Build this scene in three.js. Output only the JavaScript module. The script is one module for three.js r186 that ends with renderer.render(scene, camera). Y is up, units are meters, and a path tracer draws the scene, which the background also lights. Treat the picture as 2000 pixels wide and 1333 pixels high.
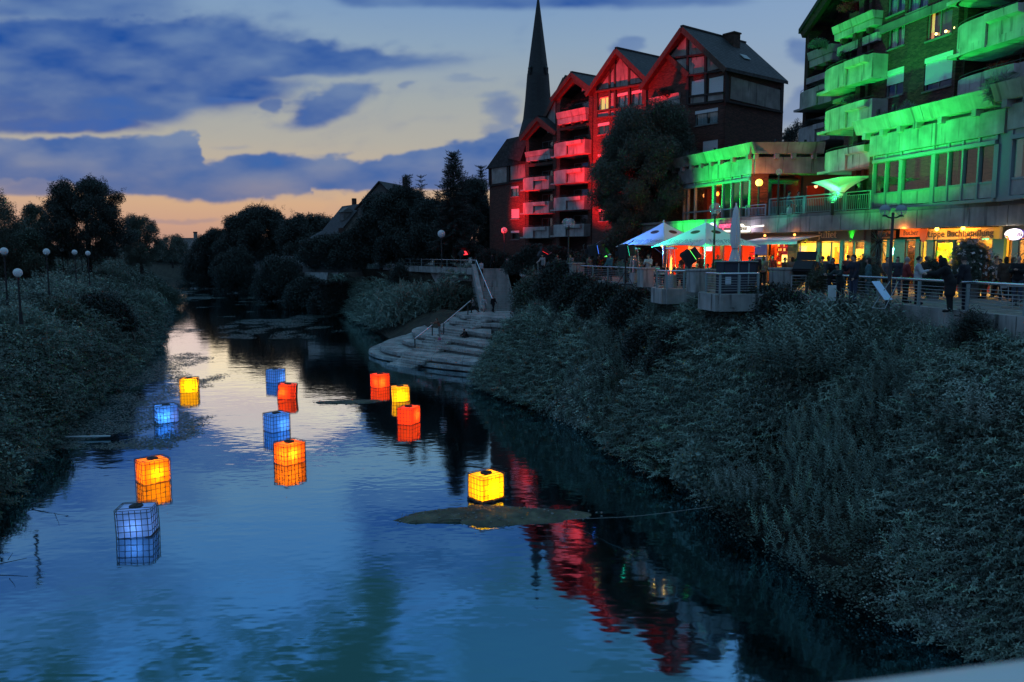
import * as THREE from 'three';
import { mergeGeometries, mergeVertices } from 'three/addons/utils/BufferGeometryUtils.js';
import { RoundedBoxGeometry } from 'three/addons/geometries/RoundedBoxGeometry.js';
import { MarchingCubes } from 'three/addons/objects/MarchingCubes.js';
import { FontLoader } from 'three/addons/loaders/FontLoader.js';
import { TextGeometry } from 'three/addons/geometries/TextGeometry.js';

// ---------------------------------------------------------------- camera, sky, exposure
// The eye stands on a bridge, ten metres above the river; the river runs away along -z.
const scene = new THREE.Scene();
const FL = 1556, PITCH = 6.4 * Math.PI / 180, EYE = 10;
const camera = new THREE.PerspectiveCamera(2 * Math.atan(666.5 / FL) * 180 / Math.PI, 1024 / 682, 0.05, 6000);
camera.position.set(0, EYE, 0);
camera.rotation.x = -PITCH;
camera.focus = 55;
camera.userData.fStop = 2.4;
const renderer = new THREE.WebGLRenderer({ antialias: true });
renderer.toneMapping = THREE.LinearToneMapping;
renderer.toneMappingExposure = 1.0;
renderer.shadowMap.enabled = true;

// seeded random numbers and value noise
function rng(seed) { let s = seed >>> 0; return () => { s = (s + 0x6d2b79f5) | 0; let t = Math.imul(s ^ (s >>> 15), 1 | s); t = (t + Math.imul(t ^ (t >>> 7), 61 | t)) ^ t; return ((t ^ (t >>> 14)) >>> 0) / 4294967296; }; }
const hash = (x, y, s) => { let h = Math.imul(x, 374761393) ^ Math.imul(y, 668265263) ^ Math.imul(s, 974634761); h = Math.imul(h ^ (h >>> 13), 1274126177); return ((h ^ (h >>> 16)) >>> 0) / 4294967296; };
function vnoise(x, y, s = 0, p = 0) {           // p: period in cells, 0 = none
  const ix = Math.floor(x), iy = Math.floor(y), fx = x - ix, fy = y - iy, m = (a) => (p ? ((a % p) + p) % p : a);
  const u = fx * fx * (3 - 2 * fx), v = fy * fy * (3 - 2 * fy);
  const a = hash(m(ix), m(iy), s), b = hash(m(ix + 1), m(iy), s), c = hash(m(ix), m(iy + 1), s), d = hash(m(ix + 1), m(iy + 1), s);
  return a + (b - a) * u + (c - a) * v + (a - b - c + d) * u * v;
}
function fbm(x, y, o = 5, s = 0, p = 0) { let t = 0, a = 0.5, n = 0; for (let i = 0; i < o; i++) { t += a * vnoise(x, y, s + i, p); n += a; x *= 2; y *= 2; p *= 2; a *= 0.5; } return t / n; }
const { clamp, smoothstep, lerp } = THREE.MathUtils;
const sm = (a, b, x) => (a < b ? smoothstep(x, a, b) : 1 - smoothstep(x, b, a));
const mix3 = (a, b, t) => [a[0] + (b[0] - a[0]) * t, a[1] + (b[1] - a[1]) * t, a[2] + (b[2] - a[2]) * t];

// the dusk sky: air by height, then clouds. Directions in front are kept as tangents (a to the right, e up, in degrees of the tangent plane).
function skyColour(x, y, z) {
  const el = Math.asin(clamp(y, -1, 1)) * 180 / Math.PI, az = Math.atan2(x, -z) * 180 / Math.PI;
  const stops = [[0, [0.47, 0.27, 0.22]], [1.6, [0.60, 0.34, 0.24]], [3.2, [0.66, 0.41, 0.25]], [5, [0.56, 0.44, 0.32]], [7.5, [0.44, 0.42, 0.37]], [10.5, [0.36, 0.40, 0.41]], [14, [0.26, 0.37, 0.50]], [19, [0.14, 0.29, 0.56]], [26, [0.10, 0.30, 0.68]], [38, [0.15, 0.42, 0.72]], [90, [0.17, 0.46, 0.74]]];
  let c = stops[stops.length - 1][1];
  for (let i = 0; i < stops.length - 1; i++) if (el < stops[i + 1][0]) { c = mix3(stops[i][1], stops[i + 1][1], clamp((el - stops[i][0]) / (stops[i + 1][0] - stops[i][0]), 0, 1)); break; }
  // the glow of sunset lies ahead and to the left; away from it the low sky is greyer and bluer
  const away = sm(8, 95, Math.abs(az + 10));
  c = mix3(c, mix3([0.25, 0.33, 0.48], c, sm(0, 40, el) * 0.8), away * 0.85);
  const right = sm(-2, 26, az) * sm(60, 30, Math.abs(az)) * 0.5;
  c = mix3(c, [0.26, 0.39, 0.60], right);
  if (el <= 0) return c;
  // cloud cover
  const U = 1000 + 1556 * Math.tan(clamp(az, -60, 60) * Math.PI / 180), V = 492 - 1556 * Math.tan(el * Math.PI / 180) / Math.cos(clamp(az, -60, 60) * Math.PI / 180);
  const front = sm(52, 36, Math.abs(az)) * sm(27, 19, el);
  const w1 = (fbm(U / 210 + 3.1, V / 95, 6, 11) - 0.5), w2 = 1.25 * (0.55 * fbm(U / 46 + V / 90, V / 24, 6, 23) + 0.45 * fbm(U / 170, V / 22 + U / 300, 5, 29) - 0.5), w3 = fbm(U / 420, V / 60, 5, 37) - 0.5;
  let d = 0, dark = 0;
  const put = (k, m) => { if (k > d) { d = k; dark = m; } };
  if (front > 0) {
    const u = U + w1 * 150, v = V + w1 * 36 + w2 * 26;
    // upper left bank of cloud with its extension to the right
    const A = sm(690, 430, u + 0.25 * Math.abs(v - 165)) * sm(20, 85, v) * sm(275, 225, v + sm(300, 560, u) * 40);
    const B = sm(1030, 640, u + Math.abs(v - 138) * 2.2) * sm(330, 520, u) * sm(88, 122, v + sm(700, 560, u) * 18) * sm(170, 142, v);
    const mass = Math.max(A, B);
    put(sm(0.02, 0.75, mass + w2 * 0.55 + w1 * 0.35), 0.55 + 0.5 * sm(330, 0, U) * sm(180, 235, V) + w3 * 0.7);
    const streak = sm(460, 200, u) * sm(180, 215, v) * sm(280, 248, v);
    put(sm(0.15, 0.75, streak + w2 * 0.4), 1.05);
    const top = sm(560, 250, u) * sm(120, 30, v) * 0.8 + w3 * 0.9;
    put(sm(0.2, 1.1, top), 0.4);
    // lone cloud under the extension
    const lx = (u - 655) / 105, ly = (v - 212 + (u - 655) * 0.28) / 40, lone = 1.25 - Math.hypot(lx, ly);
    put(sm(0.0, 0.7, lone + w2 * 1.2) * 0.95, 0.45);
    const lx2 = (u - 540) / 26, ly2 = (v - 215) / 18;
    put(sm(0.1, 0.6, 1.1 - Math.hypot(lx2, ly2) + w2 * 0.8) * 0.8, 0.3);
    // low band
    const t0 = u < 390 ? 268 : u < 760 ? 310 : 310 - (u - 760) * 0.24, b0 = u < 450 ? 352 + (u > 60 ? Math.min(40, (u - 60) * 0.12) : 0) : u < 640 ? 392 : 385 - (u - 640) * 0.03;
    const band = sm(t0 - 4, t0 + 14, v + w2 * 20) * sm(b0 + 8, b0 - 8, v + w2 * 10) * sm(1120, 960, u);
    put(sm(0.05, 0.85, band + w2 * 0.4), 0.22 + 0.25 * sm(380, 0, U) + w3 * 0.3);
    const lowleft = sm(190, 60, u) * sm(335, 350, v) * sm(392, 370, v) * 0.8 + w2 * 0.9;
    put(sm(0.3, 0.8, lowleft) * sm(300, 200, u) * sm(405, 395, V) * 0.85, 0.2);
    // clouds high on the right, and small ones
    const hr = sm(600, 760, u) * sm(1560, 1350, u) * sm(58, 22, v - w1 * 60 + Math.abs(u - 1130) * 0.02);
    put(sm(0.2, 0.85, hr + w2 * 0.7), 0.5);
    for (const [cu, cv, ru, rv, k] of [[1192, 102, 34, 22, 0.55], [1545, 112, 46, 30, 0.6], [1000, 235, 50, 42, 0.7], [1540, 220, 40, 50, 0.5], [940, 172, 50, 12, 0.4], [834, 184, 22, 14, 0.5], [460, 288, 60, 9, 0.3], [990, 262, 60, 40, 0.6], [420, 470, 120, 7, 0.55], [330, 430, 90, 5, 0.3]])
      put(sm(0.1, 0.8, 1.2 - Math.hypot((u - cu) / ru, (v - cv) / rv) + w2 * 1.1) * k, 0.35);
  }
  // the same kind of broken cloud everywhere else
  const k = 1 / Math.max(0.12, y), g = fbm(x * k * 1.5 + 7, z * k * 1.5, 6, 51), rest0 = sm(0.47, 0.60, g);
  // broad bank of cloud higher up ahead, with a clear gap below its middle
  const hv = (az + 22 + (g - 0.5) * 60 + w1 * 30) / 17, he = (el - 27.5 + (w1 + w2) * 14 + (g - 0.5) * 14) / 7.5, hv2 = (az - 6) / 26, he2 = (el - 32 + w1 * 12) / 4.5, over = Math.max(sm(1.55, 0.7, Math.hypot(hv, he)), sm(1.2, 0.5, Math.hypot(hv2, he2)) * 0.8);
  const rest = Math.max(rest0 * (Math.abs(az) < 40 && el < 40 ? 0.7 : 1), over);
  const D = lerp(rest, d, front), M = lerp(Math.max(0.45 + 0.9 * sm(0.5, 0.66, g) * sm(60, 35, el), over), dark, front);
  const high = sm(17, 24, el) * 0.75, low = sm(8, 1.5, el), billow = (fbm(U / 130 + 9, V / 46, 5, 77) - 0.5) * 1.5 * front + (1 - front) * (g - 0.5);
  const cl = mix3(mix3([0.10, 0.195, 0.42], [0.13, 0.165, 0.32], low), [0.018, 0.085, 0.34], clamp((M + billow) * sm(1.5, 8, el) * 1.05, 0, 1.15));
  const hi = mix3(mix3(cl, [0.026, 0.085, 0.105], clamp(high * 1.5, 0, 1) * sm(0.3, 0.8, M)), [0.13, 0.30, 0.50], sm(36, 50, el));
  return mix3(c, hi, clamp(D, 0, 1) * (0.90 + 0.1 * over + 0.3 * billow * front));
}
{
  const W = 4096, H = 2048, data = new Float32Array(W * H * 4);
  for (let r = 0; r < H; r++) {
    const up = ((r + 0.5) / H - 0.5) * Math.PI, y = Math.sin(up), cy = Math.cos(up);
    for (let c = 0; c < W; c++) {                              // finer where the sky is seen
      const o = (r * W + c) * 4, k0 = c > W * 0.14 && c < W * 0.36 && up > 0 && up < 0.4 ? 1 : up < 0 ? 64 : 4;
      if (c % k0) { data.copyWithin(o, o - 4, o); continue; }
      if (r % k0) { data.copyWithin(o, o - W * 4, o - W * 4 + 4); continue; }
      const a = ((c + 0.5) / W - 0.5) * 2 * Math.PI, k = up < 0 ? [0.12, 0.13, 0.15] : skyColour(Math.cos(a) * cy, y, Math.sin(a) * cy);
      data[o] = k[0]; data[o + 1] = k[1]; data[o + 2] = k[2]; data[o + 3] = 1;
    }
  }
  const t = new THREE.DataTexture(data, W, H, THREE.RGBAFormat, THREE.FloatType);
  t.mapping = THREE.EquirectangularReflectionMapping; t.minFilter = t.magFilter = THREE.LinearFilter; t.needsUpdate = true;
  scene.background = t; scene.environment = t;
}
// the last of the daylight: a broad, weak glow from where the sun went down
const sun = new THREE.DirectionalLight(0xffc890, 0.06);
sun.position.set(-40, 14, -200); sun.castShadow = true; sun.shadow.radius = 30; sun.shadow.mapSize.set(2048, 2048);
Object.assign(sun.shadow.camera, { left: -150, right: 150, top: 120, bottom: -60, near: 1, far: 500 });
sun.name = 'sunset_glow'; sun.target.name = 'sunset_target'; sun.target.position.set(0, 0, -60);
scene.add(sun, sun.target);

// ---------------------------------------------------------------- helpers
// a point of the world on the line of sight through (u, v) of the 2000 x 1333 picture: at height y, or at distance d
function sight(u, v) { const x = (u - 1000) / FL, q = (v - 666.5) / FL, c = Math.cos(PITCH), s = Math.sin(PITCH); return new THREE.Vector3(x, -q * c - s, -(c - q * s)); }
function atY(u, v, y) { const r = sight(u, v); return r.multiplyScalar((y - EYE) / r.y).add(camera.position); }
function atD(u, v, d) { const r = sight(u, v); return r.multiplyScalar(d / -r.z).add(camera.position); }
const names = new Map();
function numbered(n) { const k = names.get(n) ?? 0; names.set(n, k + 1); return k ? n + '_' + String(k).padStart(3, '0') : n; }
function tag(o, label, category, group, kind) { if (label) o.userData.label = label; if (category) o.userData.category = category; if (group) o.userData.group = group; if (kind) o.userData.kind = kind; return o; }
function thing(name, label, category, pos = [0, 0, 0], turn = 0, group) {
  const o = new THREE.Group(); o.name = numbered(name); scene.add(o);
  if (pos.isVector3) o.position.copy(pos); else o.position.set(...pos);
  o.rotation.y = turn; return tag(o, label, category, group);
}
const plain = (g) => { const h = g.index ? g.toNonIndexed() : g; for (const k of Object.keys(h.attributes)) if (!['position', 'normal', 'uv', 'color'].includes(k)) h.deleteAttribute(k); h.clearGroups?.(); return h; };
function metric(g) {                                        // uv in metres, by the way each face points
  const p = g.attributes.position, n = g.attributes.normal, uv = new Float32Array(p.count * 2);
  for (let i = 0; i < p.count; i++) {
    const ax = Math.abs(n.getX(i)), ay = Math.abs(n.getY(i)), az = Math.abs(n.getZ(i));
    if (ay > ax && ay > az) { uv[i * 2] = p.getX(i); uv[i * 2 + 1] = p.getZ(i); } else if (ax > az) { uv[i * 2] = p.getZ(i); uv[i * 2 + 1] = p.getY(i); } else { uv[i * 2] = p.getX(i); uv[i * 2 + 1] = p.getY(i); }
  }
  g.setAttribute('uv', new THREE.BufferAttribute(uv, 2)); return g;
}
function join(list, keepUv) {
  list = [].concat(list).map(plain);
  const col = list.some((g) => g.attributes.color);
  for (const g of list) {
    if (!g.attributes.normal) g.computeVertexNormals();
    if (!g.attributes.uv) g.setAttribute('uv', new THREE.BufferAttribute(new Float32Array(g.attributes.position.count * 2), 2));
    if (!col && g.attributes.color) g.deleteAttribute('color');
    if (col && !g.attributes.color) g.setAttribute('color', new THREE.BufferAttribute(new Float32Array(g.attributes.position.count * 3).fill(1), 3));
  }
  const g = list.length > 1 ? mergeGeometries(list) : list[0];
  return keepUv ? g : metric(g);
}
function part(name, geo, mat, parent, label) {
  const m = new THREE.Mesh(Array.isArray(geo) ? join(geo) : geo, mat); m.name = parent === scene ? numbered(name) : name;
  m.castShadow = m.receiveShadow = true; parent.add(m); if (label) m.userData.label = label; return m;
}
const T = new THREE.Matrix4();
const mv = (g, x = 0, y = 0, z = 0) => g.translate(x, y, z);
const box = (x0, x1, y0, y1, z0, z1) => new THREE.BoxGeometry(x1 - x0, y1 - y0, z1 - z0).translate((x0 + x1) / 2, (y0 + y1) / 2, (z0 + z1) / 2);
const cbox = (w, h, d, x = 0, y = 0, z = 0) => new THREE.BoxGeometry(w, h, d).translate(x, y, z);
const rbox = (w, h, d, r, x = 0, y = 0, z = 0, seg = 2) => new RoundedBoxGeometry(w, h, d, seg, r).translate(x, y, z);
const cyl = (r0, r1, h, x = 0, y = 0, z = 0, n = 10) => new THREE.CylinderGeometry(r1, r0, h, n).translate(x, y + h / 2, z);   // r0 below, r1 above, y = foot
const ball = (r, x = 0, y = 0, z = 0, n = 16) => new THREE.SphereGeometry(r, n, Math.max(6, n * 0.7 | 0)).translate(x, y, z);
function rod(a, b, r, n = 7, r2 = r) {                       // a straight round bar between two points
  const A = a.isVector3 ? a : new THREE.Vector3(...a), B = b.isVector3 ? b : new THREE.Vector3(...b), d = B.clone().sub(A), L = d.length();
  const g = new THREE.CylinderGeometry(r2, r, L, n), q = new THREE.Quaternion().setFromUnitVectors(new THREE.Vector3(0, 1, 0), d.normalize());
  return g.applyMatrix4(new THREE.Matrix4().compose(A.clone().add(B).multiplyScalar(0.5), q, new THREE.Vector3(1, 1, 1)));
}
function beam(a, b, w, h, roll = 0) {                        // a straight square bar between two points
  const A = a.isVector3 ? a : new THREE.Vector3(...a), B = b.isVector3 ? b : new THREE.Vector3(...b), d = B.clone().sub(A), L = d.length();
  const z = d.clone().normalize(), up = Math.abs(z.y) > 0.99 ? new THREE.Vector3(0, 0, 1) : new THREE.Vector3(0, 1, 0), x = up.clone().cross(z).normalize(), y = z.clone().cross(x);
  const m = new THREE.Matrix4().makeBasis(x, y, z).setPosition(A.clone().add(B).multiplyScalar(0.5));
  return new THREE.BoxGeometry(w, h, L).rotateZ(roll).applyMatrix4(m);
}
function tube(pts, r, seg = 24, n = 6, closed = false) { return new THREE.TubeGeometry(new THREE.CatmullRomCurve3(pts.map((p) => (p.isVector3 ? p : new THREE.Vector3(...p))), closed), seg, r, n, closed); }
function prism(pts, depth, bevel = 0) {                      // outline in x, y pushed along z from 0 to depth
  const s = new THREE.Shape(pts.map((p) => new THREE.Vector2(p[0], p[1])));
  return new THREE.ExtrudeGeometry(s, { depth, bevelEnabled: bevel > 0, bevelSize: bevel, bevelThickness: bevel, bevelOffset: -bevel, bevelSegments: 1 });
}
function slab(pts, y0, y1) {                                 // outline in x, z (world), between two heights
  const s = new THREE.Shape(pts.map((p) => new THREE.Vector2(p[0], -p[1])));
  return new THREE.ExtrudeGeometry(s, { depth: y1 - y0, bevelEnabled: false }).rotateX(-Math.PI / 2).translate(0, y0, 0);
}
// a vertical plane seen from the river: x runs to the right along it from p (far end) towards q, z comes out of it
function Wall(p, q, y0 = 8) {
  const dx = q[0] - p[0], dz = q[1] - p[1], L = Math.hypot(dx, dz), b = [dx / L, dz / L], n = [-b[1], b[0]];
  const turn = Math.atan2(-b[1], b[0]);
  return {
    p, q, L, turn, b, n, y0,
    at(u, v, off = 0) {                                      // picture point to (x along, height above y0) on the plane z = off
      const r = sight(u, v), ox = p[0] + n[0] * off, oz = p[1] + n[1] * off, t = ((ox) * n[0] + (oz) * n[1]) / (r.x * n[0] + r.z * n[1]);
      return [(r.x * t - ox) * b[0] + (r.z * t - oz) * b[1], EYE + r.y * t - y0];
    },
    world(s, y, off = 0) { return new THREE.Vector3(p[0] + b[0] * s + n[0] * off, y0 + y, p[1] + b[1] * s + n[1] * off); },
    pos: [p[0], y0, p[1]],
  };
}
// ---------------------------------------------------------------- materials (all computed)
function texture(n, m, f, srgb = false, rep = 1, h = n) {   // f(u, v) in 0..1 -> [r, g, b]; one repeat covers 1/rep metres
  const d = new Uint8Array(n * h * 4);
  for (let y = 0; y < h; y++) for (let x = 0; x < n; x++) { const c = f(x / n, y / h), o = (y * n + x) * 4; d[o] = clamp(c[0], 0, 1) * 255; d[o + 1] = clamp(c[1], 0, 1) * 255; d[o + 2] = clamp(c[2], 0, 1) * 255; d[o + 3] = 255; }
  const t = new THREE.DataTexture(d, n, h); t.wrapS = t.wrapT = THREE.RepeatWrapping; t.magFilter = t.minFilter = THREE.LinearFilter;
  if (srgb) t.colorSpace = THREE.SRGBColorSpace; t.repeat.set(rep / m, rep / m); t.needsUpdate = true; return t;
}
const lin = (r, g, b) => new THREE.Color().setRGB(r, g, b);
const grey = (x) => [x, x, x];
// tone maps multiply the material's colour
const toneConcrete = texture(512, 6, (u, v) => { const board = 0.93 + 0.07 * hash(Math.floor(u * 48), 1, 3), n = fbm(u * 8, v * 8, 5, 5, 8), st = fbm(u * 24, v * 3, 4, 8, 24); return grey(board * (0.62 + 0.4 * n) * (st > 0.58 ? 1 - (st - 0.58) * 1.6 : 1)); }, true);
const bumpConcrete = texture(512, 6, (u, v) => { const k = (u * 48) % 1; return grey(0.6 * (k < 0.06 ? 0 : 1) + 0.4 * fbm(u * 64, v * 64, 3, 2, 64)); });
const tonePlaster = texture(512, 4, (u, v) => grey(0.72 + 0.28 * fbm(u * 6, v * 6, 6, 15, 6)), true);
const brickAt = (u, v) => { const row = Math.floor(v * 32), sx = u * 10 + (row % 2) * 0.5, fx = sx % 1, fy = (v * 32) % 1; return [row, Math.floor(sx) % 10, fx < 0.05 || fy < 0.14]; };
const toneBrick = texture(1024, 2.4, (u, v) => { const [r, c, joint] = brickAt(u, v), k = 0.7 + 0.5 * hash(r, c, 4), g = 0.85 + 0.3 * fbm(u * 60, v * 60, 3, 6, 60); return joint ? [0.62, 0.6, 0.56] : [0.64 * k * g, 0.47 * k * g, 0.41 * k * g]; }, true);
const bumpBrick = texture(1024, 2.4, (u, v) => { const j = brickAt(u, v)[2]; return grey(j ? 0.1 : 0.8 + 0.2 * fbm(u * 90, v * 90, 2, 9, 90)); });
const toneTile = texture(512, 2, (u, v) => { const r = Math.floor(v * 8), f = (v * 8) % 1, c = Math.floor(u * 10 + (r % 2) * 0.5) % 10; return grey((0.55 + 0.45 * hash(r, c, 8)) * (0.8 + 0.2 * fbm(u * 20, v * 20, 4, 4, 20))); }, true);
const bumpTile = texture(512, 2, (u, v) => { const r = Math.floor(v * 8), f = (v * 8) % 1, g = (u * 10 + (r % 2) * 0.5) % 1; return grey(f * 0.7 + 0.3 * Math.sin(g * Math.PI)); });
const tonePave = texture(1024, 3, (u, v) => { const r = Math.floor(v * 15), sx = u * 10 + (r % 2) * 0.5, j = sx % 1 < 0.04 || (v * 15) % 1 < 0.06; return grey((j ? 0.45 : 0.72 + 0.28 * hash(r, Math.floor(sx) % 10, 3)) * (0.75 + 0.25 * fbm(u * 9, v * 9, 5, 12, 9))); }, true);
const bumpPave = texture(512, 3, (u, v) => { const r = Math.floor(v * 15), sx = u * 10 + (r % 2) * 0.5; return grey(sx % 1 < 0.04 || (v * 15) % 1 < 0.06 ? 0 : 0.8 + 0.2 * fbm(u * 60, v * 60, 2, 3, 60)); });
const toneSoil = texture(512, 3, (u, v) => { const n = fbm(u * 7, v * 7, 6, 31, 7), m = fbm(u * 30, v * 30, 4, 33, 30); return [0.35 + 0.6 * n, 0.35 + 0.58 * n + 0.1 * (m - 0.5), 0.33 + 0.5 * n]; }, true);
const bumpSoil = texture(512, 3, (u, v) => grey(fbm(u * 14, v * 14, 6, 35, 14)));
const toneBark = texture(256, 1, (u, v) => grey(0.5 + 0.5 * fbm(u * 14, v * 3, 5, 41, 0)), true);
// river ripples: long low swells crossed by small wind ripples
const bumpWater = texture(1024, 24, (u, v) => grey(0.5 * periodic(u, v, 10, 24, 71) + 0.32 * periodic(u, v, 34, 72, 73) + 0.18 * periodic(u, v, 96, 160, 79)));
function periodic(u, v, a, b, s) { const bx = Math.floor(u * a), by = Math.floor(v * b), fx = u * a - bx, fy = v * b - by, x = fx * fx * (3 - 2 * fx), y = fy * fy * (3 - 2 * fy), h = (i, j) => hash(((bx + i) % a), ((by + j) % b), s); return lerp(lerp(h(0, 0), h(1, 0), x), lerp(h(0, 1), h(1, 1), x), y); }

const std = (c, o = {}) => new THREE.MeshStandardMaterial({ color: lin(...c), roughness: 0.85, ...o });
const phys = (c, o = {}) => new THREE.MeshPhysicalMaterial({ color: lin(...c), roughness: 0.85, ...o });
const M = {
  concrete: std([0.50, 0.49, 0.46], { map: toneConcrete, bumpMap: bumpConcrete, bumpScale: 0.012, roughness: 0.9 }),
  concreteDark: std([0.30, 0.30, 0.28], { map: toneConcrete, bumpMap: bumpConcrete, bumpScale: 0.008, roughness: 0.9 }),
  slabStone: std([0.72, 0.70, 0.66], { map: texture(512, 7, (u, v) => { const n = fbm(u * 9, v * 9, 6, 41, 9), m = fbm(u * 40, v * 40, 4, 43, 40), j = (u * 5) % 1 < 0.012; return grey((j ? 0.5 : 1) * (0.45 + 0.5 * n + 0.25 * (m - 0.5)) * (m > 0.66 ? 0.75 : 1)); }, true), bumpMap: bumpSoil, bumpScale: 0.01, roughness: 0.85 }),
  brick: std([0.23, 0.175, 0.165], { map: toneBrick, bumpMap: bumpBrick, bumpScale: 0.008, roughness: 0.9 }),
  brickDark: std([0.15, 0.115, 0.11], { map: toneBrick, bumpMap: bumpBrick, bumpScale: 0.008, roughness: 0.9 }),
  cladding: std([0.44, 0.40, 0.36], { map: toneConcrete, bumpMap: bumpConcrete, bumpScale: 0.006, roughness: 0.85 }),
  plaster: std([0.52, 0.48, 0.42], { map: tonePlaster, roughness: 0.9 }),
  plasterHouse: std([0.24, 0.21, 0.18], { map: tonePlaster, roughness: 0.9 }),
  plasterDark: std([0.16, 0.15, 0.14], { map: tonePlaster, roughness: 0.9 }),
  balcony: std([0.60, 0.56, 0.53], { map: toneConcrete, bumpMap: bumpConcrete, bumpScale: 0.006, roughness: 0.85 }),
  tile: std([0.045, 0.04, 0.042], { map: toneTile, bumpMap: bumpTile, bumpScale: 0.03, roughness: 0.7 }),
  slate: std([0.014, 0.019, 0.019], { map: toneTile, bumpMap: bumpTile, bumpScale: 0.02, roughness: 0.6 }),
  timber: std([0.12, 0.055, 0.035], { map: toneBark, roughness: 0.75 }),
  timberDark: std([0.035, 0.025, 0.022], { map: toneBark, roughness: 0.75 }),
  frame: std([0.12, 0.14, 0.14], { roughness: 0.5 }),
  frameTeal: std([0.20, 0.27, 0.27], { roughness: 0.45 }),
  frameWhite: std([0.62, 0.62, 0.60], { roughness: 0.5 }),
  shutter: std([0.60, 0.62, 0.62], { map: texture(64, 0.5, (u, v) => grey((v * 10) % 1 < 0.15 ? 0.72 : 1), true), bumpMap: texture(64, 0.5, (u, v) => grey((v * 10) % 1 < 0.15 ? 0 : 1)), bumpScale: 0.006, roughness: 0.6 }),
  curtain: std([0.55, 0.55, 0.56], { map: texture(64, 0.6, (u, v) => grey(0.75 + 0.25 * Math.sin(u * 30)), true), roughness: 0.95 }),
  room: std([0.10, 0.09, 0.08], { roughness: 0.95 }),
  roomRed: std([0.45, 0.10, 0.07], { map: tonePlaster, roughness: 0.95 }),
  roomWarm: std([0.62, 0.50, 0.32], { map: tonePlaster, roughness: 0.95 }),
  glass: phys([0.92, 0.97, 0.96], { transmission: 1, thickness: 0, roughness: 0.03, ior: 1.5, side: THREE.DoubleSide }),
  clearGlobe: phys([0.95, 0.96, 0.97], { transmission: 0.88, thickness: 0, roughness: 0.06, ior: 1.5 }),
  milk: phys([0.78, 0.79, 0.8], { transmission: 0.35, thickness: 0, roughness: 0.9 }),
  steel: std([0.8, 0.82, 0.84], { metalness: 1, roughness: 0.22 }),
  steelDull: std([0.34, 0.36, 0.36], { metalness: 0.7, roughness: 0.5 }),
  iron: std([0.045, 0.05, 0.05], { metalness: 0.3, roughness: 0.55 }),
  black: std([0.012, 0.012, 0.014], { roughness: 0.7 }),
  cage: std([0.07, 0.065, 0.065], { metalness: 0.5, roughness: 0.5 }),
  pallet: std([0.05, 0.05, 0.05], { roughness: 0.8 }),
  soil: std([0.085, 0.075, 0.055], { map: toneSoil, bumpMap: bumpSoil, bumpScale: 0.08, roughness: 0.95 }),
  mud: std([0.22, 0.20, 0.155], { map: toneSoil, bumpMap: bumpSoil, bumpScale: 0.09, roughness: 0.75 }),
  pave: std([0.36, 0.33, 0.30], { map: tonePave, bumpMap: bumpPave, bumpScale: 0.006, roughness: 0.8 }),
  bark: std([0.06, 0.05, 0.04], { map: toneBark, bumpMap: toneBark, bumpScale: 0.03, roughness: 0.95 }),
  water: std([0.25, 0.50, 0.60], { metalness: 1, roughness: 0.05, bumpMap: bumpWater, bumpScale: 0.0075 }),
  canvasWhite: phys([0.80, 0.80, 0.80], { transmission: 0.18, thickness: 0, roughness: 1, side: THREE.DoubleSide }),
};
const leafMat = (c, o = {}) => std(c, { roughness: 0.42, side: THREE.DoubleSide, ...o });
const glow = (c, k = 1) => new THREE.MeshStandardMaterial({ color: lin(0.5, 0.5, 0.5), emissive: lin(...c), emissiveIntensity: k, roughness: 0.6 });
// ---------------------------------------------------------------- ground, river, promenade
// the river seen from the bridge: distance ahead (D) against x of the waterline and of the top of each bank
const TOE_R = [[2, 17], [12, 14.6], [16, 13], [19, 12], [21, 10], [25, 9], [31, 7.9], [39, 5.4], [43, 4.7], [48, 2.8], [58, -1.9], [66, -3.2], [75, -6.5], [85, -12], [105, -18.5], [155, -36], [200, -54], [250, -76], [290, -104], [330, -160]];
const TOP_R = [[2, 20.5], [14, 17.4], [24, 15], [36, 12.6], [41, 10], [47, 8.2], [58, 4.2], [75, 2.4], [87, 1], [95, -2], [115, -16.8], [145, -31.2], [160, -42.5], [200, -63], [250, -90], [290, -118], [330, -172]];
const TOE_L = [[2, -15], [20, -18], [33, -21.5], [43, -25.5], [60, -30.5], [75, -35], [105, -47], [159, -67.5], [200, -88], [250, -112], [290, -140], [330, -190]];
const TOP_L = [[2, -25], [20, -27.5], [33, -31], [43, -35], [60, -41], [75, -46], [105, -58], [159, -79], [200, -100], [250, -124], [290, -152], [330, -202]];
const at = (t, D) => { if (D <= t[0][0]) return t[0][1]; for (let i = 1; i < t.length; i++) if (D <= t[i][0]) return lerp(t[i - 1][1], t[i][1], (D - t[i - 1][0]) / (t[i][0] - t[i - 1][0])); return t[t.length - 1][1]; };
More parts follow.
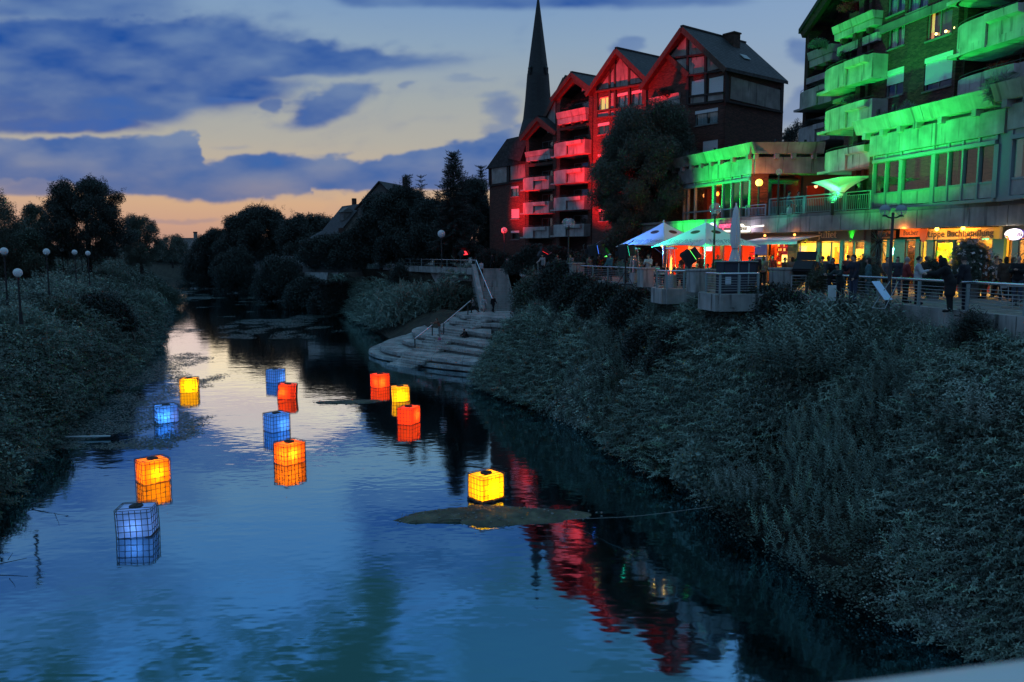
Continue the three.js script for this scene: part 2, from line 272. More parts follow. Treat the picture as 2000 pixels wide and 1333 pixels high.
// the stepped seats by the water: how high the ground may stand there
function seatLimit(x, D) {
  const t = ((x + 8) * 6 + (D - 71) * 11) / 156.25, w = ((x + 8) * 11 - (D - 71) * 6) / 12.53;
  if (D > 61 && D < 97 && w > -9.5 && w < 8.5 && t > -0.3 && x < 2.6) return t < 1.35 ? 3.3 * t - 0.9 : 2.6;
  return 99;
}
function groundY(x, D) {
  const tl = at(TOE_L, D), pl = at(TOP_L, D), tr = at(TOE_R, D), pr = at(TOP_R, D), closed = sm(285, 330, D);
  let y;
  if (x < pl) y = 5.2 + 0.4 * (fbm(x * 0.05, D * 0.05, 3, 91) - 0.5) * sm(0, 12, pl - x);
  else if (x < tl) { const t = (tl - x) / (tl - pl); y = 5.2 * (1 - (1 - t) * (1 - t) * (0.4 + 0.6 * (1 - t))); }
  else if (x < tr) { const m = Math.min(x - tl, tr - x); y = -0.45 * Math.min(m, 3.5); }
  else if (x < pr) { const t = (x - tr) / (pr - tr); y = 7.1 * Math.pow(t, 0.85); if (D > 100) y = Math.min(y, 3.6 + 0 * t); }
  else y = 7.2;
  if (x > tl && x < tr) y = lerp(y, 4, closed);
  return Math.min(y, seatLimit(x, D));
}
{
  const Ds = [], far = [340, 380, 450, 600, 900, 1500, 2600, 4200];
  for (let D = -30; D < 60; D += 1.25) Ds.push(D);
  for (let D = 60; D < 110; D += 1.0) Ds.push(D);
  for (let D = 110; D <= 330; D += 5) Ds.push(D);
  Ds.push(...far);
  const cols = (D) => {
    const tl = at(TOE_L, D), pl = at(TOP_L, D), tr = at(TOE_R, D), pr = at(TOP_R, D), c = [-4000, -1200, -500, -260];
    for (const o of [60, 30, 14, 6, 2]) c.push(pl - o);
    for (let i = 0; i <= 8; i++) c.push(lerp(pl, tl, i / 8));
    for (const o of [1, 2, 4, 7]) c.push(tl + o);
    for (const o of [7, 4, 2, 1]) c.push(tr - o);
    for (let i = 0; i <= 16; i++) c.push(lerp(tr, pr, i / 16));
    for (const o of [0.05, 2, 5, 20, 80, 300, 1200, 4000]) c.push(pr + o);
    return c;
  };
  const n = cols(0).length, pos = [], idx = [];
  Ds.forEach((D, r) => {
    cols(D).forEach((x, k) => { let y = groundY(x, Math.max(D, 2)); if (D > 330) y = lerp(y, 4.5, sm(330, 400, D)); pos.push(x, y + (y > 0.3 && y < 7 ? 0.25 * (fbm(x * 0.6, D * 0.6, 4, 17) - 0.5) : 0), -D); });
    if (r) for (let k = 0; k < n - 1; k++) { const a = (r - 1) * n + k, b = r * n + k; idx.push(a, a + 1, b, a + 1, b + 1, b); }
  });
  const g = new THREE.BufferGeometry(); g.setAttribute('position', new THREE.Float32BufferAttribute(pos, 3)); g.setIndex(idx); g.computeVertexNormals();
  tag(part('ground', [g], M.soil, scene), null, null, null, 'structure');
  const w = new THREE.PlaneGeometry(520, 420).rotateX(-Math.PI / 2).translate(-70, 0, -180);
  tag(part('river_water', [w], M.water, scene), null, null, null, 'structure');
}
function mudBank(cx, D, a, b, h, turn, seed) {               // a low bar of silt just out of the water, with stones and drift on it
  const pos = [], idx = [], N = 140, R = 34, put = [], rad = (t) => 0.78 + 0.75 * (fbm(Math.cos(t) * 2.2 + 5, Math.sin(t) * 2.2 + seed, 5, seed) - 0.42);
  const yAt = (x, z, q) => h * (0.25 + 0.75 * (1 - q) + 0.9 * (fbm(x * 0.9 + 9, z * 1.3, 5, seed + 3) - 0.5)) * sm(1.02, 0.72, q) - 0.07 * sm(0.8, 1, q);
  for (let r = 0; r <= R; r++) for (let k = 0; k < N; k++) {
    const t = k / N * 2 * Math.PI, e = rad(t), q = r / R, x = Math.cos(t) * a * q * e, z = Math.sin(t) * b * q * e;
    pos.push(x, yAt(x, z, q) + 0.035 * (vnoise(x * 7, z * 7, seed) - 0.5) * (1 - q * q), z);
    if (r < R) { const i = r * N + k, j = r * N + (k + 1) % N; idx.push(i, j, i + N, j, j + N, i + N); }
  }
  const g = new THREE.BufferGeometry(); g.setAttribute('position', new THREE.Float32BufferAttribute(pos, 3)); g.setIndex(idx); g.computeVertexNormals();
  const m = part('mud_bank', [g], M.mud, scene), rd = rng(seed * 31); m.position.set(cx, 0, -D); m.rotation.y = turn;
  for (let i = 0; i < 90; i++) { const t = rd() * 6.28, q = Math.sqrt(rd()) * 1.02, e = rad(t), x = Math.cos(t) * a * q * e, z = Math.sin(t) * b * q * e, k = 0.025 + 0.06 * rd() * rd(); put.push(new THREE.IcosahedronGeometry(k, 1).scale(1, 0.5, 0.8).rotateY(rd() * 6).translate(x, Math.max(0, yAt(x, z, q)) + 0.005, z)); }
  for (let i = 0; i < 16; i++) { const t = rd() * 6.28, q = 0.5 + 0.5 * rd(), e = rad(t), x = Math.cos(t) * a * q * e, z = Math.sin(t) * b * q * e, y = Math.max(0, yAt(x, z, q)) + 0.02, w = rd() * 6.28, L = 0.15 + 0.4 * rd(); put.push(rod([x, y, z], [x + Math.cos(w) * L, y + 0.04, z + Math.sin(w) * L], 0.012, 5, 0.006)); }
  tag(part('stones', put, M.concreteDark, m), null, null, null, 'stuff');
  return tag(m, null, null, null, 'structure');
}
mudBank(-0.9, 29.5, 4.3, 1.5, 0.22, 0.05, 4);
mudBank(-10.9, 52.4, 2.8, 0.9, 0.14, 0.1, 8);

// promenade: a paved deck with a concrete edge, about eight metres above the water
const EDGE = [[21, 4], [18, 14], [15.4, 24], [13.4, 36.4], [12.5, 38.6], [11.75, 38.1], [11.55, 36.9], [9.45, 36.4], [9.1, 38.2], [9.95, 40.6], [10.05, 42.2], [8.0, 41.6], [7.7, 43.2], [8.8, 46.8], [4.8, 57.6], [2.9, 74], [1.2, 87], [1.0, 95]];
const EDGE2 = [[-4.3, 95], [-16.3, 115], [-30.7, 145], [-42, 160], [-62, 200], [-89, 250], [-118, 290]];
{
  const z = (p) => p.map(([x, d]) => [x, -d]);
  const near = z([...EDGE, ...EDGE2, [60, 290], [90, 100], [90, 4]]);
  tag(part('promenade', [slab(near, 7.62, 8.0)], M.pave, scene), null, null, null, 'structure');
  const edge = thing('promenade_edge_beam', 'pale concrete edge beam along the river side of the promenade', 'edge beam');
  const strip = (pts, w, y0, y1) => { const out = []; for (let i = 1; i < pts.length; i++) { const [a, b] = [pts[i - 1], pts[i]], L = Math.hypot(b[0] - a[0], b[1] - a[1]), m = Math.max(1, Math.round(L / 3)); for (let k = 0; k < m; k++) { const t0 = k / m + 0.006 / L * 2, t1 = (k + 1) / m - 0.006 / L * 2; out.push(beam([lerp(a[0], b[0], t0), (y0 + y1) / 2, -lerp(a[1], b[1], t0)], [lerp(a[0], b[0], t1), (y0 + y1) / 2, -lerp(a[1], b[1], t1)], w, y1 - y0)); } } return out; };
  for (const g of [...strip(EDGE, 0.34, 7.28, 8.06), ...strip(EDGE2, 0.34, 7.28, 8.06)]) part('edge_block', [g], M.concrete, edge);
  const wall = thing('retaining_wall', 'long stained concrete retaining wall under the far promenade left of the stairs', 'wall');
  const w2 = EDGE2.map(([x, d], i) => [x + 0.6, d + 0.4]);
  for (const g of strip(w2, 0.4, 1.0, 7.27)) part('wall_panel', [g], M.concrete, wall);
  const wall2 = thing('stair_side_wall', 'brown brick wall below the promenade right of the upper stairs', 'wall');
  part('wall_face', [beam([1.55, 5.2, -86.8], [1.35, 5.2, -95], 0.4, 4.2)], M.brick, wall2);
  const wall3 = thing('retaining_wall', 'concrete wall under the near promenade, half hidden by hedges', 'wall');
  for (const g of strip([[18.3, 14], [15.8, 24], [13.9, 36.4], [12.9, 40], [11, 43], [9.4, 47], [5.3, 57.6], [3.4, 74], [1.9, 86]], 0.3, 5.2, 7.27)) part('wall_panel', [g], M.concrete, wall3);
}
// stepped seats that fan out into the river, with small steps between them
{
  const q = (zx, zy, y) => { const p = atY(700 + zx / 5.553, 500 + zy / 5.553, y); return [p.x, p.z]; };
  const seats = thing('riverside_steps', 'broad concrete seat steps with rounded ends fanning down into the river', 'steps');
  const Y = [0.4, 0.9, 1.45, 2.0, 2.55, 3.1, 3.6];
  const O = [
    [[1420, 1232], [960, 1190], [700, 1160], [400, 1112], [220, 1078], [135, 1048], [113, 1026], [130, 1000], [180, 972], [330, 920], [700, 850], [1420, 900]],
    [[1420, 1170], [1000, 1125], [780, 1100], [500, 1060], [330, 1025], [255, 998], [237, 975], [255, 945], [320, 912], [470, 865], [800, 800], [1420, 850]],
    [[1420, 1052], [960, 985], [760, 965], [590, 945], [510, 925], [470, 903], [490, 870], [560, 838], [700, 795], [1000, 740], [1420, 760]],
    [[1420, 962], [1050, 905], [850, 882], [690, 858], [610, 838], [580, 815], [605, 788], [690, 762], [800, 735], [1050, 690], [1420, 690]],
    [[1440, 850], [1150, 812], [1000, 795], [920, 782], [880, 762], [900, 738], [970, 712], [1100, 680], [1440, 640]],
    [[1560, 745], [1280, 725], [1120, 712], [1030, 704], [985, 690], [1000, 668], [1080, 648], [1250, 620], [1560, 620]],
    [[1790, 700], [1500, 672], [1280, 655], [1150, 648], [1096, 634], [1110, 618], [1180, 604], [1330, 588], [1790, 590]],
  ];
  O.forEach((o, k) => {
    const c = new THREE.CatmullRomCurve3(o.slice(2, -2).map(([a, b]) => { const [x, z] = q(a, b, Y[k]); return new THREE.Vector3(x, 0, z); })).getPoints(28).map((p) => [p.x, p.z]);
    const out = [q(...o[0], Y[k]), q(...o[1], Y[k]), ...c, q(...o[o.length - 2], Y[k]), q(...o[o.length - 1], Y[k])];
    const cx = out.reduce((s, p) => s + p[0], 0) / out.length, cz = out.reduce((s, p) => s + p[1], 0) / out.length;
    const s = new THREE.Shape(out.map(([x, z]) => new THREE.Vector2(x, -z)));
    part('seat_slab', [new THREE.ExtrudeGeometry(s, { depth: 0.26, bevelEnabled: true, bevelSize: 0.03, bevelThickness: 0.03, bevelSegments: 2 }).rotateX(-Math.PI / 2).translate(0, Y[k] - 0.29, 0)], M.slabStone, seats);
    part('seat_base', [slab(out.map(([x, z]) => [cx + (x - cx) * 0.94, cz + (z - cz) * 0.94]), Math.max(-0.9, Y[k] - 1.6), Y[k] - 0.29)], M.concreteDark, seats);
  });
  const mid = [[540, 1140], [620, 1082], [770, 968], [870, 886], [1060, 803], [1210, 720], [1330, 660]];
  mid.forEach(([a, b], k) => {
    const [x, z] = q(a, b, Y[k]), [x2, z2] = q(a + 150, b + (k < 2 ? 22 : 18), Y[k]), turn = Math.atan2(-(z2 - z), x2 - x), lo = k ? Y[k - 1] : 0, n = k ? 2 : 3;
    for (let i = 1; i <= n; i++) { const h = (Y[k] - lo) * (i / (n + 1)), y = Y[k] - h, dep = 0.36 * i; part('small_step', [rbox(3.4 - (k > 3 ? 0.4 : 0), y - lo + 0.1, dep + 0.3, 0.02).translate(0, (y + lo - 0.1) / 2, dep / 2 - 0.15).rotateY(turn).translate(x, 0, z)], M.slabStone, seats); }
  });
  // the straight flight up to the promenade
  const fl = thing('stone_staircase', 'straight concrete staircase from the seat steps up to the promenade', 'staircase');
  const A = new THREE.Vector3(-1.35, 3.6, -86.4), B = new THREE.Vector3(-2.55, 8.0, -95), n = 26, dir = new THREE.Vector3(B.x - A.x, 0, B.z - A.z).normalize(), turn = Math.atan2(-dir.x, -dir.z);
  for (let i = 0; i < n; i++) { const t = (i + 0.5) / n, y = lerp(A.y, B.y, (i + 1) / n); part('tread', [cbox(3.3, 0.42, 0.45).rotateY(turn).translate(lerp(A.x, B.x, t), y - 0.22, lerp(A.z, B.z, t))], M.concrete, fl); }
  part('side_wall', [beam([-3.15, 3.55, -86.2], [-4.55, 8.1, -95.2], 0.5, 1.0)], M.concrete, fl);
  part('side_wall', [beam([0.42, 2.9, -80.6], [1.9, 7.3, -86.4], 0.55, 0.9)], M.concrete, fl, 'sloping side wall overgrown at its top');
  part('side_wall', [beam([0.42, 3.3, -86.6], [-0.75, 7.6, -95], 0.25, 0.7)], M.concreteDark, fl);
  part('landing', [slab([[-6, -84], [1.4, -80.5], [1.4, -88.5], [-4, -88.5]], 2.9, 3.585)], M.slabStone, fl);
  const rail = (label, a, b, posts) => { const t = thing('stair_handrail', label, 'handrail'); part('handrail', [rod(a, b, 0.055, 8)], M.steel, t); for (const [p, q2] of posts) part('post', [rod(p, q2, 0.06, 8)], M.iron, t); };
  rail('pale handrail on two posts beside the lowest seat steps', [-9.05, 1.95, -73.7], [-7.65, 3.0, -76.1], [[[-9.05, 0.85, -73.7], [-9.05, 1.95, -73.7]], [[-7.65, 1.95, -76], [-7.65, 3.0, -76.05]]]);
  rail('pale handrail rising beside the upper seat steps', [-6.6, 3.1, -76.7], [-4.25, 5.0, -81.6], [[[-6.6, 2.1, -76.4], [-6.6, 3.1, -76.7]], [[-4.5, 3.55, -81], [-4.5, 4.8, -81]]]);
  rail('long pale handrail sloping down the straight staircase', [-4.25, 9.0, -95], [-2.05, 4.75, -86.2], [[[-2.05, 3.6, -86.2], [-2.05, 4.75, -86.2]], [[-3.1, 5.9, -90.6], [-3.1, 6.9, -90.6]]]);
}
// railings of round bars
function railing(label, pts, bars, group, opt = {}) {
  const t = thing('promenade_railing', label, 'railing', [0, 0, 0], 0, group), y = opt.y ?? 8.05, h = opt.h ?? 0.95;
  const V = pts.map(([x, d]) => new THREE.Vector3(x, 0, -d)), lift = (p, k) => p.clone().setY(y + k);
  for (let i = 1; i < V.length; i++) {
    const a = V[i - 1], b = V[i], L = a.distanceTo(b), m = Math.max(1, Math.round(L / (opt.step ?? 2.4)));
    part('handrail', [rod(lift(a, h), lift(b, h), opt.r ?? 0.045, 10)], M.steel, t);
    for (let k = 1; k <= bars; k++) part('bar', [rod(lift(a, 0.1 + (h - 0.25) * (k - 0.5) / bars), lift(b, 0.1 + (h - 0.25) * (k - 0.5) / bars), 0.012, 6)], M.steelDull, t);
    for (let k = i === 1 ? 0 : 1; k <= m; k++) { const p = a.clone().lerp(b, k / m); part('post', [cbox(0.09, h - 0.06, 0.09, p.x, y + (h - 0.06) / 2, p.z)], opt.post ?? M.frameTeal, t); }
    if (opt.pickets) { const g = [], n = Math.floor(L / opt.pickets); for (let k = 0; k < n; k++) { const p = a.clone().lerp(b, (k + 0.5) / n); g.push(cbox(0.03, h - 0.25, 0.03, p.x, y + h / 2, p.z)); } if (g.length) tag(part('pickets', g, M.iron, t), null, null, null, 'stuff'); }
  }
  return t;
}
railing('long railing of thin bars in front of the bookshop, nearest to the viewer', [[17.9, 15], [15.5, 24], [13.55, 36]], 6);
railing('short railing round the square balcony in front of the shops, right one of two', [[11.7, 38], [11.45, 37.1], [9.55, 36.6], [9.3, 38.2]], 6, null, { step: 1.2 });
railing('short railing round the square balcony below the green parasol, left one of two', [[9.95, 42], [8.1, 41.75], [7.85, 43.2]], 6, null, { step: 1 });
railing('railing of thin bars in front of the parasols', [[8.7, 46.9], [4.85, 57.5]], 6);
railing('railing by the double globe lamp beside the red lit house', [[4.7, 58.5], [2.95, 74]], 5);
railing('railing with dark pickets right of the top of the staircase', [[2.85, 76], [1.25, 87], [1.05, 94.9]], 1, null, { pickets: 0.4 });
railing('long far railing with dark pickets left of the staircase', [[-4.3, 95], [-16.2, 115], [-30.6, 145], [-41.8, 160], [-61.8, 200]], 1, null, { pickets: 0.5, step: 3.6 });
// square concrete piers in the railing line
for (const [x, d, w, h, l] of [[12.75, 37.9, 0.75, 1.25, 'square concrete pier beside the round hedge in the railing line'], [9.2, 39.6, 0.8, 1.15, 'square concrete pier between the two square balconies'], [10.9, 44, 0.8, 1.05, 'square concrete pier behind the left square balcony'], [7.55, 45.2, 0.7, 1.1, 'square concrete pier where the parasol railing begins'], [4.6, 58.1, 1.0, 1.2, 'square concrete pier at the foot of the double globe lamp'], [-0.1, 95.4, 0.9, 1.15, 'pale square pier at the top of the staircase']])
  part('cap', [rbox(w + 0.1, 0.1, w + 0.1, 0.02, 0, h - 0.05, 0)], M.concrete, (() => { const t = thing('concrete_pier', l, 'pier', [x, 8, -d], 0.35); part('shaft', [rbox(w, h - 0.1, w, 0.03, 0, (h - 0.1) / 2, 0)], M.concrete, t); return t; })());
// the parapet of the bridge under the viewer
{
  const t = thing('bridge_parapet', 'pale smooth bridge parapet blurred in the near lower right corner', 'parapet');
  const a = atD(1560, 1450, 0.95), b = atD(2260, 1344, 1.12);
  const e = b.clone().sub(a), a2 = a.clone().addScaledVector(e, -0.4), b2 = b.clone().addScaledVector(e, 3);
  part('coping', [rod(a2, b2, 0.06, 24)], M.frameWhite, t);
  part('panel', [beam(a2.clone().setY(a2.y - 0.55), b2.clone().setY(b2.y - 0.55), 0.03, 0.95)], M.frameWhite, t);
}
// ---------------------------------------------------------------- buildings
const xz = (u, v, d) => { const p = atD(u, v, d); return [p.x, p.z]; };
function wpart(w, name, geo, mat, parent, label) {          // a part whose shape is given in a wall's own axes
  const m = part(name, geo, mat, parent, label), g = parent.position;
  m.position.set(w.p[0] - g.x, w.y0 - g.y, w.p[1] - g.z); m.rotation.y = w.turn; return m;
}
const rect = (w, u0, v0, u1, v1, off = 0) => { const um = (u0 + u1) / 2, vm = (v0 + v1) / 2; return { s0: w.at(u0, vm, off)[0], s1: w.at(u1, vm, off)[0], y0: w.at(um, v1, off)[1], y1: w.at(um, v0, off)[1] }; };
const ring = (r, t, z0, z1) => [box(r.s0, r.s1, r.y1 - t, r.y1, z0, z1), box(r.s0, r.s1, r.y0, r.y0 + t, z0, z1), box(r.s0, r.s0 + t, r.y0 + t, r.y1 - t, z0, z1), box(r.s1 - t, r.s1, r.y0 + t, r.y1 - t, z0, z1)];
function sheet(outline, holes, z0, z1) {                     // a wall skin with openings
  const s = new THREE.Shape(outline.map((p) => new THREE.Vector2(...p)));
  for (const r of holes) s.holes.push(new THREE.Path([[r.s0, r.y0], [r.s0, r.y1], [r.s1, r.y1], [r.s1, r.y0]].map((p) => new THREE.Vector2(...p))));
  return new THREE.ExtrudeGeometry(s, { depth: z1 - z0, bevelEnabled: false }).translate(0, 0, z0);
}
function windowIn(w, parent, r, o = {}) {                    // frame, mullions, pane, curtain or shutter, sill; z = 0 is the wall's face
  const z = o.z ?? -0.16, f = wpart(w, 'window', [...ring(r, 0.07, z, z + 0.07), ...Array.from({ length: (o.n ?? 2) - 1 }, (_, i) => { const s = lerp(r.s0, r.s1, (i + 1) / (o.n ?? 2)); return box(s - 0.035, s + 0.035, r.y0 + 0.07, r.y1 - 0.07, z + 0.002, z + 0.065); })], o.frame ?? M.frame, parent, o.label);
  part('pane', [box(r.s0 + 0.06, r.s1 - 0.06, r.y0 + 0.06, r.y1 - 0.06, z + 0.025, z + 0.026)], M.glass, f);
  if (o.shutter) { const h = (r.y1 - r.y0) * o.shutter; part('roller_shutter', [box(r.s0 + 0.03, r.s1 - 0.03, r.y1 - h, r.y1 - 0.02, z + 0.075, z + 0.12)], M.shutter, f); }
  if (o.casing) part('shutter_casing', [box(r.s0, r.s1, r.y1 - 0.26, r.y1, z + 0.085, z + 0.17)], M.shutter, f);
  if (o.curtain) part('curtain', [box(r.s0 + 0.1, r.s0 + (r.s1 - r.s0) * 0.42, r.y0 + 0.1, r.y1 - 0.1, z - 0.12, z - 0.10), box(r.s1 - (r.s1 - r.s0) * 0.42, r.s1 - 0.1, r.y0 + 0.1, r.y1 - 0.1, z - 0.12, z - 0.10)], M.curtain, f);
  if (o.sill !== false) part('sill', [box(r.s0 - 0.06, r.s1 + 0.06, r.y0 - 0.09, r.y0 - 0.003, z, 0.08)], M.concreteDark, f);
  if (o.lit) part('lit_room', [box(r.s0 + 0.05, r.s1 - 0.05, r.y0 + 0.05, r.y1 - 0.05, z - 0.16, z - 0.14)], o.lit, f);
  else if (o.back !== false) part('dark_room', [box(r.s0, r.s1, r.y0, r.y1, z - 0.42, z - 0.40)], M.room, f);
  return f;
}
// a balcony: a curved parapet on the left, a straight one with a trough on the right
function balcony(w, parent, s0, s1, s2, yb, yt, proj, back = 0, o = {}) {
  const t = 0.12, f = wpart(w, 'balcony', [box(s0, s2, yb, yb + 0.16, back, proj - 0.05)], o.mat ?? M.balcony, parent, o.label);
  const pts = [], inn = [], N = 14, W = s1 - s0, P = proj + (o.bulge ?? 0.25);
  for (let i = 0; i <= N; i++) { const a = Math.PI / 2 * i / N, e = 0.8; pts.push([s0 + W * (1 - Math.pow(Math.cos(a), e)), P * Math.pow(Math.sin(a), e)]); inn.push([s0 + t + (W - t) * (1 - Math.pow(Math.cos(a), e)), (P - t) * Math.pow(Math.sin(a), e)]); }
  const s = new THREE.Shape([[s0, back], ...pts, ...inn.reverse(), [s0 + t, back]].map(([x, z]) => new THREE.Vector2(x, -z)));
  part('curved_parapet', [new THREE.ExtrudeGeometry(s, { depth: yt - yb, bevelEnabled: false }).rotateX(-Math.PI / 2).translate(0, yb, 0)], o.mat ?? M.balcony, f);
  part('straight_parapet', [box(s1 + 0.004, s2, yb + 0.002, yt, proj - t, proj)], o.mat ?? M.balcony, f);
  part('side_parapet', [box(s2 - t, s2 - 0.002, yb + 0.004, yt - 0.002, back, proj - t - 0.003)], o.mat ?? M.balcony, f);
  if (o.trough !== false) part('flower_trough', [prism([[0, 0], [0.30, 0.06], [0.34, 0.42], [0, 0.42]], s2 - s1 - 0.35).rotateY(-Math.PI / 2).translate(0, 0, 0).scale(-1, 1, 1).applyMatrix4(new THREE.Matrix4().makeScale(-1, 1, 1)).translate(s2 - 0.28, yt - 0.46, proj + 0.003)], o.mat ?? M.balcony, f);
  if (o.rail) part('rail', [tube(pts.map(([x, z]) => [x, yt + 0.16, z - 0.06]), 0.02, 20, 6), rod([s1, yt + 0.16, proj - 0.06], [s2, yt + 0.16, proj - 0.06], 0.02, 6), ...[0, 5, 9, 14].map((i) => cyl(0.015, 0.015, 0.16, pts[i][0] + 0.03, yt, pts[i][1] - 0.06, 5))], M.iron, f);
  return f;
}
function trough(w, parent, s0, s1, y0, y1, z0, z1, n = 3, mat = M.balcony) {   // a straight planter parapet that leans out, on stub brackets
  const m = (y0 + y1) / 2, f = wpart(w, 'planter_parapet', [prism([[z0, y0], [z1 - 0.12, y0 + 0.02], [z1 - 0.1, m - 0.03], [z0, m - 0.03]], s1 - s0).rotateY(-Math.PI / 2).translate(s1, 0, 0).applyMatrix4(new THREE.Matrix4().makeTranslation(0, 0, 0))], mat, parent);
  part('planter', [prism([[z0, m], [z1 - 0.04, m], [z1 + 0.1, y1], [z0, y1]], s1 - s0 + 0.1).rotateY(-Math.PI / 2).translate(s1 + 0.05, 0, 0)], mat, f);
  for (let i = 0; i < n; i++) { const s = lerp(s0, s1, (i + 0.5) / n); part('bracket', [box(s - 0.12, s + 0.12, y0 - 0.24, y0 - 0.003, z0, z1 - 0.16)], M.timber, f); }
  return f;
}
const polyOf = (w, px, off = 0) => px.map(([u, v]) => w.at(u, v, off));

// --- the half-timbered apartment house, stepped along the river
{
  const H = thing('apartment_building', 'stepped brick apartment house with timbered gables and balconies lit red', 'building', [8, 8, -80]);
  const LX = (u, v = 330) => { const r = sight(u, v), k = r.x / -r.z, D = 53 / (k + 0.535); return D; };   // the line on which the bays stand
  const bay = (uF, uN, dir = 38, push = 0) => {
    const D = LX(uN) + push, q = xz(uN, 330, D), a = dir * Math.PI / 180, r = sight(uF, 330), k = r.x / -r.z;
    const t = (q[0] - k * -q[1]) / (Math.sin(a) + k * Math.cos(a));           // q + t * (-sin, -cos) meets the line of sight at uF
    return Wall([q[0] - Math.sin(a) * t, q[1] - Math.cos(a) * t], q, 8);
  };
  const roofOver = (w, sl, yl, sp, yp, sr, yr, depth, front = 0.7, name = 'roof') => {
    const th = 0.28, ang = (a, b) => Math.hypot(a, b), out = [];
    const mk = (s0, y0) => { const dx = sp - s0, dy = yp - y0, L = ang(dx, dy), e = 0.55 / L, A = [s0 - dx * e, y0 - dy * e]; return prism([A, [sp, yp], [sp, yp + th * 1.25], [A[0] - 0.02, A[1] + th]], depth + front).translate(0, 0.02, -depth); };
    const m = wpart(w, name, [mk(sl, yl)], M.tile, H); part('roof_side', [mk(sr, yr)], M.tile, m);
    const bd = (s0, y0) => { const dx = sp - s0, dy = yp - y0, L = ang(dx, dy), e = 0.56 / L; return beam([s0 - dx * e, y0 - dy * e + 0.02, front + 0.03], [sp, yp + 0.1, front + 0.03], 0.1, 0.42); };
    part('barge_board', [bd(sl, yl)], M.timber, m); part('barge_board', [bd(sr, yr)], M.timber, m);
    part('ridge', [cbox(0.3, 0.14, depth + front, sp, yp + th + 0.08, (front - depth) / 2)], M.tile, m);
    return m;
  };
  const timber = (w, list, mat = M.timber, z = 0.03) => { for (const [a, b, t = 0.24] of list) { const A = w.at(...a), B = w.at(...b); wpart(w, 'timber', [beam([A[0], A[1], z + 0.04], [B[0], B[1], z + 0.04], t, 0.14, 0)], mat, H); } };
  const panel = (w, px, mat = M.cladding, z = 0.01, name = 'gable_panel') => wpart(w, name, [prism(polyOf(w, px), 0.05).translate(0, 0, z)], mat, H);

  // bay at the right, with its end wall turned to the viewer
  const b5 = bay(1282, 1414), pk = b5.at(1342, 62), er = b5.at(1416, 134), L5 = b5.L, el = [2 * pk[0] - L5, er[1]];
  {
    const w = b5, d = 8.05, holes = [rect(w, 1350, 156, 1377, 186), rect(w, 1384, 150, 1413, 182), rect(w, 1358, 214, 1402, 243), rect(w, 1372, 274, 1402, 300)];
    wpart(w, 'wall', [sheet([[el[0], 0], [L5, 0], [L5, er[1]], [pk[0], pk[1] - 0.1], [el[0], er[1]]], holes, -0.3, 0)], M.brick, H);
    wpart(w, 'wall_core', [prism([[el[0] + 0.05, 0], [L5 - 0.4, 0], [L5 - 0.4, er[1] - 0.35], [pk[0], pk[1] - 0.6], [el[0] + 0.05, er[1] - 0.35]], d - 0.85).translate(0, 0, -d)], M.brickDark, H);
    holes.forEach((r, i) => windowIn(w, H, r, { n: i === 2 ? 2 : 1, shutter: i < 2 ? 0.97 : i === 3 ? 0.98 : 0, casing: i === 2, frame: M.frame, curtain: i === 2 }));
    roofOver(w, el[0], el[1], pk[0], pk[1], L5, er[1], d);
    panel(w, [[1309, 112], [1343, 70], [1343, 110]]); panel(w, [[1347, 72], [1373, 104], [1347, 109]]);
    panel(w, [[1316, 119], [1343, 114], [1343, 144], [1340, 146]]); panel(w, [[1347, 114], [1378, 110], [1378, 141], [1347, 146]]); panel(w, [[1382, 112], [1405, 134], [1382, 140]]);
    panel(w, [[1350, 191], [1378, 186], [1378, 199], [1350, 203]]); panel(w, [[1384, 185], [1413, 180], [1413, 194], [1384, 198]]);
    timber(w, [[[1345, 68], [1345, 204]], [[1307, 115], [1378, 106]], [[1380, 108], [1380, 200]], [[1340, 149], [1414, 138]], [[1348, 189], [1414, 181], 0.2], [[1346, 205], [1414, 198], 0.2]], M.timberDark, 0.05);
    // end wall
    const e = Wall([w.q[0], w.q[1]], [w.q[0] - w.n[0] * 8.05, w.q[1] - w.n[1] * 8.05], 8), yt = er[1] - 0.2, g0 = e.at(1410, 215)[1];
    wpart(e, 'wall', [sheet([[0, 0], [e.L, 0], [e.L, yt], [0, yt]], [], -0.3, 0)], M.brick, H);
    const A = rect(e, 1429, 152, 1522, 212);
    wpart(e, 'wall_panel', [prism([[0.55, e.at(1429, 194)[1]], [e.L - 0.5, e.at(1522, 216)[1]], [e.L - 0.5, e.at(1522, 176)[1]], [0.55, e.at(1429, 150)[1]]], 0.06).translate(0, 0, 0.01)], M.cladding, H);
    timber(e, [[[1419, 140], [1419, 200], 0.3], [[1525, 172], [1525, 222], 0.3], [[1419, 199], [1526, 220], 0.3]], M.timberDark, 0.03);
    wpart(w, 'chimney', [cbox(1.1, 2.0, 0.9, pk[0] + 0.7, pk[1] - 0.55, -5.2), cbox(1.25, 0.12, 1.05, pk[0] + 0.7, pk[1] + 0.5, -5.2)], M.brickDark, H);
    wpart(w, 'skylight', [cbox(0.7, 0.06, 0.9).rotateZ(-Math.atan2(pk[1] - er[1], L5 - pk[0])).translate(lerp(pk[0], L5, 0.62), lerp(pk[1], er[1], 0.62) + 0.42, -4.6)], M.steelDull, H);
  }
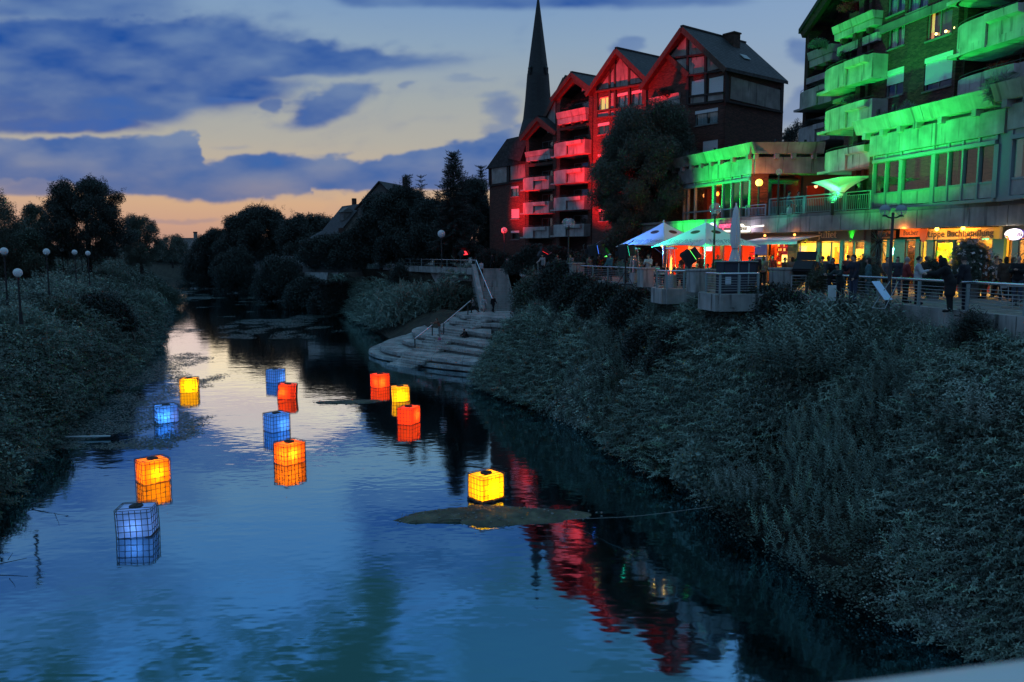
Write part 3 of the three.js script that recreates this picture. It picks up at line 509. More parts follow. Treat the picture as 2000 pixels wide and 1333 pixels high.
  // recessed balcony bays: piers, floors, a gable frame
  const loggia = (w, o) => {
    const sp = w.at(...o.peak), yl = w.at(...o.left)[1], yr = w.at(...o.right)[1], L = w.L, ye = (yl + yr) / 2, pw = o.pier ?? 0.55, rec = 1.7, d = 9;
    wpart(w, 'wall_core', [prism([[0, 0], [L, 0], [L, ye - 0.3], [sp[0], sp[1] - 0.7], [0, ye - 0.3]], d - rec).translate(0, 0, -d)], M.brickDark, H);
    wpart(w, 'pier', [box(0, pw, 0, ye, -rec, 0)], M.brick, H); wpart(w, 'pier', [box(L - pw, L, 0, ye, -rec, 0)], M.brick, H);
    roofOver(w, 0, ye, L / 2, sp[1] + (o.lift ?? 0), L, ye, d, 0.5);
    const g = (a) => beam([a ? L - 0.2 : 0.2, ye - 0.1, 0.12], [L / 2, sp[1] - 0.35, 0.12], 0.3, 0.5);
    wpart(w, 'gable_frame', [g(0)], M.timber, H); wpart(w, 'gable_frame', [g(1)], M.timber, H);
    wpart(w, 'collar_panel', [prism([[L * 0.62, ye + 0.15], [L * 0.82, ye + 0.15], [L * 0.62, ye + (sp[1] - ye) * 0.5]], 0.06).translate(0, 0, -0.5)], M.cladding, H);
    o.floors.forEach(([vt, vb, kind], i) => {
      const um = o.um, yt = w.at(um, vt, kind ? 0.5 : 0.9)[1], yb = w.at(um, vb, kind ? 0.5 : 0.9)[1];
      if (kind) { trough(w, H, pw + 0.02, L - pw - 0.02, yb, yt, 0.02, 0.5); wpart(w, 'floor_beam', [box(pw, L - pw, yb - 0.55, yb - 0.25, -0.3, 0.05)], M.timber, H); wpart(w, 'floor', [box(pw, L - pw, yb - 0.4, yb - 0.22, -rec, -0.302)], M.balcony, H); }
      else balcony(w, H, 0.05, L * 0.52, L - 0.1, yb, yt, 0.95, -rec, { rail: true });
      const dr = { s0: pw + 0.5, s1: L - pw - 0.4, y0: yb + 0.2, y1: yb + 2.35 };
      windowIn(w, H, dr, { z: -rec + 0.02, n: 3, sill: false, back: false, lit: o.lit === i ? glow([1.0, 0.42, 0.06], 0.9) : null });
    });
  };
  loggia(bay(1266, 1340, 38, -0.6), { peak: [1297, 112], left: [1267, 158], right: [1339, 146], um: 1300, floors: [[186, 208, 1], [232, 256, 0], [282, 306, 0], [332, 356, 0], [380, 404, 0]] });
  loggia(bay(1087, 1156), { peak: [1121, 149], left: [1087, 188], right: [1155, 178], um: 1121, lit: 0, floors: [[214, 238, 1], [275, 302, 0], [330, 357, 0], [384, 410, 0], [438, 462, 0]] });
  loggia(bay(1027, 1086), { peak: [1057, 234], left: [1027, 268], right: [1086, 258], um: 1057, floors: [[293, 312, 1], [345, 370, 0], [394, 417, 0], [443, 465, 0]] });
  // timbered bay with windows
  {
    const w = bay(1158, 1265), p = w.at(1209, 104), yr = w.at(1264, 157)[1], yl = w.at(1164, 178)[1], L = w.L, ye = (yr + yl) / 2, d = 9;
    const holes = [rect(w, 1170, 189, 1192, 214), rect(w, 1206, 181, 1230, 209), rect(w, 1234, 176, 1257, 206), rect(w, 1168, 300, 1194, 328), rect(w, 1168, 355, 1194, 380), rect(w, 1170, 408, 1194, 432), rect(w, 1168, 240, 1190, 262)];
    wpart(w, 'wall', [sheet([[0, 0], [L, 0], [L, ye], [L / 2, p[1] - 0.1], [0, ye]], holes, -0.3, 0)], M.brick, H);
    wpart(w, 'wall_core', [prism([[0.05, 0], [L - 0.05, 0], [L - 0.05, ye - 0.35], [L / 2, p[1] - 0.7], [0.05, ye - 0.35]], d - 0.85).translate(0, 0, -d)], M.brickDark, H);
    holes.forEach((r, i) => windowIn(w, H, r, { n: 2, frame: i === 0 ? M.frameWhite : M.frame, casing: i !== 0, curtain: i === 1 || i === 5 || i === 2, lit: i === 0 ? glow([1.0, 0.55, 0.08], 1.0) : null, label: i === 0 ? 'lit yellow window' : undefined }));
    roofOver(w, 0, ye, L / 2, p[1], L, ye, d);
    panel(w, [[1169, 176], [1190, 146], [1190, 172]]); panel(w, [[1194, 143], [1201, 132], [1201, 170], [1194, 171]]); panel(w, [[1204, 128], [1212, 114], [1228, 133], [1228, 167], [1204, 170]]); panel(w, [[1232, 136], [1256, 160], [1232, 165]]);
    panel(w, [[1194, 182], [1201, 181], [1201, 210], [1194, 211]]); panel(w, [[1169, 221], [1191, 217], [1191, 227], [1169, 230]]); panel(w, [[1194, 217], [1201, 216], [1201, 225], [1194, 226]]); panel(w, [[1205, 216], [1229, 211], [1229, 220], [1205, 224]]); panel(w, [[1233, 210], [1258, 205], [1258, 215], [1233, 219]]);
    timber(w, [[[1166, 180], [1260, 165], 0.5], [[1192, 143], [1192, 226]], [[1202.5, 126], [1202.5, 226]], [[1230, 130], [1230, 220]], [[1168, 217], [1260, 207], 0.22], [[1168, 231], [1260, 220], 0.3], [[1167, 172], [1167, 232]], [[1260, 160], [1260, 222], 0.5]]);
  }
  // the panel of a gable that shows between the two balcony bays, and the low left end
  {
    const w = bay(1066, 1090, 38, 1.6), P = polyOf(w, [[1066, 225], [1104, 160], [1104, 250], [1066, 250]]);
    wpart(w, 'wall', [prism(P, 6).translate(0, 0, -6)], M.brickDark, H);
    panel(w, [[1067, 226], [1085, 197], [1085, 242], [1075, 236]]);
    const A = w.at(1066, 226), B = w.at(1106, 156);
    wpart(w, 'barge_board', [beam([A[0] - 0.5, A[1] - 0.9, 0.3], [B[0], B[1] + 0.1, 0.3], 0.14, 0.45)], M.timber, H);
    wpart(w, 'roof_side', [prism([[A[0] - 0.6, A[1] - 0.9], [B[0], B[1] + 0.1], [B[0], B[1] + 0.4], [A[0] - 0.6, A[1] - 0.5]], 7).translate(0, 0.1, -6.8)], M.tile, H);
  }
  {
    const w = bay(956, 1026, 38, 0.5), ye = w.at(990, 322)[1], L = w.L, d = 9, holes = [rect(w, 998, 364, 1013, 384), rect(w, 998, 408, 1014, 428), rect(w, 998, 451, 1014, 468)];
    const k = w.at(1000, 271)[1];
    wpart(w, 'wall', [sheet([[0, 0], [L, 0], [L, ye], [0, ye]], holes, -0.3, 0)], M.brick, H);
    wpart(w, 'wall_core', [box(0.05, L, 0, ye - 0.05, -d, -0.85)], M.brickDark, H);
    holes.forEach((r, i) => windowIn(w, H, r, { n: 1, casing: i !== 1, shutter: i === 1 ? 0.95 : 0, curtain: i === 0 }));
    panel(w, [[961, 326], [990, 324], [990, 356], [962, 360]], M.cladding, 0.02, 'wall_panel'); panel(w, [[998, 316], [1027, 313], [1027, 350], [998, 352]], M.cladding, 0.02, 'wall_panel');
    timber(w, [[[957, 324], [957, 362], 0.3], [[994, 318], [994, 356], 0.4], [[957, 364], [1027, 353], 0.3]], M.timberDark, 0.02);
    const sR = w.at(1024, 300)[0];
    wpart(w, 'roof', [prism([[-0.4, ye - 0.2], [L * 0.55, k], [L + 2.5, k + 0.15], [L + 2.5, ye - 0.2]], d).translate(0, 0, -d + 0.3)], M.tile, H);
    wpart(w, 'roof_side', [prism([[w.at(995, 309)[0], w.at(995, 309)[1]], [w.at(1057, 236)[0], w.at(1057, 232)[1]], [w.at(1057, 236)[0], w.at(1057, 240)[1]], [w.at(1030, 290)[0], ye]], 0.8).translate(0, 0, 0.3)], M.tile, H);
  }
}
// --- the church spire behind it
{
  const D = 150, c = atD(1050, 300, D), S = thing('church_tower', 'tall dark pointed church spire rising behind the red lit house', 'church', [c.x, 8, -D]);
  const hy = (v) => atD(1050, v, D).y - 8, wd = (px) => px / FL * D / 2;
  part('tower', [cbox(6.2, hy(262), 6.2, 0, hy(262) / 2, 0)], M.plasterDark, S);
  const oct = (r0, r1, y0, y1) => new THREE.CylinderGeometry(r1, r0, y1 - y0, 8, 1).rotateY(Math.PI / 8).translate(0, (y0 + y1) / 2, 0);
  part('spire', [oct(wd(78), wd(61), hy(266), hy(235)), oct(wd(61), wd(53), hy(235), hy(200)), oct(wd(53), wd(44), hy(200), hy(146)), oct(wd(43), wd(4), hy(146), hy(-2)), cyl(0.1, 0.03, 5, 0, hy(-2), 0, 6)], M.slate, S);
  for (let k = 0; k < 4; k++) { const a = k * Math.PI / 2 + Math.PI / 4; part('gallery_dormer', [cbox(0.8, hy(136) - hy(148), 0.5).rotateY(-a).translate(Math.cos(a) * 1.95, (hy(136) + hy(148)) / 2, Math.sin(a) * 1.95), new THREE.ConeGeometry(0.5, 0.5, 4).rotateY(Math.PI / 4 - a).translate(Math.cos(a) * 1.95, hy(136) + 0.25, Math.sin(a) * 1.95)], M.slate, S); }
  part('clock_slit', [cbox(0.5, 6, 0.2, 0, hy(185), wd(48) * 0.98)], M.black, S);
}
// --- houses far down the right bank
function house(label, u, v0, D, w, d, h, ridge, turn, o = {}) {
  const p = atD(u, v0, D), S = thing('house', label, 'house', [p.x, o.y ?? 7, -D], turn, 'houses'.slice(0, 0) || undefined);
  part('wall', [cbox(w, h, d, 0, h / 2, 0), prism([[-w / 2, h], [w / 2, h], [0, h + ridge - 0.15]], d - 0.02).translate(0, 0, -d / 2 + 0.01)], o.mat ?? M.plaster, S);
  const sl = (k) => { const L = Math.hypot(w / 2 + 0.4, ridge + 0.3); return cbox(L, 0.22, d + 0.9, L / 2, 0, 0).rotateZ(-Math.atan2(ridge, w / 2)).translate(0, h + ridge, 0).scale(k, 1, 1); };
  const r = part('roof', [sl(1)], M.tile, S); const r2 = part('roof', [rbox(0.01, 0.01, 0.01, 0.001), cbox(Math.hypot(w / 2 + 0.4, ridge + 0.3), 0.22, d + 0.9, -Math.hypot(w / 2 + 0.4, ridge + 0.3) / 2, 0, 0).rotateZ(Math.atan2(ridge, w / 2)).translate(0, h + ridge, 0)], M.tile, S);
  part('chimney', [cbox(0.7, 1.8, 0.7, w * 0.12, h + ridge + 0.5, -d * 0.2)], M.brickDark, r);
  if (o.dormer) { part('dormer', [cbox(1.8, 1.5, 2.2, -w * 0.22, h + ridge * 0.5 + 0.4, d * 0.2), prism([[-1.2, 0], [1.2, 0], [0, 0.9]], 2.6).translate(-w * 0.22, h + ridge * 0.5 + 1.15, d * 0.2 - 1.3)], M.plasterDark, r2); }
  for (let i = 0; i < (o.nw ?? 2); i++) for (let f = 0; f < 2; f++) {
    const x = (i - ((o.nw ?? 2) - 1) / 2) * (w / (o.nw ?? 2)) * 0.8, y = 1.2 + f * 2.8; if (y + 1.4 > h + ridge * 0.6) continue;
    const f2 = part('window', [...ring({ s0: x - 0.5, s1: x + 0.5, y0: y, y1: y + 1.4 }, 0.09, d / 2 - 0.02, d / 2 + 0.06), box(x - 0.04, x + 0.04, y + 0.09, y + 1.31, d / 2 - 0.01, d / 2 + 0.05)], M.frameWhite, S);
    part('pane', [box(x - 0.42, x + 0.42, y + 0.08, y + 1.32, d / 2 + 0.005, d / 2 + 0.02)], M.black, f2);
  }
  return S;
}
house('pale rendered house with dormer and steep roof half hidden by dark trees', 690, 480, 150, 9, 10, 6.4, 5.2, 0.55, { dormer: true, nw: 3, mat: M.plasterHouse });
house('large house with a broad dark roof behind the conifers', 772, 480, 140, 8.5, 11, 10.4, 4.2, -0.3, { nw: 3, mat: M.plasterDark });
house('low house with a chimney beside the pale rendered house', 664, 485, 165, 12, 9, 5.2, 3.4, 0.5, {});
house('small house with a pale gable low among the trees', 650, 490, 128, 6.4, 8, 2.4, 3.2, -0.25, { mat: M.plasterDark, y: 6.8 });
{
  const p = atD(382, 478, 700), c = thing('factory_chimney', 'thin far chimney stack on the horizon left of the dark trees', 'chimney', [p.x, 4.5, -700]);
  part('shaft', [cyl(2, 1.5, p.y + 6, 0, 0, 0, 12)], M.concreteDark, c); part('rim', [cyl(1.8, 1.8, 1, 0, p.y + 5.6, 0, 12)], M.black, c);
  const q = atD(362, 477, 800), b = thing('far_block', 'pale square block of flats on the horizon', 'building', [q.x, 4.5, -800]);
  part('wall', [cbox(19, q.y + 0.5, 14, 0, (q.y + 0.5) / 2, 0)], M.concrete, b); part('roof', [cbox(20, 1, 15, 0, q.y + 1, 0)], M.concreteDark, b);
}
// --- the shopping terrace: shops at promenade level, a concrete band, two glazed pavilions with planters on top
const BASE = Wall([11.2, -63.6], [25.6, -30.3], 8);        // the face of the concrete band
const ctr = thing('shopping_centre', 'two storey concrete shopping terrace with glazed pavilions and planters lit green', 'building', [16, 8, -52]);
const sB = (u, v = 430, off = 0) => BASE.at(u, v, off)[0];
const PR = Wall(xz(1697, 310, 46), xz(2096, 310, 33.4), 8), PL = Wall(xz(1333, 330, 64.5), xz(1472, 330, 55.6), 8);
const PS = Wall([PL.q[0], PL.q[1]], [PL.q[0] + 5.2, PL.q[1] + 0.2], 8);
{
  const Lb = BASE.L;
  // band panels
  const js = [sB(1288), sB(1333), sB(1396), sB(1458), sB(1520), sB(1582), sB(1642), sB(1699.5), sB(1791), sB(1893), sB(1968), sB(2070), Lb + 6];
  for (let i = 1; i < js.length; i++) wpart(BASE, 'band_panel', [rbox(js[i] - js[i - 1] - 0.03, 0.92, 0.22, 0.015, (js[i] + js[i - 1]) / 2, 3.66, -0.11)], M.concrete, ctr);
  wpart(BASE, 'floor_slab', [box(-2, Lb + 6, 3.3, 4.1, -17, -0.24)], M.concreteDark, ctr);
  wpart(BASE, 'kerb', [box(-2, Lb + 6, 4.13, 4.3, -0.35, -0.02)], M.concreteDark, ctr);
  // back and side walls of the ground floor
  wpart(BASE, 'wall', [box(-2, Lb + 6, 0, 3.3, -9.3, -9.0), box(-2.3, -2, 0, 3.3, -9.3, -1.2)], M.brickDark, ctr);
  // right pavilion and left pavilion
  const pavilion = (w, ps, fas, plan, o = {}) => {           // ps: window divisions, fas: fascia joints, plan: planter joints (all along x)
    const s0 = ps[0], s1 = ps[ps.length - 1];
    wpart(w, 'sill_beam', [box(s0, s1, 4.3, 4.46, -0.25, 0.06)], M.frameTeal, ctr);
    wpart(w, 'head_beam', [box(s0, s1, 6.9, 7.08, -0.2, 0.14)], M.frameTeal, ctr);
    for (let i = 0; i < ps.length; i++) wpart(w, 'mullion', [box(ps[i] - (o.wide?.includes(i) ? 0.13 : 0.05), ps[i] + (o.wide?.includes(i) ? 0.13 : 0.05), 4.47, 6.89, -0.16, 0.05), box(ps[i] - 0.05, ps[i] + 0.05, 7.09, 7.32, -0.1, 0.06)], M.frameTeal, ctr);
    for (let i = 1; i < ps.length; i++) {
      const a = ps[i - 1] + 0.055, b = ps[i] - 0.055;
      if (!o.low) wpart(w, 'spandrel_panel', [box(a, b, 4.5, o.sill ?? 5.15, -0.09, -0.03)], M.balcony, ctr);
      wpart(w, 'window_pane', [box(a, b, o.low ? 4.5 : (o.sill ?? 5.15) + 0.05, 6.88, -0.082, -0.08)], M.glass, ctr);
      if (!o.low) wpart(w, 'transom', [box(a, b, (o.sill ?? 5.15), (o.sill ?? 5.15) + 0.1, -0.12, 0.0)], M.frameTeal, ctr);
      else wpart(w, 'transom', [box(a, b, 5.02, 5.12, -0.12, 0.0)], M.frameTeal, ctr);
      wpart(w, 'top_light', [box(a, b, 7.1, 7.3, -0.06, -0.02)], M.balcony, ctr);
    }
    for (let i = 1; i < fas.length; i++) wpart(w, 'fascia_panel', [rbox(fas[i] - fas[i - 1] - 0.03, 1.1, 0.2, 0.015, (fas[i] + fas[i - 1]) / 2, 7.88, 0.02)], M.concrete, ctr);
    for (let i = 1; i < plan.length; i++) {
      const L = plan[i] - plan[i - 1] - 0.03;
      wpart(w, 'planter', [prism([[-0.9, 8.62], [0.34, 8.62], [0.66, 9.36], [0.5, 9.36], [0.26, 8.8], [-0.9, 8.8]], L).rotateY(-Math.PI / 2).translate(plan[i] - 0.015, 0, 0), box(plan[i - 1] + 0.015, plan[i] - 0.015, 8.8, 9.2, -0.9, -0.7)], M.concrete, ctr);
      for (let k = 0; k < 2; k++) { const s = plan[i - 1] + L * (0.25 + 0.5 * k); wpart(w, 'bracket', [box(s - 0.14, s + 0.14, 8.3, 8.62, -0.1, 0.36)], M.concrete, ctr); }
    }
    wpart(w, 'roof', [box(s0 - 0.3, s1 + 0.2, 8.3, 8.58, -7, -0.1)], M.concreteDark, ctr);
    wpart(w, 'floor', [box(s0, s1, 4.12, 4.28, -6.5, -0.26)], M.room, ctr);
  };
  const sR = (u, v = 340) => PR.at(u, v)[0];
  pavilion(PR, [sR(1707), sR(1731), sR(1760, 340), sR(1823), sR(1852), sR(1880), sR(1911), sR(1945)], [sR(1702, 290), sR(1760, 290), sR(1823, 280), sR(1966, 265)], [sR(1690, 240) - 0.3, sR(1752, 240), sR(1817, 235), sR(1952, 220)], { wide: [2, 3, 7] });
  // the part at the picture's right edge stands a little forward
  const PF = Wall([PR.p[0] + PR.n[0] * 0.55, PR.p[1] + PR.n[1] * 0.55], [PR.q[0] + PR.n[0] * 0.55, PR.q[1] + PR.n[1] * 0.55], 8), sF = (u, v = 340) => PF.at(u, v)[0];
  pavilion(PF, [sF(1974), sF(2012), sF(2050), sF(2092), PF.L + 2, PF.L + 5], [sF(1970, 265), sF(2060, 260), PF.L + 5], [sF(1955, 210), sF(2040, 200), PF.L + 5], {});
  wpart(PR, 'wall_panel', [box(sR(1945) + 0.05, sF(1974), 4.3, 8.3, -0.3, -0.04)], M.frameTeal, ctr);
  // end of the right pavilion, its rooms, and a back wall
  wpart(PR, 'end_wall', [box(sR(1698), sR(1707) - 0.06, 4.12, 8.3, -6.5, 0.02)], M.brick, ctr);
  wpart(PR, 'inner_wall', [box(sR(1707), PR.L + 5, 4.28, 8.3, -3.6, -3.4)], M.room, ctr);
  for (const [u, h, c] of [[1718, 1.1, M.room], [1742, 1.4, M.black], [1790, 1.0, M.black], [1866, 1.2, M.black], [1896, 1.2, M.room], [1925, 1.3, M.black]]) wpart(PR, 'desk', [cbox(0.9, h, 0.5, sR(u), 4.28 + h / 2, -1.2 - h * 0.3)], c, ctr);
  const sL = (u, v = 370) => PL.at(u, v)[0];
  pavilion(PL, [sL(1336), sL(1344), sL(1358), sL(1394), sL(1412), sL(1429), sL(1447), sL(1466)], [sL(1327, 338), sL(1355, 338), sL(1393, 335), sL(1431, 330), PL.L - 0.02], [sL(1316, 322) - 0.2, sL(1347, 320), sL(1386, 315), sL(1423, 310), PL.L + 0.66], { wide: [3, 7], low: true });
  // the side of the left pavilion that faces the viewer
  wpart(PS, 'fascia_panel', [rbox(1.9, 1.1, 0.2, 0.015, 1.0, 7.88, 0.02)], M.concrete, ctr); wpart(PS, 'fascia_panel', [rbox(1.9, 1.1, 0.2, 0.015, 2.93, 7.88, 0.02)], M.concrete, ctr); wpart(PS, 'fascia_panel', [rbox(2.9, 1.1, 0.2, 0.015, 5.36, 7.88, 0.02)], M.concrete, ctr);
  for (const [a, b] of [[-0.4, 2.1], [2.13, 4.6]]) { wpart(PS, 'planter', [prism([[-0.9, 8.62], [0.34, 8.62], [0.66, 9.36], [0.5, 9.36], [0.26, 8.8], [-0.9, 8.8]], b - a).rotateY(-Math.PI / 2).translate(b, 0, 0)], M.concrete, ctr); for (const k of [0.2, 0.75]) wpart(PS, 'bracket', [cbox(0.28, 0.32, 0.46, lerp(a, b, k), 8.46, 0.13)], M.concrete, ctr); }
  wpart(PS, 'corner_pier', [box(-0.12, 1.05, 4.12, 7.32, -0.4, -0.02)], M.brick, ctr, 'brick pier glowing red beside the lit terrace lamp');
  wpart(PL, 'corner_post', [box(PL.L - 0.5, PL.L - 0.02, 4.12, 7.32, -0.3, 0.0)], M.frameTeal, ctr);
  // rooms of the restaurant in the left pavilion
  wpart(PL, 'inner_wall', [box(-0.3, PL.L - 0.3, 4.28, 8.3, -4.2, -4.0)], M.roomRed, ctr);
  wpart(PL, 'ceiling', [box(0, PL.L - 0.2, 7.0, 7.1, -4, -0.3)], M.room, ctr);
  for (const [u, w2] of [[1336, 0.5], [1352, 0.25], [1400, 0.2], [1422, 0.5]]) wpart(PL, 'column', [cbox(w2, 2.7, 0.4, sL(u), 5.63, -2.2)], M.roomRed, ctr);
  // the recess behind the terrace
  const bw = Wall([PS.p[0] - 1, PS.p[1] - 4.2], [PR.p[0] + 7.5, PR.p[1] - 8], 8);
  wpart(bw, 'terrace_back_wall', [sheet([[0, 4.1], [bw.L, 4.1], [bw.L, 8.3], [0, 8.3]], [rect(bw, 1506, 358, 1558, 405), rect(bw, 1574, 362, 1612, 402), rect(bw, 1640, 352, 1668, 395)], -0.3, 0)], M.room, ctr);
  wpart(bw, 'inner_wall', [box(0, bw.L, 4.1, 7.4, -3.3, -3.1)], M.roomRed, ctr);
  wpart(bw, 'terrace_roof', [box(2.2, bw.L, 7.32, 7.5, -3, 1.6)], M.concreteDark, ctr);
  for (const [u0, u1] of [[1506, 1532], [1532, 1558], [1574, 1612]]) { const r = rect(bw, u0, 358, u1, 405); wpart(bw, 'window_frame', ring(r, 0.06, -0.2, -0.12), M.frame, ctr); }
}
// --- the apartment tower behind the terrace
{
  const tw = thing('apartment_tower', 'tall brick apartment block with curved balconies lit green at the right edge', 'building', [23, 8, -50]);
  const o = [PR.n[0] * -1.7, PR.n[1] * -1.7], k = PR.b;
  const T1 = Wall([PR.p[0] + o[0] - k[0] * 7.6, PR.p[1] + o[1] - k[1] * 7.6], [PR.p[0] + o[0] + k[0] * 17, PR.p[1] + o[1] + k[1] * 17], 8), H1 = 27;
  const c2 = xz(1571, 150, 64), T2 = Wall(c2, [c2[0] + k[0] * 9.5, c2[1] + k[1] * 9.5], 8);
  const r = (a, b, c, d) => rect(T1, a, b, c, d);
  const W = [[r(1735, 42, 1767, 92), { casing: true, n: 2, curtain: true }], [r(1731, 135, 1765, 187), { casing: true, shutter: 0.55, n: 2 }], [r(1812, 6, 1860, 72), { casing: true, n: 2, label: 'wide window with lit candles on its sill' }], [r(1806, 107, 1860, 172), { casing: true, shutter: 0.8, n: 2 }], [r(1735, -34, 1769, 26), { n: 2, curtain: true }], [r(1774, -30, 1814, 18), { n: 2, curtain: true }]];
  const sG = T1.at(1703, 150)[0], sH = T1.at(1617, 150)[0], sC = T1.at(1868, 110)[0], sC2 = T1.at(1932, 110)[0], sE = T1.at(2000, 100)[0] + 1.2;
  wpart(T1, 'wall', [sheet([[sG, 0], [sC, 0], [sC, H1], [sG, H1]], W.map((x) => x[0]), -0.3, 0)], M.brick, tw);
  wpart(T1, 'wall_core', [box(sG, sC, 0, H1, -10, -0.9)], M.brickDark, tw);
  W.forEach(([q, o2]) => windowIn(T1, tw, q, { ...o2 }));
  wpart(T1, 'string_course', [box(sG, sC, T1.at(1790, 28)[1] - 0.35, T1.at(1790, 28)[1] + 0.1, 0.003, 0.12)], M.concreteDark, tw);
  wpart(T1, 'pier', [box(sG - 0.25, sG - 0.003, 0, H1, -1.5, 0.22), box(sG - 1.05, sG - 0.62, 0, H1, -1.5, 0.3)], M.brickDark, tw);
  wpart(T1, 'rain_gap', [box(sG - 0.62, sG - 0.25, 0, H1, -1.2, -1.0)], M.black, tw);
  // candles on the sill of the wide window
  { const q = W[2][0]; for (const [u, v] of [[1829, 67], [1848, 62], [1866, 55]]) { const [s, y] = T1.at(u, v, -0.05); wpart(T1, 'candle_light', [ball(0.07, s, y + 0.02, -0.05, 10)], glow([1.0, 0.62, 0.2], 6), tw); } wpart(T1, 'sill_glow_panel', [box(q.s0 + 0.03, q.s0 + 0.22, q.y0 + 0.1, q.y1 - 0.3, -0.3, -0.28)], glow([1.0, 0.32, 0.04], 0.8), tw, 'lit orange edge of the curtain'); }
  // balcony stack B on the wall's left, stack C at the right edge
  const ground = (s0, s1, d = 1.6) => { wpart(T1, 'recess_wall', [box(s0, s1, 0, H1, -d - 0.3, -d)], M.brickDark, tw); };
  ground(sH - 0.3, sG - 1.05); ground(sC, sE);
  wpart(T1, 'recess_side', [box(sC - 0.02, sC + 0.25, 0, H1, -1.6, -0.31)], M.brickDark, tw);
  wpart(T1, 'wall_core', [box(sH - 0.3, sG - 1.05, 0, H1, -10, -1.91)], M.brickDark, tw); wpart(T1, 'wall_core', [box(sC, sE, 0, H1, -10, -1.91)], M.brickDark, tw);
  const y1 = (u, v, off = 1) => T1.at(u, v, off)[1], s1 = (u, v, off = 0.6) => T1.at(u, v, off)[0];
  for (const [vt, vb, up] of [[122, 168], [206, 250], [290, 332]]) { balcony(T1, tw, s1(1608, (vt + vb) / 2), s1(1657, (vt + vb) / 2, 1), s1(1704, (vt + vb) / 2, 1), y1(1655, vb), y1(1655, vt), 1.05, -1.6, { rail: true, bulge: 0.15 }); }
  for (const [vt, vb] of [[32, 60], [-52, -24]]) trough(T1, tw, s1(1630, 40), s1(1706, 40), y1(1665, vb), y1(1665, vt), -0.2, 0.65);
  wpart(T1, 'floor_beam', [box(s1(1628, 78), s1(1704, 78), y1(1665, 88), y1(1665, 72), -1.6, 0.3)], M.balcony, tw);
  wpart(T1, 'floor_beam', [box(s1(1612, 100), sG - 1.06, y1(1665, 78) - 3.1, y1(1665, 78) - 2.85, -1.6, -0.1)], M.concreteDark, tw);
  for (const [vt, vb] of [[30, 92], [140, 192], [-80, -20]]) balcony(T1, tw, s1(1866, (vt + vb) / 2), s1(1932, (vt + vb) / 2, 1), sE, y1(1930, vb), y1(1930, vt), 1.05, -1.6, { rail: true, bulge: 0.15 });
  for (const yy of [0, 1, 2, 3]) for (const [a, b] of [[1672, 1700], [1945, 1992]]) { const s0 = s1(a, 180, -1.6), s2 = s1(b, 180, -1.6), y0 = y1(1930, 140) - 2.9 + yy * 2.85; wpart(T1, 'balcony_door', [...ring({ s0, s1: s2, y0, y1: y0 + 2.2 }, 0.08, -1.62, -1.55)], M.frame, tw); }
  // the set-back end with its gable
  const e0 = T2.at(1572, 60), pkS = T2.L * 0.52, sl = (T2.at(1610, 2)[1] - e0[1]) / (T2.at(1610, 2)[0] - e0[0]), pkY = e0[1] + sl * pkS;
  wpart(T2, 'wall', [prism([[0, 0], [T2.L + 3, 0], [T2.L + 3, pkY - 2], [pkS, pkY], [0, e0[1]]], 7).translate(0, 0, -8.8)], M.brickDark, tw);
  wpart(T2, 'pier', [prism([[0, 0], [0.45, 0], [0.45, e0[1] + sl * 0.45], [0, e0[1]]], 1.8).translate(0, 0, -1.8)], M.brickDark, tw);
  wpart(T2, 'gable_frame', [beam([-0.2, e0[1] - 0.35, 0.1], [pkS + 0.5, pkY + sl * 0.5 - 0.3, 0.1], 0.35, 0.55)], M.brickDark, tw);
  wpart(T2, 'roof_side', [prism([[-0.4, e0[1] - 0.4 * sl], [pkS, pkY], [pkS, pkY + 0.4], [-0.4, e0[1] - 0.4 * sl + 0.35]], 9).translate(0, 0.05, -8.6)], M.tile, tw);
  const y2 = (u, v, off = 0.8) => T2.at(u, v, off)[1], s2 = (u, v, off = 0.6) => T2.at(u, v, off)[0];
  trough(T2, tw, s2(1575, 105), s2(1619, 105), y2(1597, 122), y2(1597, 92), -0.4, 0.4, 2);
  for (const [vt, vb] of [[174, 209], [246, 280]]) balcony(T2, tw, s2(1559, 190), s2(1598, 190, 1), s2(1624, 190, 1), y2(1590, vb), y2(1590, vt), 1.0, -1.75, { rail: true, bulge: 0.15 });
  wpart(T2, 'floor_beam', [box(0.46, T2.L, y2(1600, 150), y2(1600, 138), -1.8, 0.1)], M.balcony, tw);
  wpart(T2, 'floor_beam', [box(0.46, T2.L, y2(1600, 228), y2(1600, 222), -1.8, -0.1)], M.concreteDark, tw);
}
// ---------------------------------------------------------------- lit things
const sansBold = await new FontLoader().loadAsync('fonts/droid/droid_sans_bold.typeface.json');
const serif = await new FontLoader().loadAsync('fonts/droid/droid_serif_regular.typeface.json');
const serifBold = await new FontLoader().loadAsync('fonts/droid/droid_serif_bold.typeface.json');
function words(text, font, width, height, depth = 0.04) {   // raised lettering fitted to a width and height, foot left at 0, 0
  const g = new TextGeometry(text, { font, size: 1, depth: depth, curveSegments: 4, bevelEnabled: false }); g.computeBoundingBox();
  const b = g.boundingBox; return g.translate(-b.min.x, -b.min.y, 0).scale(width / (b.max.x - b.min.x), height / (b.max.y - b.min.y), 1);
}
function pointLamp(pos, c, k, radius, parent) { const l = new THREE.PointLight(lin(...c), k); l.position.copy(pos); l.shadow.radius = radius / 0.02; l.castShadow = true; l.name = 'lamp_light'; (parent ?? scene).add(l); return l; }
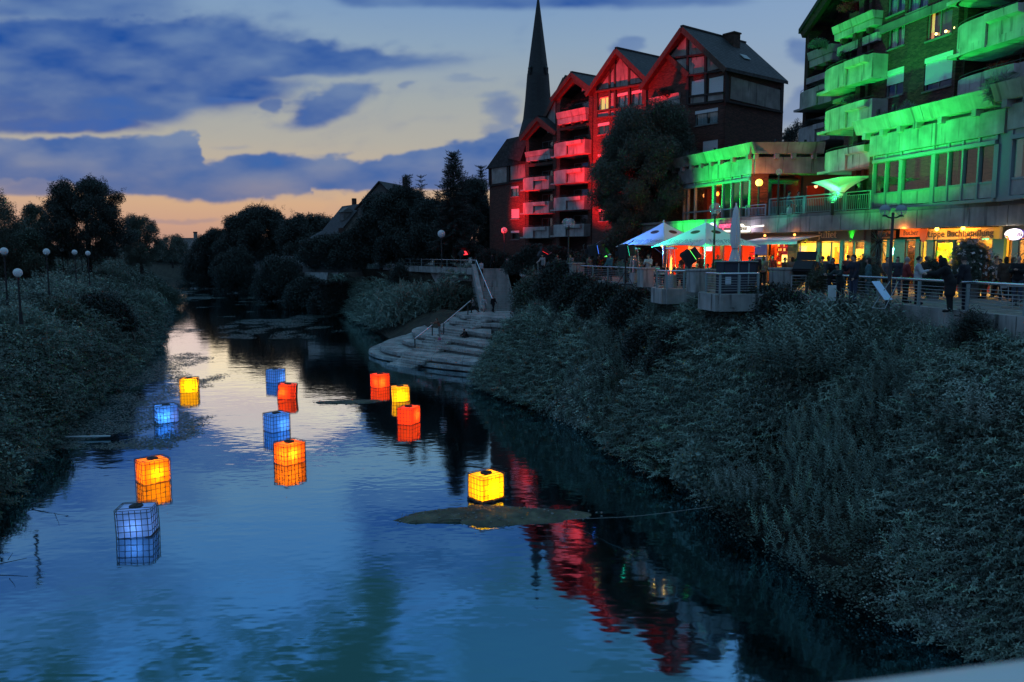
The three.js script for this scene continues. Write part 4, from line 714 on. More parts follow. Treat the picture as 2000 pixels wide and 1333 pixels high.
function areaLamp(w, s, y, z, width, depth, c, k, down = true) {   // a ceiling lamp of a shop, in the wall's axes
  const l = new THREE.RectAreaLight(lin(...c), k * 3, width, depth), p = w.world(s, y, z); l.position.copy(p);
  l.lookAt(down ? p.clone().add(new THREE.Vector3(0, -1, 0.0001)) : w.world(s, y, z - 5)); l.rotateZ(down ? w.turn : 0); l.name = 'ceiling_lamp_light'; scene.add(l); return l;
}
// --- coloured floodlights on stands, with barn doors
function floodlight(label, pos, target, c, k, angle, pen = 0.9) {
  const p = new THREE.Vector3(...pos), d = new THREE.Vector3(...target).sub(p).normalize(), turn = Math.atan2(d.x, d.z), tilt = -Math.asin(d.y);
  const t = thing('floodlight', label, 'floodlight', [p.x, 8, p.z], turn), h = p.y - 8;
  part('stand', [rbox(0.7, 0.06, 0.7, 0.02, 0, 0.03, 0), cyl(0.05, 0.04, h - 0.62, 0, 0.06, 0, 10), ...[0, 1, 2].map((i) => rod([Math.cos(i * 2.09) * 0.5, 0.08, Math.sin(i * 2.09) * 0.5], [0, 0.8, 0], 0.022, 6))], M.black, t);
  part('yoke', [box(-0.62, -0.57, h - 0.6, h + 0.06, -0.08, 0.08), box(0.57, 0.62, h - 0.6, h + 0.06, -0.08, 0.08), box(-0.62, 0.62, h - 0.64, h - 0.585, -0.08, 0.08)], M.black, t);
  const X = (g) => g.rotateX(tilt).translate(0, h, 0);
  part('housing', [X(rbox(1.08, 0.82, 0.62, 0.08, 0, 0, -0.1, 3)), X(cbox(0.9, 0.06, 0.5, 0, 0.44, -0.1)), X(cbox(0.2, 0.3, 0.3, 0, 0, -0.5))], M.black, t);
  const m = glow(c, 2.2); part('lens', [X(cbox(0.86, 0.6, 0.02, 0, 0, 0.222))], m, t);
  for (const [w, hh, x, y, rx, ry] of [[0.95, 0.42, 0, 0.36, 0.55, 0], [0.95, 0.42, 0, -0.36, -0.55, 0], [0.36, 0.66, 0.48, 0, 0, 0.5], [0.36, 0.66, -0.48, 0, 0, -0.5]])
    part('barn_door', [X(new THREE.BoxGeometry(w, rx ? 0.012 : hh, rx ? hh : 0.012).rotateY(ry ? Math.PI / 2 * 0 : 0).applyMatrix4(new THREE.Matrix4().makeRotationFromEuler(new THREE.Euler(-rx * 0.7, ry ? Math.PI / 2 - ry * 0.9 : 0, 0))).translate(x + Math.sign(x) * 0.05, y + Math.sign(y) * 0.12, 0.4))], M.black, t);
  const s = new THREE.SpotLight(lin(...c), k, 0, angle, pen); s.position.copy(p.clone().addScaledVector(d, 0.3)); s.target.position.set(...target); s.shadow.radius = 12; s.castShadow = true; s.name = 'flood_light'; s.target.name = 'flood_target';
  scene.add(s, s.target); return t;
}
floodlight('black floodlight in front of the shop windows, throwing green light up to the tower', [13.9, 9.2, -37.6], [22.6, 25.5, -46.5], [0.012, 1, 0.09], 1150, 0.72);
floodlight('black floodlight beside the green parasol, throwing green light to the right', [9.9, 9.7, -44.6], [21.5, 18.0, -42.0], [0.012, 1, 0.12], 270, 0.56, 0.9);
floodlight('black floodlight near the cap wearer, throwing green light at the left pavilion', [6.7, 9.75, -60.2], [16.0, 16.6, -56.6], [0.01, 1, 0.10], 1350, 0.62, 0.9);
floodlight('black floodlight with red glow at the promenade edge below the red lit house', [3.0, 9.7, -76.5], [11.0, 25.0, -78], [1, 0.012, 0.012], 4600, 0.86, 0.8);
floodlight('black floodlight with red glow on the far promenade left of the stairs', [-6.0, 9.7, -99.5], [5.5, 21.0, -91], [1, 0.012, 0.012], 2600, 0.5, 0.9);

floodlight('black floodlight at the parasol railing left of the lit heater, throwing green light', [6.9, 10.0, -48.6], [11.2, 11.0, -47.6], [0.02, 1, 0.6], 300, 0.6, 0.9);
floodlight('black floodlight left of the cap wearer, throwing blue light on the farther parasol', [5.7, 10.1, -55.6], [10.2, 11.0, -55.6], [0.05, 0.2, 1], 230, 0.42, 0.9);
// --- globe street lamps
function globeLamp(label, pos, h, r, o = {}) {
  const t = thing(o.name ?? 'street_lamp', label, 'street lamp', pos, o.turn ?? 0, o.group);
  if (h > 0) { part('pole', [cyl(0.07, 0.05, h - r * (o.arms ? 0.4 : 1), 0, 0, 0, 10), cyl(0.11, 0.09, 0.7, 0, 0, 0, 10)], o.pole ?? M.iron, t); }
  const heads = o.arms ? o.arms.map((x) => [x, h]) : [[0, h]];
  if (o.arms) part('arm', [tube([[o.arms[0], h - r * 0.9, 0], [o.arms[0] * 0.5, h - r * 1.3, 0], [0, h - r * 0.9 - 0.1, 0], [o.arms[1] * 0.5, h - r * 1.3, 0], [o.arms[1], h - r * 0.9, 0]], 0.03, 20, 6)], M.iron, t);
  for (const [x, y] of heads) {
    part('globe', [ball(r, x, y, 0, 24)], o.mat ?? M.clearGlobe, t);
    part('socket', [cyl(r * 0.5, r * 0.38, r * 0.35, x, y - r * 1.18, 0, 12)], M.iron, t);
    if (!o.mat) part('bulb', [ball(r * 0.16, x, y - r * 0.35, 0, 8), cyl(r * 0.1, r * 0.12, r * 0.4, x, y - r * 0.9, 0, 8)], M.milk, t);
    if (o.cap) part('cap', [new THREE.SphereGeometry(r * 1.03, 20, 8, 0, 2 * Math.PI, 0, Math.PI * 0.5).translate(x, y, 0)], M.frameTeal, t);
  }
  if (o.lit) pointLamp(new THREE.Vector3(pos[0], pos[1] + h, pos[2]), o.lit[0], o.lit[1], r * 1.02 + 0.01);
  return t;
}
const lampAt = (u, v, D, y0, r, label, o) => { const p = atD(u, v, D); return globeLamp(label, [p.x, y0, p.z], p.y - y0, r, o); };
lampAt(1397, 408, 45, 8, 0.33, 'large clear globe lamp on a dark post in front of the green parasol');
lampAt(1745, 411, 30, 8, 0.2, 'double lamp with two half covered globes in front of the bookshop', { arms: [-0.32, 0.32], cap: true, turn: 0.1 });
lampAt(1111, 436, 60, 8, 0.36, 'double clear globe lamp before the red lit balconies', { arms: [-0.15, 0.13], turn: 0.2 });
lampAt(985, 450, 97, 8, 0.36, 'globe lamp in front of the dark brick wall left of the red balconies', { mat: M.milk });
const row = 'globe lamps along the far promenade';
[[862, 457, 100, 'largest, nearest globe lamp of the far promenade row, before the conifer'], [793, 463, 116, 'globe lamp of the far promenade row, second from the conifer'], [740, 468, 130, 'globe lamp of the far promenade row, third from the conifer'], [699, 472, 146, 'globe lamp of the far promenade row, below the pale rendered house'], [664, 474, 163, 'globe lamp of the far promenade row, left of the pale house'], [634, 476, 183, 'globe lamp of the far promenade row, second from its far end'], [605, 478, 205, 'smallest globe lamp at the far end of the promenade row']].forEach(([u, v, D, l]) => lampAt(u, v, D, 8, 0.47, l, { mat: M.milk, group: row }));
const row2 = 'globe lamps along the left bank path';
[[7, 491, 58, 'globe lamp at the left edge of the picture, nearest of its row'], [90, 492, 68, 'globe lamp left of the big dark tree, second from the picture edge'], [121, 489, 110, 'small globe lamp under the left side of the big dark tree'], [130, 488, 125, 'tiny globe lamp just right of another under the big dark tree'], [145, 493, 86, 'globe lamp below the middle of the big dark tree'], [158, 489, 118, 'tiny globe lamp between two nearer ones under the big dark tree'], [171, 495, 92, 'globe lamp right of the trunk of the big dark tree']].forEach(([u, v, D, l]) => lampAt(u, v, D, 6, 0.27, l, { mat: M.milk, group: row2, pole: M.black }));
{ const p = atD(34, 533, 44); globeLamp('half hidden globe lamp low among the shrubs of the left bank', [p.x, 6, p.z], p.y - 6, 0.24, { mat: M.milk, pole: M.black }); }
// terrace lamps
const warm = glow([1.0, 0.50, 0.04], 4);
lampAt(1483, 357, 54.6, 12.1, 0.24, 'glowing orange globe lamp on the terrace by the brick corner', { name: 'terrace_lamp', mat: warm, lit: [[1, 0.22, 0.02], 11] });
lampAt(1636, 356, 47.2, 12.1, 0.22, 'glowing orange globe lamp in front of the green sail on the terrace', { name: 'terrace_lamp', mat: warm, lit: [[1, 0.30, 0.03], 5] });
lampAt(1522, 336, 51, 12.1, 0.2, 'unlit clear globe lamp on a tall post on the terrace', { name: 'terrace_lamp' });
// small globes on the planters
const gl = 'small globe lamps on the left pavilion planters', gr = 'tiny bright lamps on the right pavilion planters';
[[1342, 309, 63.6, 'small globe on the left end of the left pavilion planter'], [1396, 302, 60, 'small globe on the green planter above the left pavilion, second from left'], [1424, 297, 58.3, 'small globe above the middle of the green left planter'], [1459, 289, 56.4, 'small globe on the green left planter nearest its corner'], [1515, 286, 55.6, 'small globe on the grey planter right of the corner'], [1573, 287, 56, 'small globe on the grey planter beside the tower']].forEach(([u, v, D, l]) => { const p = atD(u, v, D); globeLamp(l, [p.x, p.y - 0.22, p.z], 0.22, 0.15, { name: 'planter_lamp', mat: M.milk, group: gl }); });
[[1715, 232, 45.2, 'tiny bright lamp at the left end of the right green planter'], [1745, 224, 43.8, 'tiny bright lamp on the right green planter, second from its left end'], [1835, 214, 41, 'tiny bright lamp on the middle of the right green planter'], [1928, 194, 38, 'tiny bright lamp near the yucca on the right green planter']].forEach(([u, v, D, l]) => { const p = atD(u, v, D), t = globeLamp(l, [p.x, p.y - 0.2, p.z], 0.2, 0.07, { name: 'planter_lamp', mat: glow([0.9, 0.95, 1.0], 3), group: gr }); pointLamp(p, [0.9, 0.95, 1], 0.15, 0.08); });

// --- shops
const Z = -1.2, rb = (u0, v0, u1, v1) => rect(BASE, u0, v0, u1, v1, Z);
function sB2(u, v = 500) { return BASE.at(u, v, Z)[0]; }
const pier = (u0, u1, mat = M.frame) => wpart(BASE, 'pier', [box(sB2(u0), sB2(u1), 0, 3.28, Z - 0.07, Z + 0.08)], mat, ctr);
const head = (u0, u1, y, mat = M.frame) => wpart(BASE, 'shop_fascia', [box(sB2(u0), sB2(u1), y, 3.28, Z - 0.15, Z + 0.1)], mat, ctr);
function room(u0, u1, depth, wall, c, k, o = {}) {
  const a = sB2(u0), b = sB2(u1), w = b - a;
  wpart(BASE, 'shop_room', [box(a, b, 0, 3.25, Z - depth - 0.1, Z - depth), box(a - 0.08, a, 0, 3.25, Z - depth, Z - 0.26), box(b, b + 0.08, 0, 3.25, Z - depth, Z - 0.26)], wall, ctr);
  wpart(BASE, 'shop_floor', [box(a, b, 0.01, 0.05, Z - depth, Z + 0.2)], M.slabStone, ctr);
  wpart(BASE, 'shop_ceiling', [box(a, b, 3.0, 3.05, Z - depth, Z - 0.26)], M.frameWhite, ctr);
  const n = Math.max(1, Math.round(w / 3.5));
  for (let i = 0; i < n; i++) { const s = a + w * (i + 0.5) / n, dd = depth * 0.5; wpart(BASE, 'ceiling_lamp', [box(s - w / n * 0.3, s + w / n * 0.3, 2.96, 2.995, Z - depth * 0.5 - dd * 0.4, Z - depth * 0.5 + dd * 0.4)], glow(c, 1.6), ctr); areaLamp(BASE, s, 2.94, Z - depth * 0.5, w / n * 0.6, dd * 0.8, c, k * 1.5); wpart(BASE, 'ceiling_lamp', [box(s - w / n * 0.3, s + w / n * 0.3, 2.96, 2.995, Z - 0.75, Z - 0.45)], glow(c, 1.6), ctr); const f = areaLamp(BASE, s, 2.9, Z - 0.6, w / n * 0.6, 0.3, c, k * 1.0); f.lookAt(BASE.world(s, 0.6, Z + 2.2)); }
  return [a, b];
}
const pane = (u0, u1, y0 = 0.12, y1 = 2.6, name = 'shop_window') => { const a = sB2(u0), b = sB2(u1), f = wpart(BASE, name, ring({ s0: a, s1: b, y0, y1 }, 0.06, Z - 0.04, Z + 0.04), M.frame, ctr); part('pane', [box(a + 0.05, b - 0.05, y0 + 0.05, y1 - 0.05, Z - 0.004, Z - 0.002)], M.glass, f); return f; };
// furnishings
function shelf(label, s, z, w, h, rows, cols, seed, turn = 0) {
  const p = BASE.world(s, 0.05, z), t = thing('shop_shelf', label, 'shelf', p, BASE.turn + turn), R = rng(seed);
  part('frame', [box(-w / 2, -w / 2 + 0.03, 0, h, -0.15, 0.15), box(w / 2 - 0.03, w / 2, 0, h, -0.15, 0.15), box(-w / 2 + 0.031, w / 2 - 0.031, 0, h, -0.15, -0.13)], M.roomWarm, t);
  const g = cols.map(() => []);
  for (let r = 0; r <= rows; r++) { const y = r * (h - 0.03) / rows; part('shelf_board', [box(-w / 2 + 0.031, w / 2 - 0.031, y, y + 0.03, -0.129, 0.149)], M.roomWarm, t); if (r < rows) for (let x = -w / 2 + 0.06; x < w / 2 - 0.08;) { const bw = 0.03 + R() * 0.09, bh = (h / rows) * (0.45 + R() * 0.4); if (R() < 0.88) g[Math.floor(R() * cols.length)].push(box(x, x + bw - 0.004, y + 0.03, y + 0.03 + bh, -0.1 + R() * 0.06, 0.1)); x += bw; } }
  g.forEach((q, i) => { if (q.length) tag(part('books', q, cols[i], t), null, null, null, 'stuff'); });
  return t;
}
const paint = (r, g, b) => std([r, g, b], { roughness: 0.6 });
const C = { red: paint(0.6, 0.05, 0.03), orange: paint(0.7, 0.25, 0.03), yellow: paint(0.75, 0.6, 0.08), green: paint(0.12, 0.5, 0.08), blue: paint(0.05, 0.15, 0.5), white: paint(0.75, 0.74, 0.7), dark: paint(0.06, 0.05, 0.05), pink: paint(0.7, 0.3, 0.35) };
const book = [C.red, C.orange, C.yellow, C.white, C.yellow, C.dark, C.green];
function poster(label, s, y, z, w, h, seed, cols) {          // a printed sheet hung behind the glass
  const cv = document.createElement('canvas'); cv.width = 128; cv.height = Math.round(128 * h / w); const x = cv.getContext('2d'), R = rng(seed);
  x.fillStyle = cols[0]; x.fillRect(0, 0, cv.width, cv.height);
  for (let i = 0; i < 14; i++) { x.fillStyle = cols[1 + Math.floor(R() * (cols.length - 1))]; x.beginPath(); x.ellipse(R() * cv.width, R() * cv.height, 6 + R() * 30, 5 + R() * 40, R() * 3, 0, 7); x.fill(); }
  const t = new THREE.CanvasTexture(cv); t.colorSpace = THREE.SRGBColorSpace;
  const g = new THREE.PlaneGeometry(w, h), th = thing('window_poster', label, 'poster', BASE.world(s, y, z), BASE.turn);
  const m = new THREE.Mesh(g, phys([0.9, 0.9, 0.9], { map: t, roughness: 1, transmission: 0.6, thickness: 0, side: THREE.DoubleSide })); m.name = 'print'; th.add(m);
  part('rod', [rod([-w / 2 - 0.03, h / 2 + 0.01, 0], [w / 2 + 0.03, h / 2 + 0.01, 0], 0.012, 6), rod([-w / 2 - 0.03, -h / 2 - 0.01, 0], [w / 2 + 0.03, -h / 2 - 0.01, 0], 0.012, 6)], C.white, th); return th;
}
// restaurant behind the parasols
{
  const [a, b] = room(1300, 1478, 5, M.roomRed, [1, 0.13, 0.02], 9);
  pier(1296, 1302); pier(1372, 1376, M.roomRed); pier(1408, 1413, C.orange); pier(1445, 1449); pier(1476, 1500);
  head(1296, 1500, 2.75);
  pane(1302, 1372, 0.1, 2.74); pane(1413, 1445, 0.1, 2.74);
  const p = BASE.at(1340, 487, 0.3), t = thing('column_lamp', 'ribbed round lantern glowing orange behind the parasols', 'lantern', BASE.world(p[0], 0, -0.4));
  part('lamp_shade', [cyl(0.42, 0.42, 2.0, 0, 0.9, 0, 24)], glow([1.0, 0.14, 0.005], 1.25), t);
  for (let i = 0; i < 9; i++) part('rib', [new THREE.TorusGeometry(0.43, 0.03, 6, 24).rotateX(Math.PI / 2).translate(0, 1.0 + i * 0.23, 0)], C.orange, t);
  part('foot', [cyl(0.46, 0.44, 0.9, 0, 0, 0, 20)], M.black, t);
  pointLamp(BASE.world(p[0], 1.9, 0.25), [1, 0.2, 0.01], 5, 0.1);
  for (const [u, w, h, c, l] of [[1385, 0.9, 1.1, C.dark, 'dark bar counter in the red lit restaurant'], [1428, 1.2, 1.9, C.red, 'tall red cabinet in the red lit restaurant'], [1462, 0.7, 1.3, C.orange, 'low orange cabinet at the right side of the restaurant']]) { const q = thing('cabinet', l, 'cabinet', BASE.world(sB2(u), 0.05, Z - 2.4), BASE.turn); part('body', [cbox(w, h, 0.5, 0, h / 2, 0)], c, q); part('top', [rbox(w + 0.08, 0.05, 0.58, 0.02, 0, h + 0.025, 0)], C.dark, q); part('door', [cbox(w * 0.45, h * 0.8, 0.02, -w * 0.24, h * 0.48, 0.262)], c, q); part('door', [cbox(w * 0.45, h * 0.8, 0.02, w * 0.24, h * 0.48, 0.262)], c, q); }
}
// flat awning and the lit kiosk with rows of red jars
{
  const aw = thing('awning', 'flat pale awning over the red lit kiosk window', 'awning', BASE.world(0, 0, 0), BASE.turn), a = BASE.at(1459, 461, 0.9)[0], b = BASE.at(1558, 458, 0.9)[0];
  part('canopy', [prism([[-1.0, 3.02], [0.9, 2.72], [0.9, 2.66], [-1.0, 2.96]], b - a).rotateY(-Math.PI / 2).translate(b, 0, 0)], M.canvasWhite, aw);
  part('valance', [box(a, b, 2.45, 2.70, 0.9, 0.92)], M.canvasWhite, aw); part('roller', [rod([a, 3.0, -0.95], [b, 3.0, -0.95], 0.08, 12)], M.frame, aw);
  const [s0, s1] = room(1500, 1540, 2.6, M.roomRed, [1, 0.2, 0.02], 16); pier(1540, 1557); head(1500, 1560, 2.7); 
  const k = thing('jar_shelf', 'glowing shelf with rows of red and yellow jars in the kiosk window', 'shelf', BASE.world((s0 + s1) / 2, 0.05, Z - 0.5), BASE.turn), W = s1 - s0 - 0.3;
  part('back_panel', [box(-W / 2, W / 2, 0.5, 2.55, -0.2, -0.17)], C.red, k);
  part('light_panel', [box(-W * 0.22, W * 0.42, 1.25, 1.75, -0.165, -0.15)], glow([1.0, 0.72, 0.12], 2.2), k);
  const R = rng(5); const red = [], yel = [];
  for (let r = 0; r < 7; r++) { const y = 0.55 + r * 0.29; part('board', [box(-W / 2, W / 2, y - 0.02, y, -0.16, 0.02)], C.orange, k); for (let i = 0; i < 16; i++) { const x = -W / 2 + 0.08 + i * (W - 0.1) / 16; if (y > 1.1 && y < 1.75 && x > -W * 0.22 && x < W * 0.42) continue; (R() < (i < 5 ? 0.5 : 0.25) ? yel : red).push(cyl(0.05, 0.05, 0.17, x, y, -0.07, 8)); } }
  tag(part('jars', red, C.red, k), null, null, null, 'stuff'); tag(part('jars', yel, glow([1, 0.55, 0.05], 1.2), k), null, null, null, 'stuff');
  const c = thing('counter', 'orange counter with an oval emblem under the jar shelf', 'counter', BASE.world((s0 + s1) / 2, 0.05, Z + 0.15), BASE.turn);
  part('body', [cbox(1.9, 0.95, 0.5, 0, 0.475, 0)], C.orange, c); part('top', [rbox(2.0, 0.06, 0.6, 0.02, 0, 0.98, 0)], C.yellow, c); part('emblem', [new THREE.TorusGeometry(0.26, 0.03, 6, 24).scale(1, 0.6, 1).translate(0, 0.55, 0.26)], C.dark, c);
  const bx = thing('display_tray', 'yellow lit tray table left of the kiosk', 'table', BASE.world(BASE.at(1478, 505, 0.6)[0], 0, 0.4), BASE.turn);
  part('tray', [cbox(1.3, 0.16, 0.7, 0, 1.2, 0)], C.yellow, bx); part('hood', [cbox(1.3, 0.05, 0.75, 0, 1.75, 0), cbox(0.05, 0.5, 0.05, -0.6, 1.5, -0.3), cbox(0.05, 0.5, 0.05, 0.6, 1.5, -0.3)], C.orange, bx); part('leg', [cbox(1.2, 1.1, 0.05, 0, 0.55, -0.2)], C.dark, bx); part('lamp_strip', [cbox(1.1, 0.03, 0.1, 0, 1.715, 0)], glow([1, 0.6, 0.08], 2.5), bx);
  pointLamp(BASE.world(BASE.at(1478, 505, 0.6)[0], 1.62, 0.4), [1, 0.5, 0.06], 2.5, 0.06);
  for (const [u, l] of [[1492, 'small heat lamp glowing under the left end of the flat awning'], [1550, 'small heat lamp glowing under the right end of the flat awning']]) { const s = BASE.at(u, 455, 0.2)[0], q = thing('awning_lamp', l, 'lamp', BASE.world(s, 2.98, 0.1), BASE.turn); part('bulb', [ball(0.08, 0, 0.05, 0, 10)], glow([1, 0.35, 0.03], 4), q); part('arm', [rod([0, 0.05, -0.02], [0, 0.3, -0.25], 0.015, 6)], M.iron, q); pointLamp(BASE.world(s, 3.03, 0.1), [1, 0.3, 0.03], 1.4, 0.09); }
}
// the shop called Juliet
{
  const [a, b] = room(1558, 1692, 4, M.roomWarm, [1, 0.50, 0.05], 22);
  pier(1553, 1559); pier(1595.5, 1604); pier(1642, 1648); pier(1690, 1702);
  head(1553, 1702, 2.62, M.frame);
  pane(1559, 1595.5); pane(1604, 1624, 0.1, 2.6, 'shop_door'); pane(1624, 1642); pane(1648, 1669, 0.1, 2.6, 'shop_door'); pane(1669, 1690);
  const sg = thing('shop_sign', 'raised pale letters Juliet on the dark fascia', 'sign', BASE.world(0, 0, 0), BASE.turn), p = BASE.at(1597, 472, -0.95), q = BASE.at(1634, 455, -0.95);
  part('backboard', [box(BASE.at(1558, 465, -1)[0], BASE.at(1688, 462, -1)[0], 2.66, 3.26, -1.09, -1.0)], M.frame, sg);
  part('lettering', words('Juliet', serif, q[0] - p[0], 0.52, 0.05).translate(p[0], 2.7, -0.99), std([0.8, 0.68, 0.52]), sg);
  for (const [u, c, l] of [[1573, [0.75, 0.8, 0.0], 'small lamp throwing a yellow green cone on the fascia left of the letters'], [1661, [0.02, 1, 0.02], 'small lamp throwing a green cone on the fascia right of the letters']]) {
    const s = BASE.at(u, 476, -0.9)[0], t = thing('fascia_lamp', l, 'lamp', BASE.world(s, 2.62, -0.9), BASE.turn); part('housing', [cyl(0.04, 0.06, 0.1, 0, -0.1, 0, 10)], M.black, t); part('lamp_lens', [cyl(0.05, 0.05, 0.012, 0, 0.002, 0, 10)], glow(c, 3), t);
    const sp = new THREE.SpotLight(lin(...c), 16, 0, 0.55, 0.7); sp.position.copy(BASE.world(s, 2.645, -0.9)); sp.target.position.copy(BASE.world(s, 3.3, -1.02)); sp.shadow.radius = 2; sp.name = 'fascia_light'; sp.target.name = 'fascia_target'; scene.add(sp, sp.target);
  }
  shelf('tall shelf of coloured goods at the left side of the Juliet shop', a + 1.0, Z - 3.7, 1.8, 2.4, 5, [C.yellow, C.orange, C.white, C.red], 11);
  shelf('tall shelf of coloured goods behind the doors of the Juliet shop', a + 3.6, Z - 3.7, 1.8, 2.4, 5, [C.yellow, C.orange, C.pink, C.red], 12);
  shelf('tall shelf of coloured goods at the right side of the Juliet shop', b - 1.4, Z - 3.7, 1.8, 2.4, 5, [C.yellow, C.white, C.orange, C.red], 13);
  poster('orange patterned sheet hung behind the middle window of Juliet', sB2(1626), 1.5, Z - 0.6, 0.9, 1.6, 4, ['#e08030', '#c04020', '#f0c060', '#d06040']);
  poster('pale sheet with dark scrolls behind the right window of Juliet', sB2(1680), 1.5, Z - 0.7, 0.8, 1.7, 6, ['#f0d080', '#b04020', '#e0a040', '#704020']);
  poster('yellow sheet behind the door of Juliet', sB2(1658), 1.4, Z - 0.9, 0.7, 1.5, 7, ['#f0e0a0', '#c05030', '#e0a050', '#f8f0c0']);
}
// the dark entrance with the signs for books
{
  const [a, b] = room(1703, 1792, 3.6, M.roomWarm, [1, 0.42, 0.05], 13);
  pier(1702, 1722, M.brickDark); pier(1734, 1739); pier(1748, 1769, M.frame); pier(1790, 1797, M.frame); head(1702, 1797, 2.66, M.black);
  pane(1722, 1734, 0.1, 2.6, 'shop_door'); pane(1739, 1748); pane(1771, 1790, 0.1, 2.62, 'shop_door');
  for (const [u0, u1, v0, v1, l, off] of [[1714, 1748, 451, 466, 'dim orange sign reading Bücher behind the palm', -0.85], [1758, 1797, 446, 463, 'orange sign reading Bücher left of the bookshop name', -0.55]]) {
    const r = rect(BASE, u0, v0, u1, v1, off), sg = thing('shop_sign', l, 'sign', BASE.world(0, 0, 0), BASE.turn);
    part('board', [box(r.s0, r.s1, r.y0, r.y1, off - 0.08, off)], std([0.55, 0.22, 0.10]), sg);
    part('lettering', words('Bücher', sansBold, (r.s1 - r.s0) * 0.72, (r.y1 - r.y0) * 0.62, 0.02).translate(r.s0 + (r.s1 - r.s0) * 0.2, r.y0 + (r.y1 - r.y0) * 0.18, off), C.dark, sg);
  }
  shelf('low shelf of goods seen through the entrance door', (a + b) / 2, Z - 3.3, 2.6, 2.0, 4, book, 21);
  pointLamp(BASE.world(BASE.at(1765, 452, 0)[0], 3.1, 0.1), [1, 0.25, 0.04], 4, 0.08);
}
// the bookshop
{
  const [a, b] = room(1797, 1948, 4.5, M.roomWarm, [1, 0.52, 0.05], 26);
  pier(1812, 1825, M.frame); pier(1862.5, 1866); pier(1940, 1962, M.frameTeal); head(1797, 1950, 2.66, M.black);
  pane(1798, 1812, 0.5, 2.6); pane(1825, 1863, 0.5, 2.62); pane(1866, 1904, 0.4, 2.64); pane(1904, 1940, 0.4, 2.64);
  wpart(BASE, 'stall_riser', [box(sB2(1797), sB2(1940), 0, 0.4, Z - 0.05, Z + 0.06)], C.red, ctr);
  const sg = thing('shop_sign', 'long lit orange sign reading Lippe Buchhandlung', 'sign', BASE.world(0, 0, 0), BASE.turn), r = rect(BASE, 1800, 444, 1954, 471, -0.5);
  const y0 = 2.60, y1 = 3.16;
  part('board', [rbox(r.s1 - r.s0, y1 - y0, 0.18, 0.02, (r.s0 + r.s1) / 2, (y0 + y1) / 2, -0.59)], std([0.72, 0.50, 0.20]), sg);
  part('end_panel', [box(r.s1 - 0.34, r.s1 - 0.02, y0 + 0.02, y1 - 0.02, -0.497, -0.49)], std([0.8, 0.5, 0.08]), sg);
  const p = BASE.at(1814, 460, -0.5)[0], m = BASE.at(1851, 460, -0.5)[0], q = BASE.at(1942, 455, -0.5)[0];
  part('lettering', words('Lippe', sansBold, m - p - 0.16, 0.4, 0.03).translate(p, y0 + 0.05, -0.498), C.dark, sg);
  part('lettering', words('Buchhandlung', sansBold, q - m, 0.42, 0.03).translate(m, y0 + 0.05, -0.498), C.dark, sg, 'lettering that runs from brown to black');
  const em = rect(BASE, 1797, 447, 1812, 474, -0.45); part('emblem', [prism([[em.s0, em.y1], [em.s1, em.y1], [em.s1 - 0.05, em.y0 + 0.2], [(em.s0 + em.s1) / 2, em.y0], [em.s0 + 0.05, em.y0 + 0.2]], 0.05).translate(0, 0, -0.47)], std([0.5, 0.14, 0.08]), sg);
  for (const [u, k, l] of [[1881, 11, 'glaring lamp above the middle of the bookshop sign'], [1830, 4, 'dimmer lamp above the left half of the bookshop sign']]) { const s = BASE.at(u, 449, -0.1)[0], t = thing('sign_lamp', l, 'lamp', BASE.world(s, 3.16, -0.12), BASE.turn); part('bulb', [ball(0.1, 0, -0.03, 0, 12)], glow([1, 0.5, 0.06], k > 1 ? 8 : 3), t); part('arm', [rod([0, 0.0, -0.02], [0, 0.12, -0.4], 0.02, 6)], M.iron, t); pointLamp(BASE.world(s, 3.13, -0.12), [1, 0.36, 0.04], k, 0.11); }
  { const s = BASE.at(1925, 466, -0.4)[0], t = thing('exit_lamp', 'small green lamp at the foot of the bookshop sign', 'lamp', BASE.world(s, 2.6, -0.42), BASE.turn); part('lamp_face', [cbox(0.3, 0.07, 0.06)], glow([0.1, 1, 0.35], 2), t); part('bracket', [cbox(0.3, 0.02, 0.08, 0, 0.045, -0.01)], M.iron, t); }
  for (const [i, l] of ['tall bookcase at the left end of the bookshop', 'tall bookcase second from the left in the bookshop', 'tall bookcase in the middle of the bookshop', 'tall bookcase second from the right in the bookshop', 'tall bookcase at the right end of the bookshop'].entries()) shelf(l, lerp(a + 0.9, b - 0.9, i / 4), Z - 4.2, 1.5, 2.3, 6, book, 31 + i);
  for (const [i, l] of ['low display shelf of books close behind the right bookshop window', 'low display shelf of books close behind the middle bookshop window'].entries()) shelf(l, sB2(i ? 1884 : 1922), Z - 1.1, 1.3, 1.2, 3, [C.yellow, C.white, C.red, C.orange], 41 + i);
  poster('green and orange banner behind the left bookshop window', sB2(1834), 1.7, Z - 0.35, 0.75, 1.5, 8, ['#90d850', '#f09040', '#f0a840', '#a0e060']);
  poster('pale green banner beside the orange one in the bookshop window', sB2(1854), 1.8, Z - 0.35, 0.75, 1.3, 9, ['#a0e860', '#c0f080', '#90d850', '#e0c040']);
  poster('red poster low behind the left bookshop window', sB2(1850), 0.75, Z - 0.3, 0.8, 0.5, 10, ['#d03020', '#a02020', '#e05040', '#802020']);
}
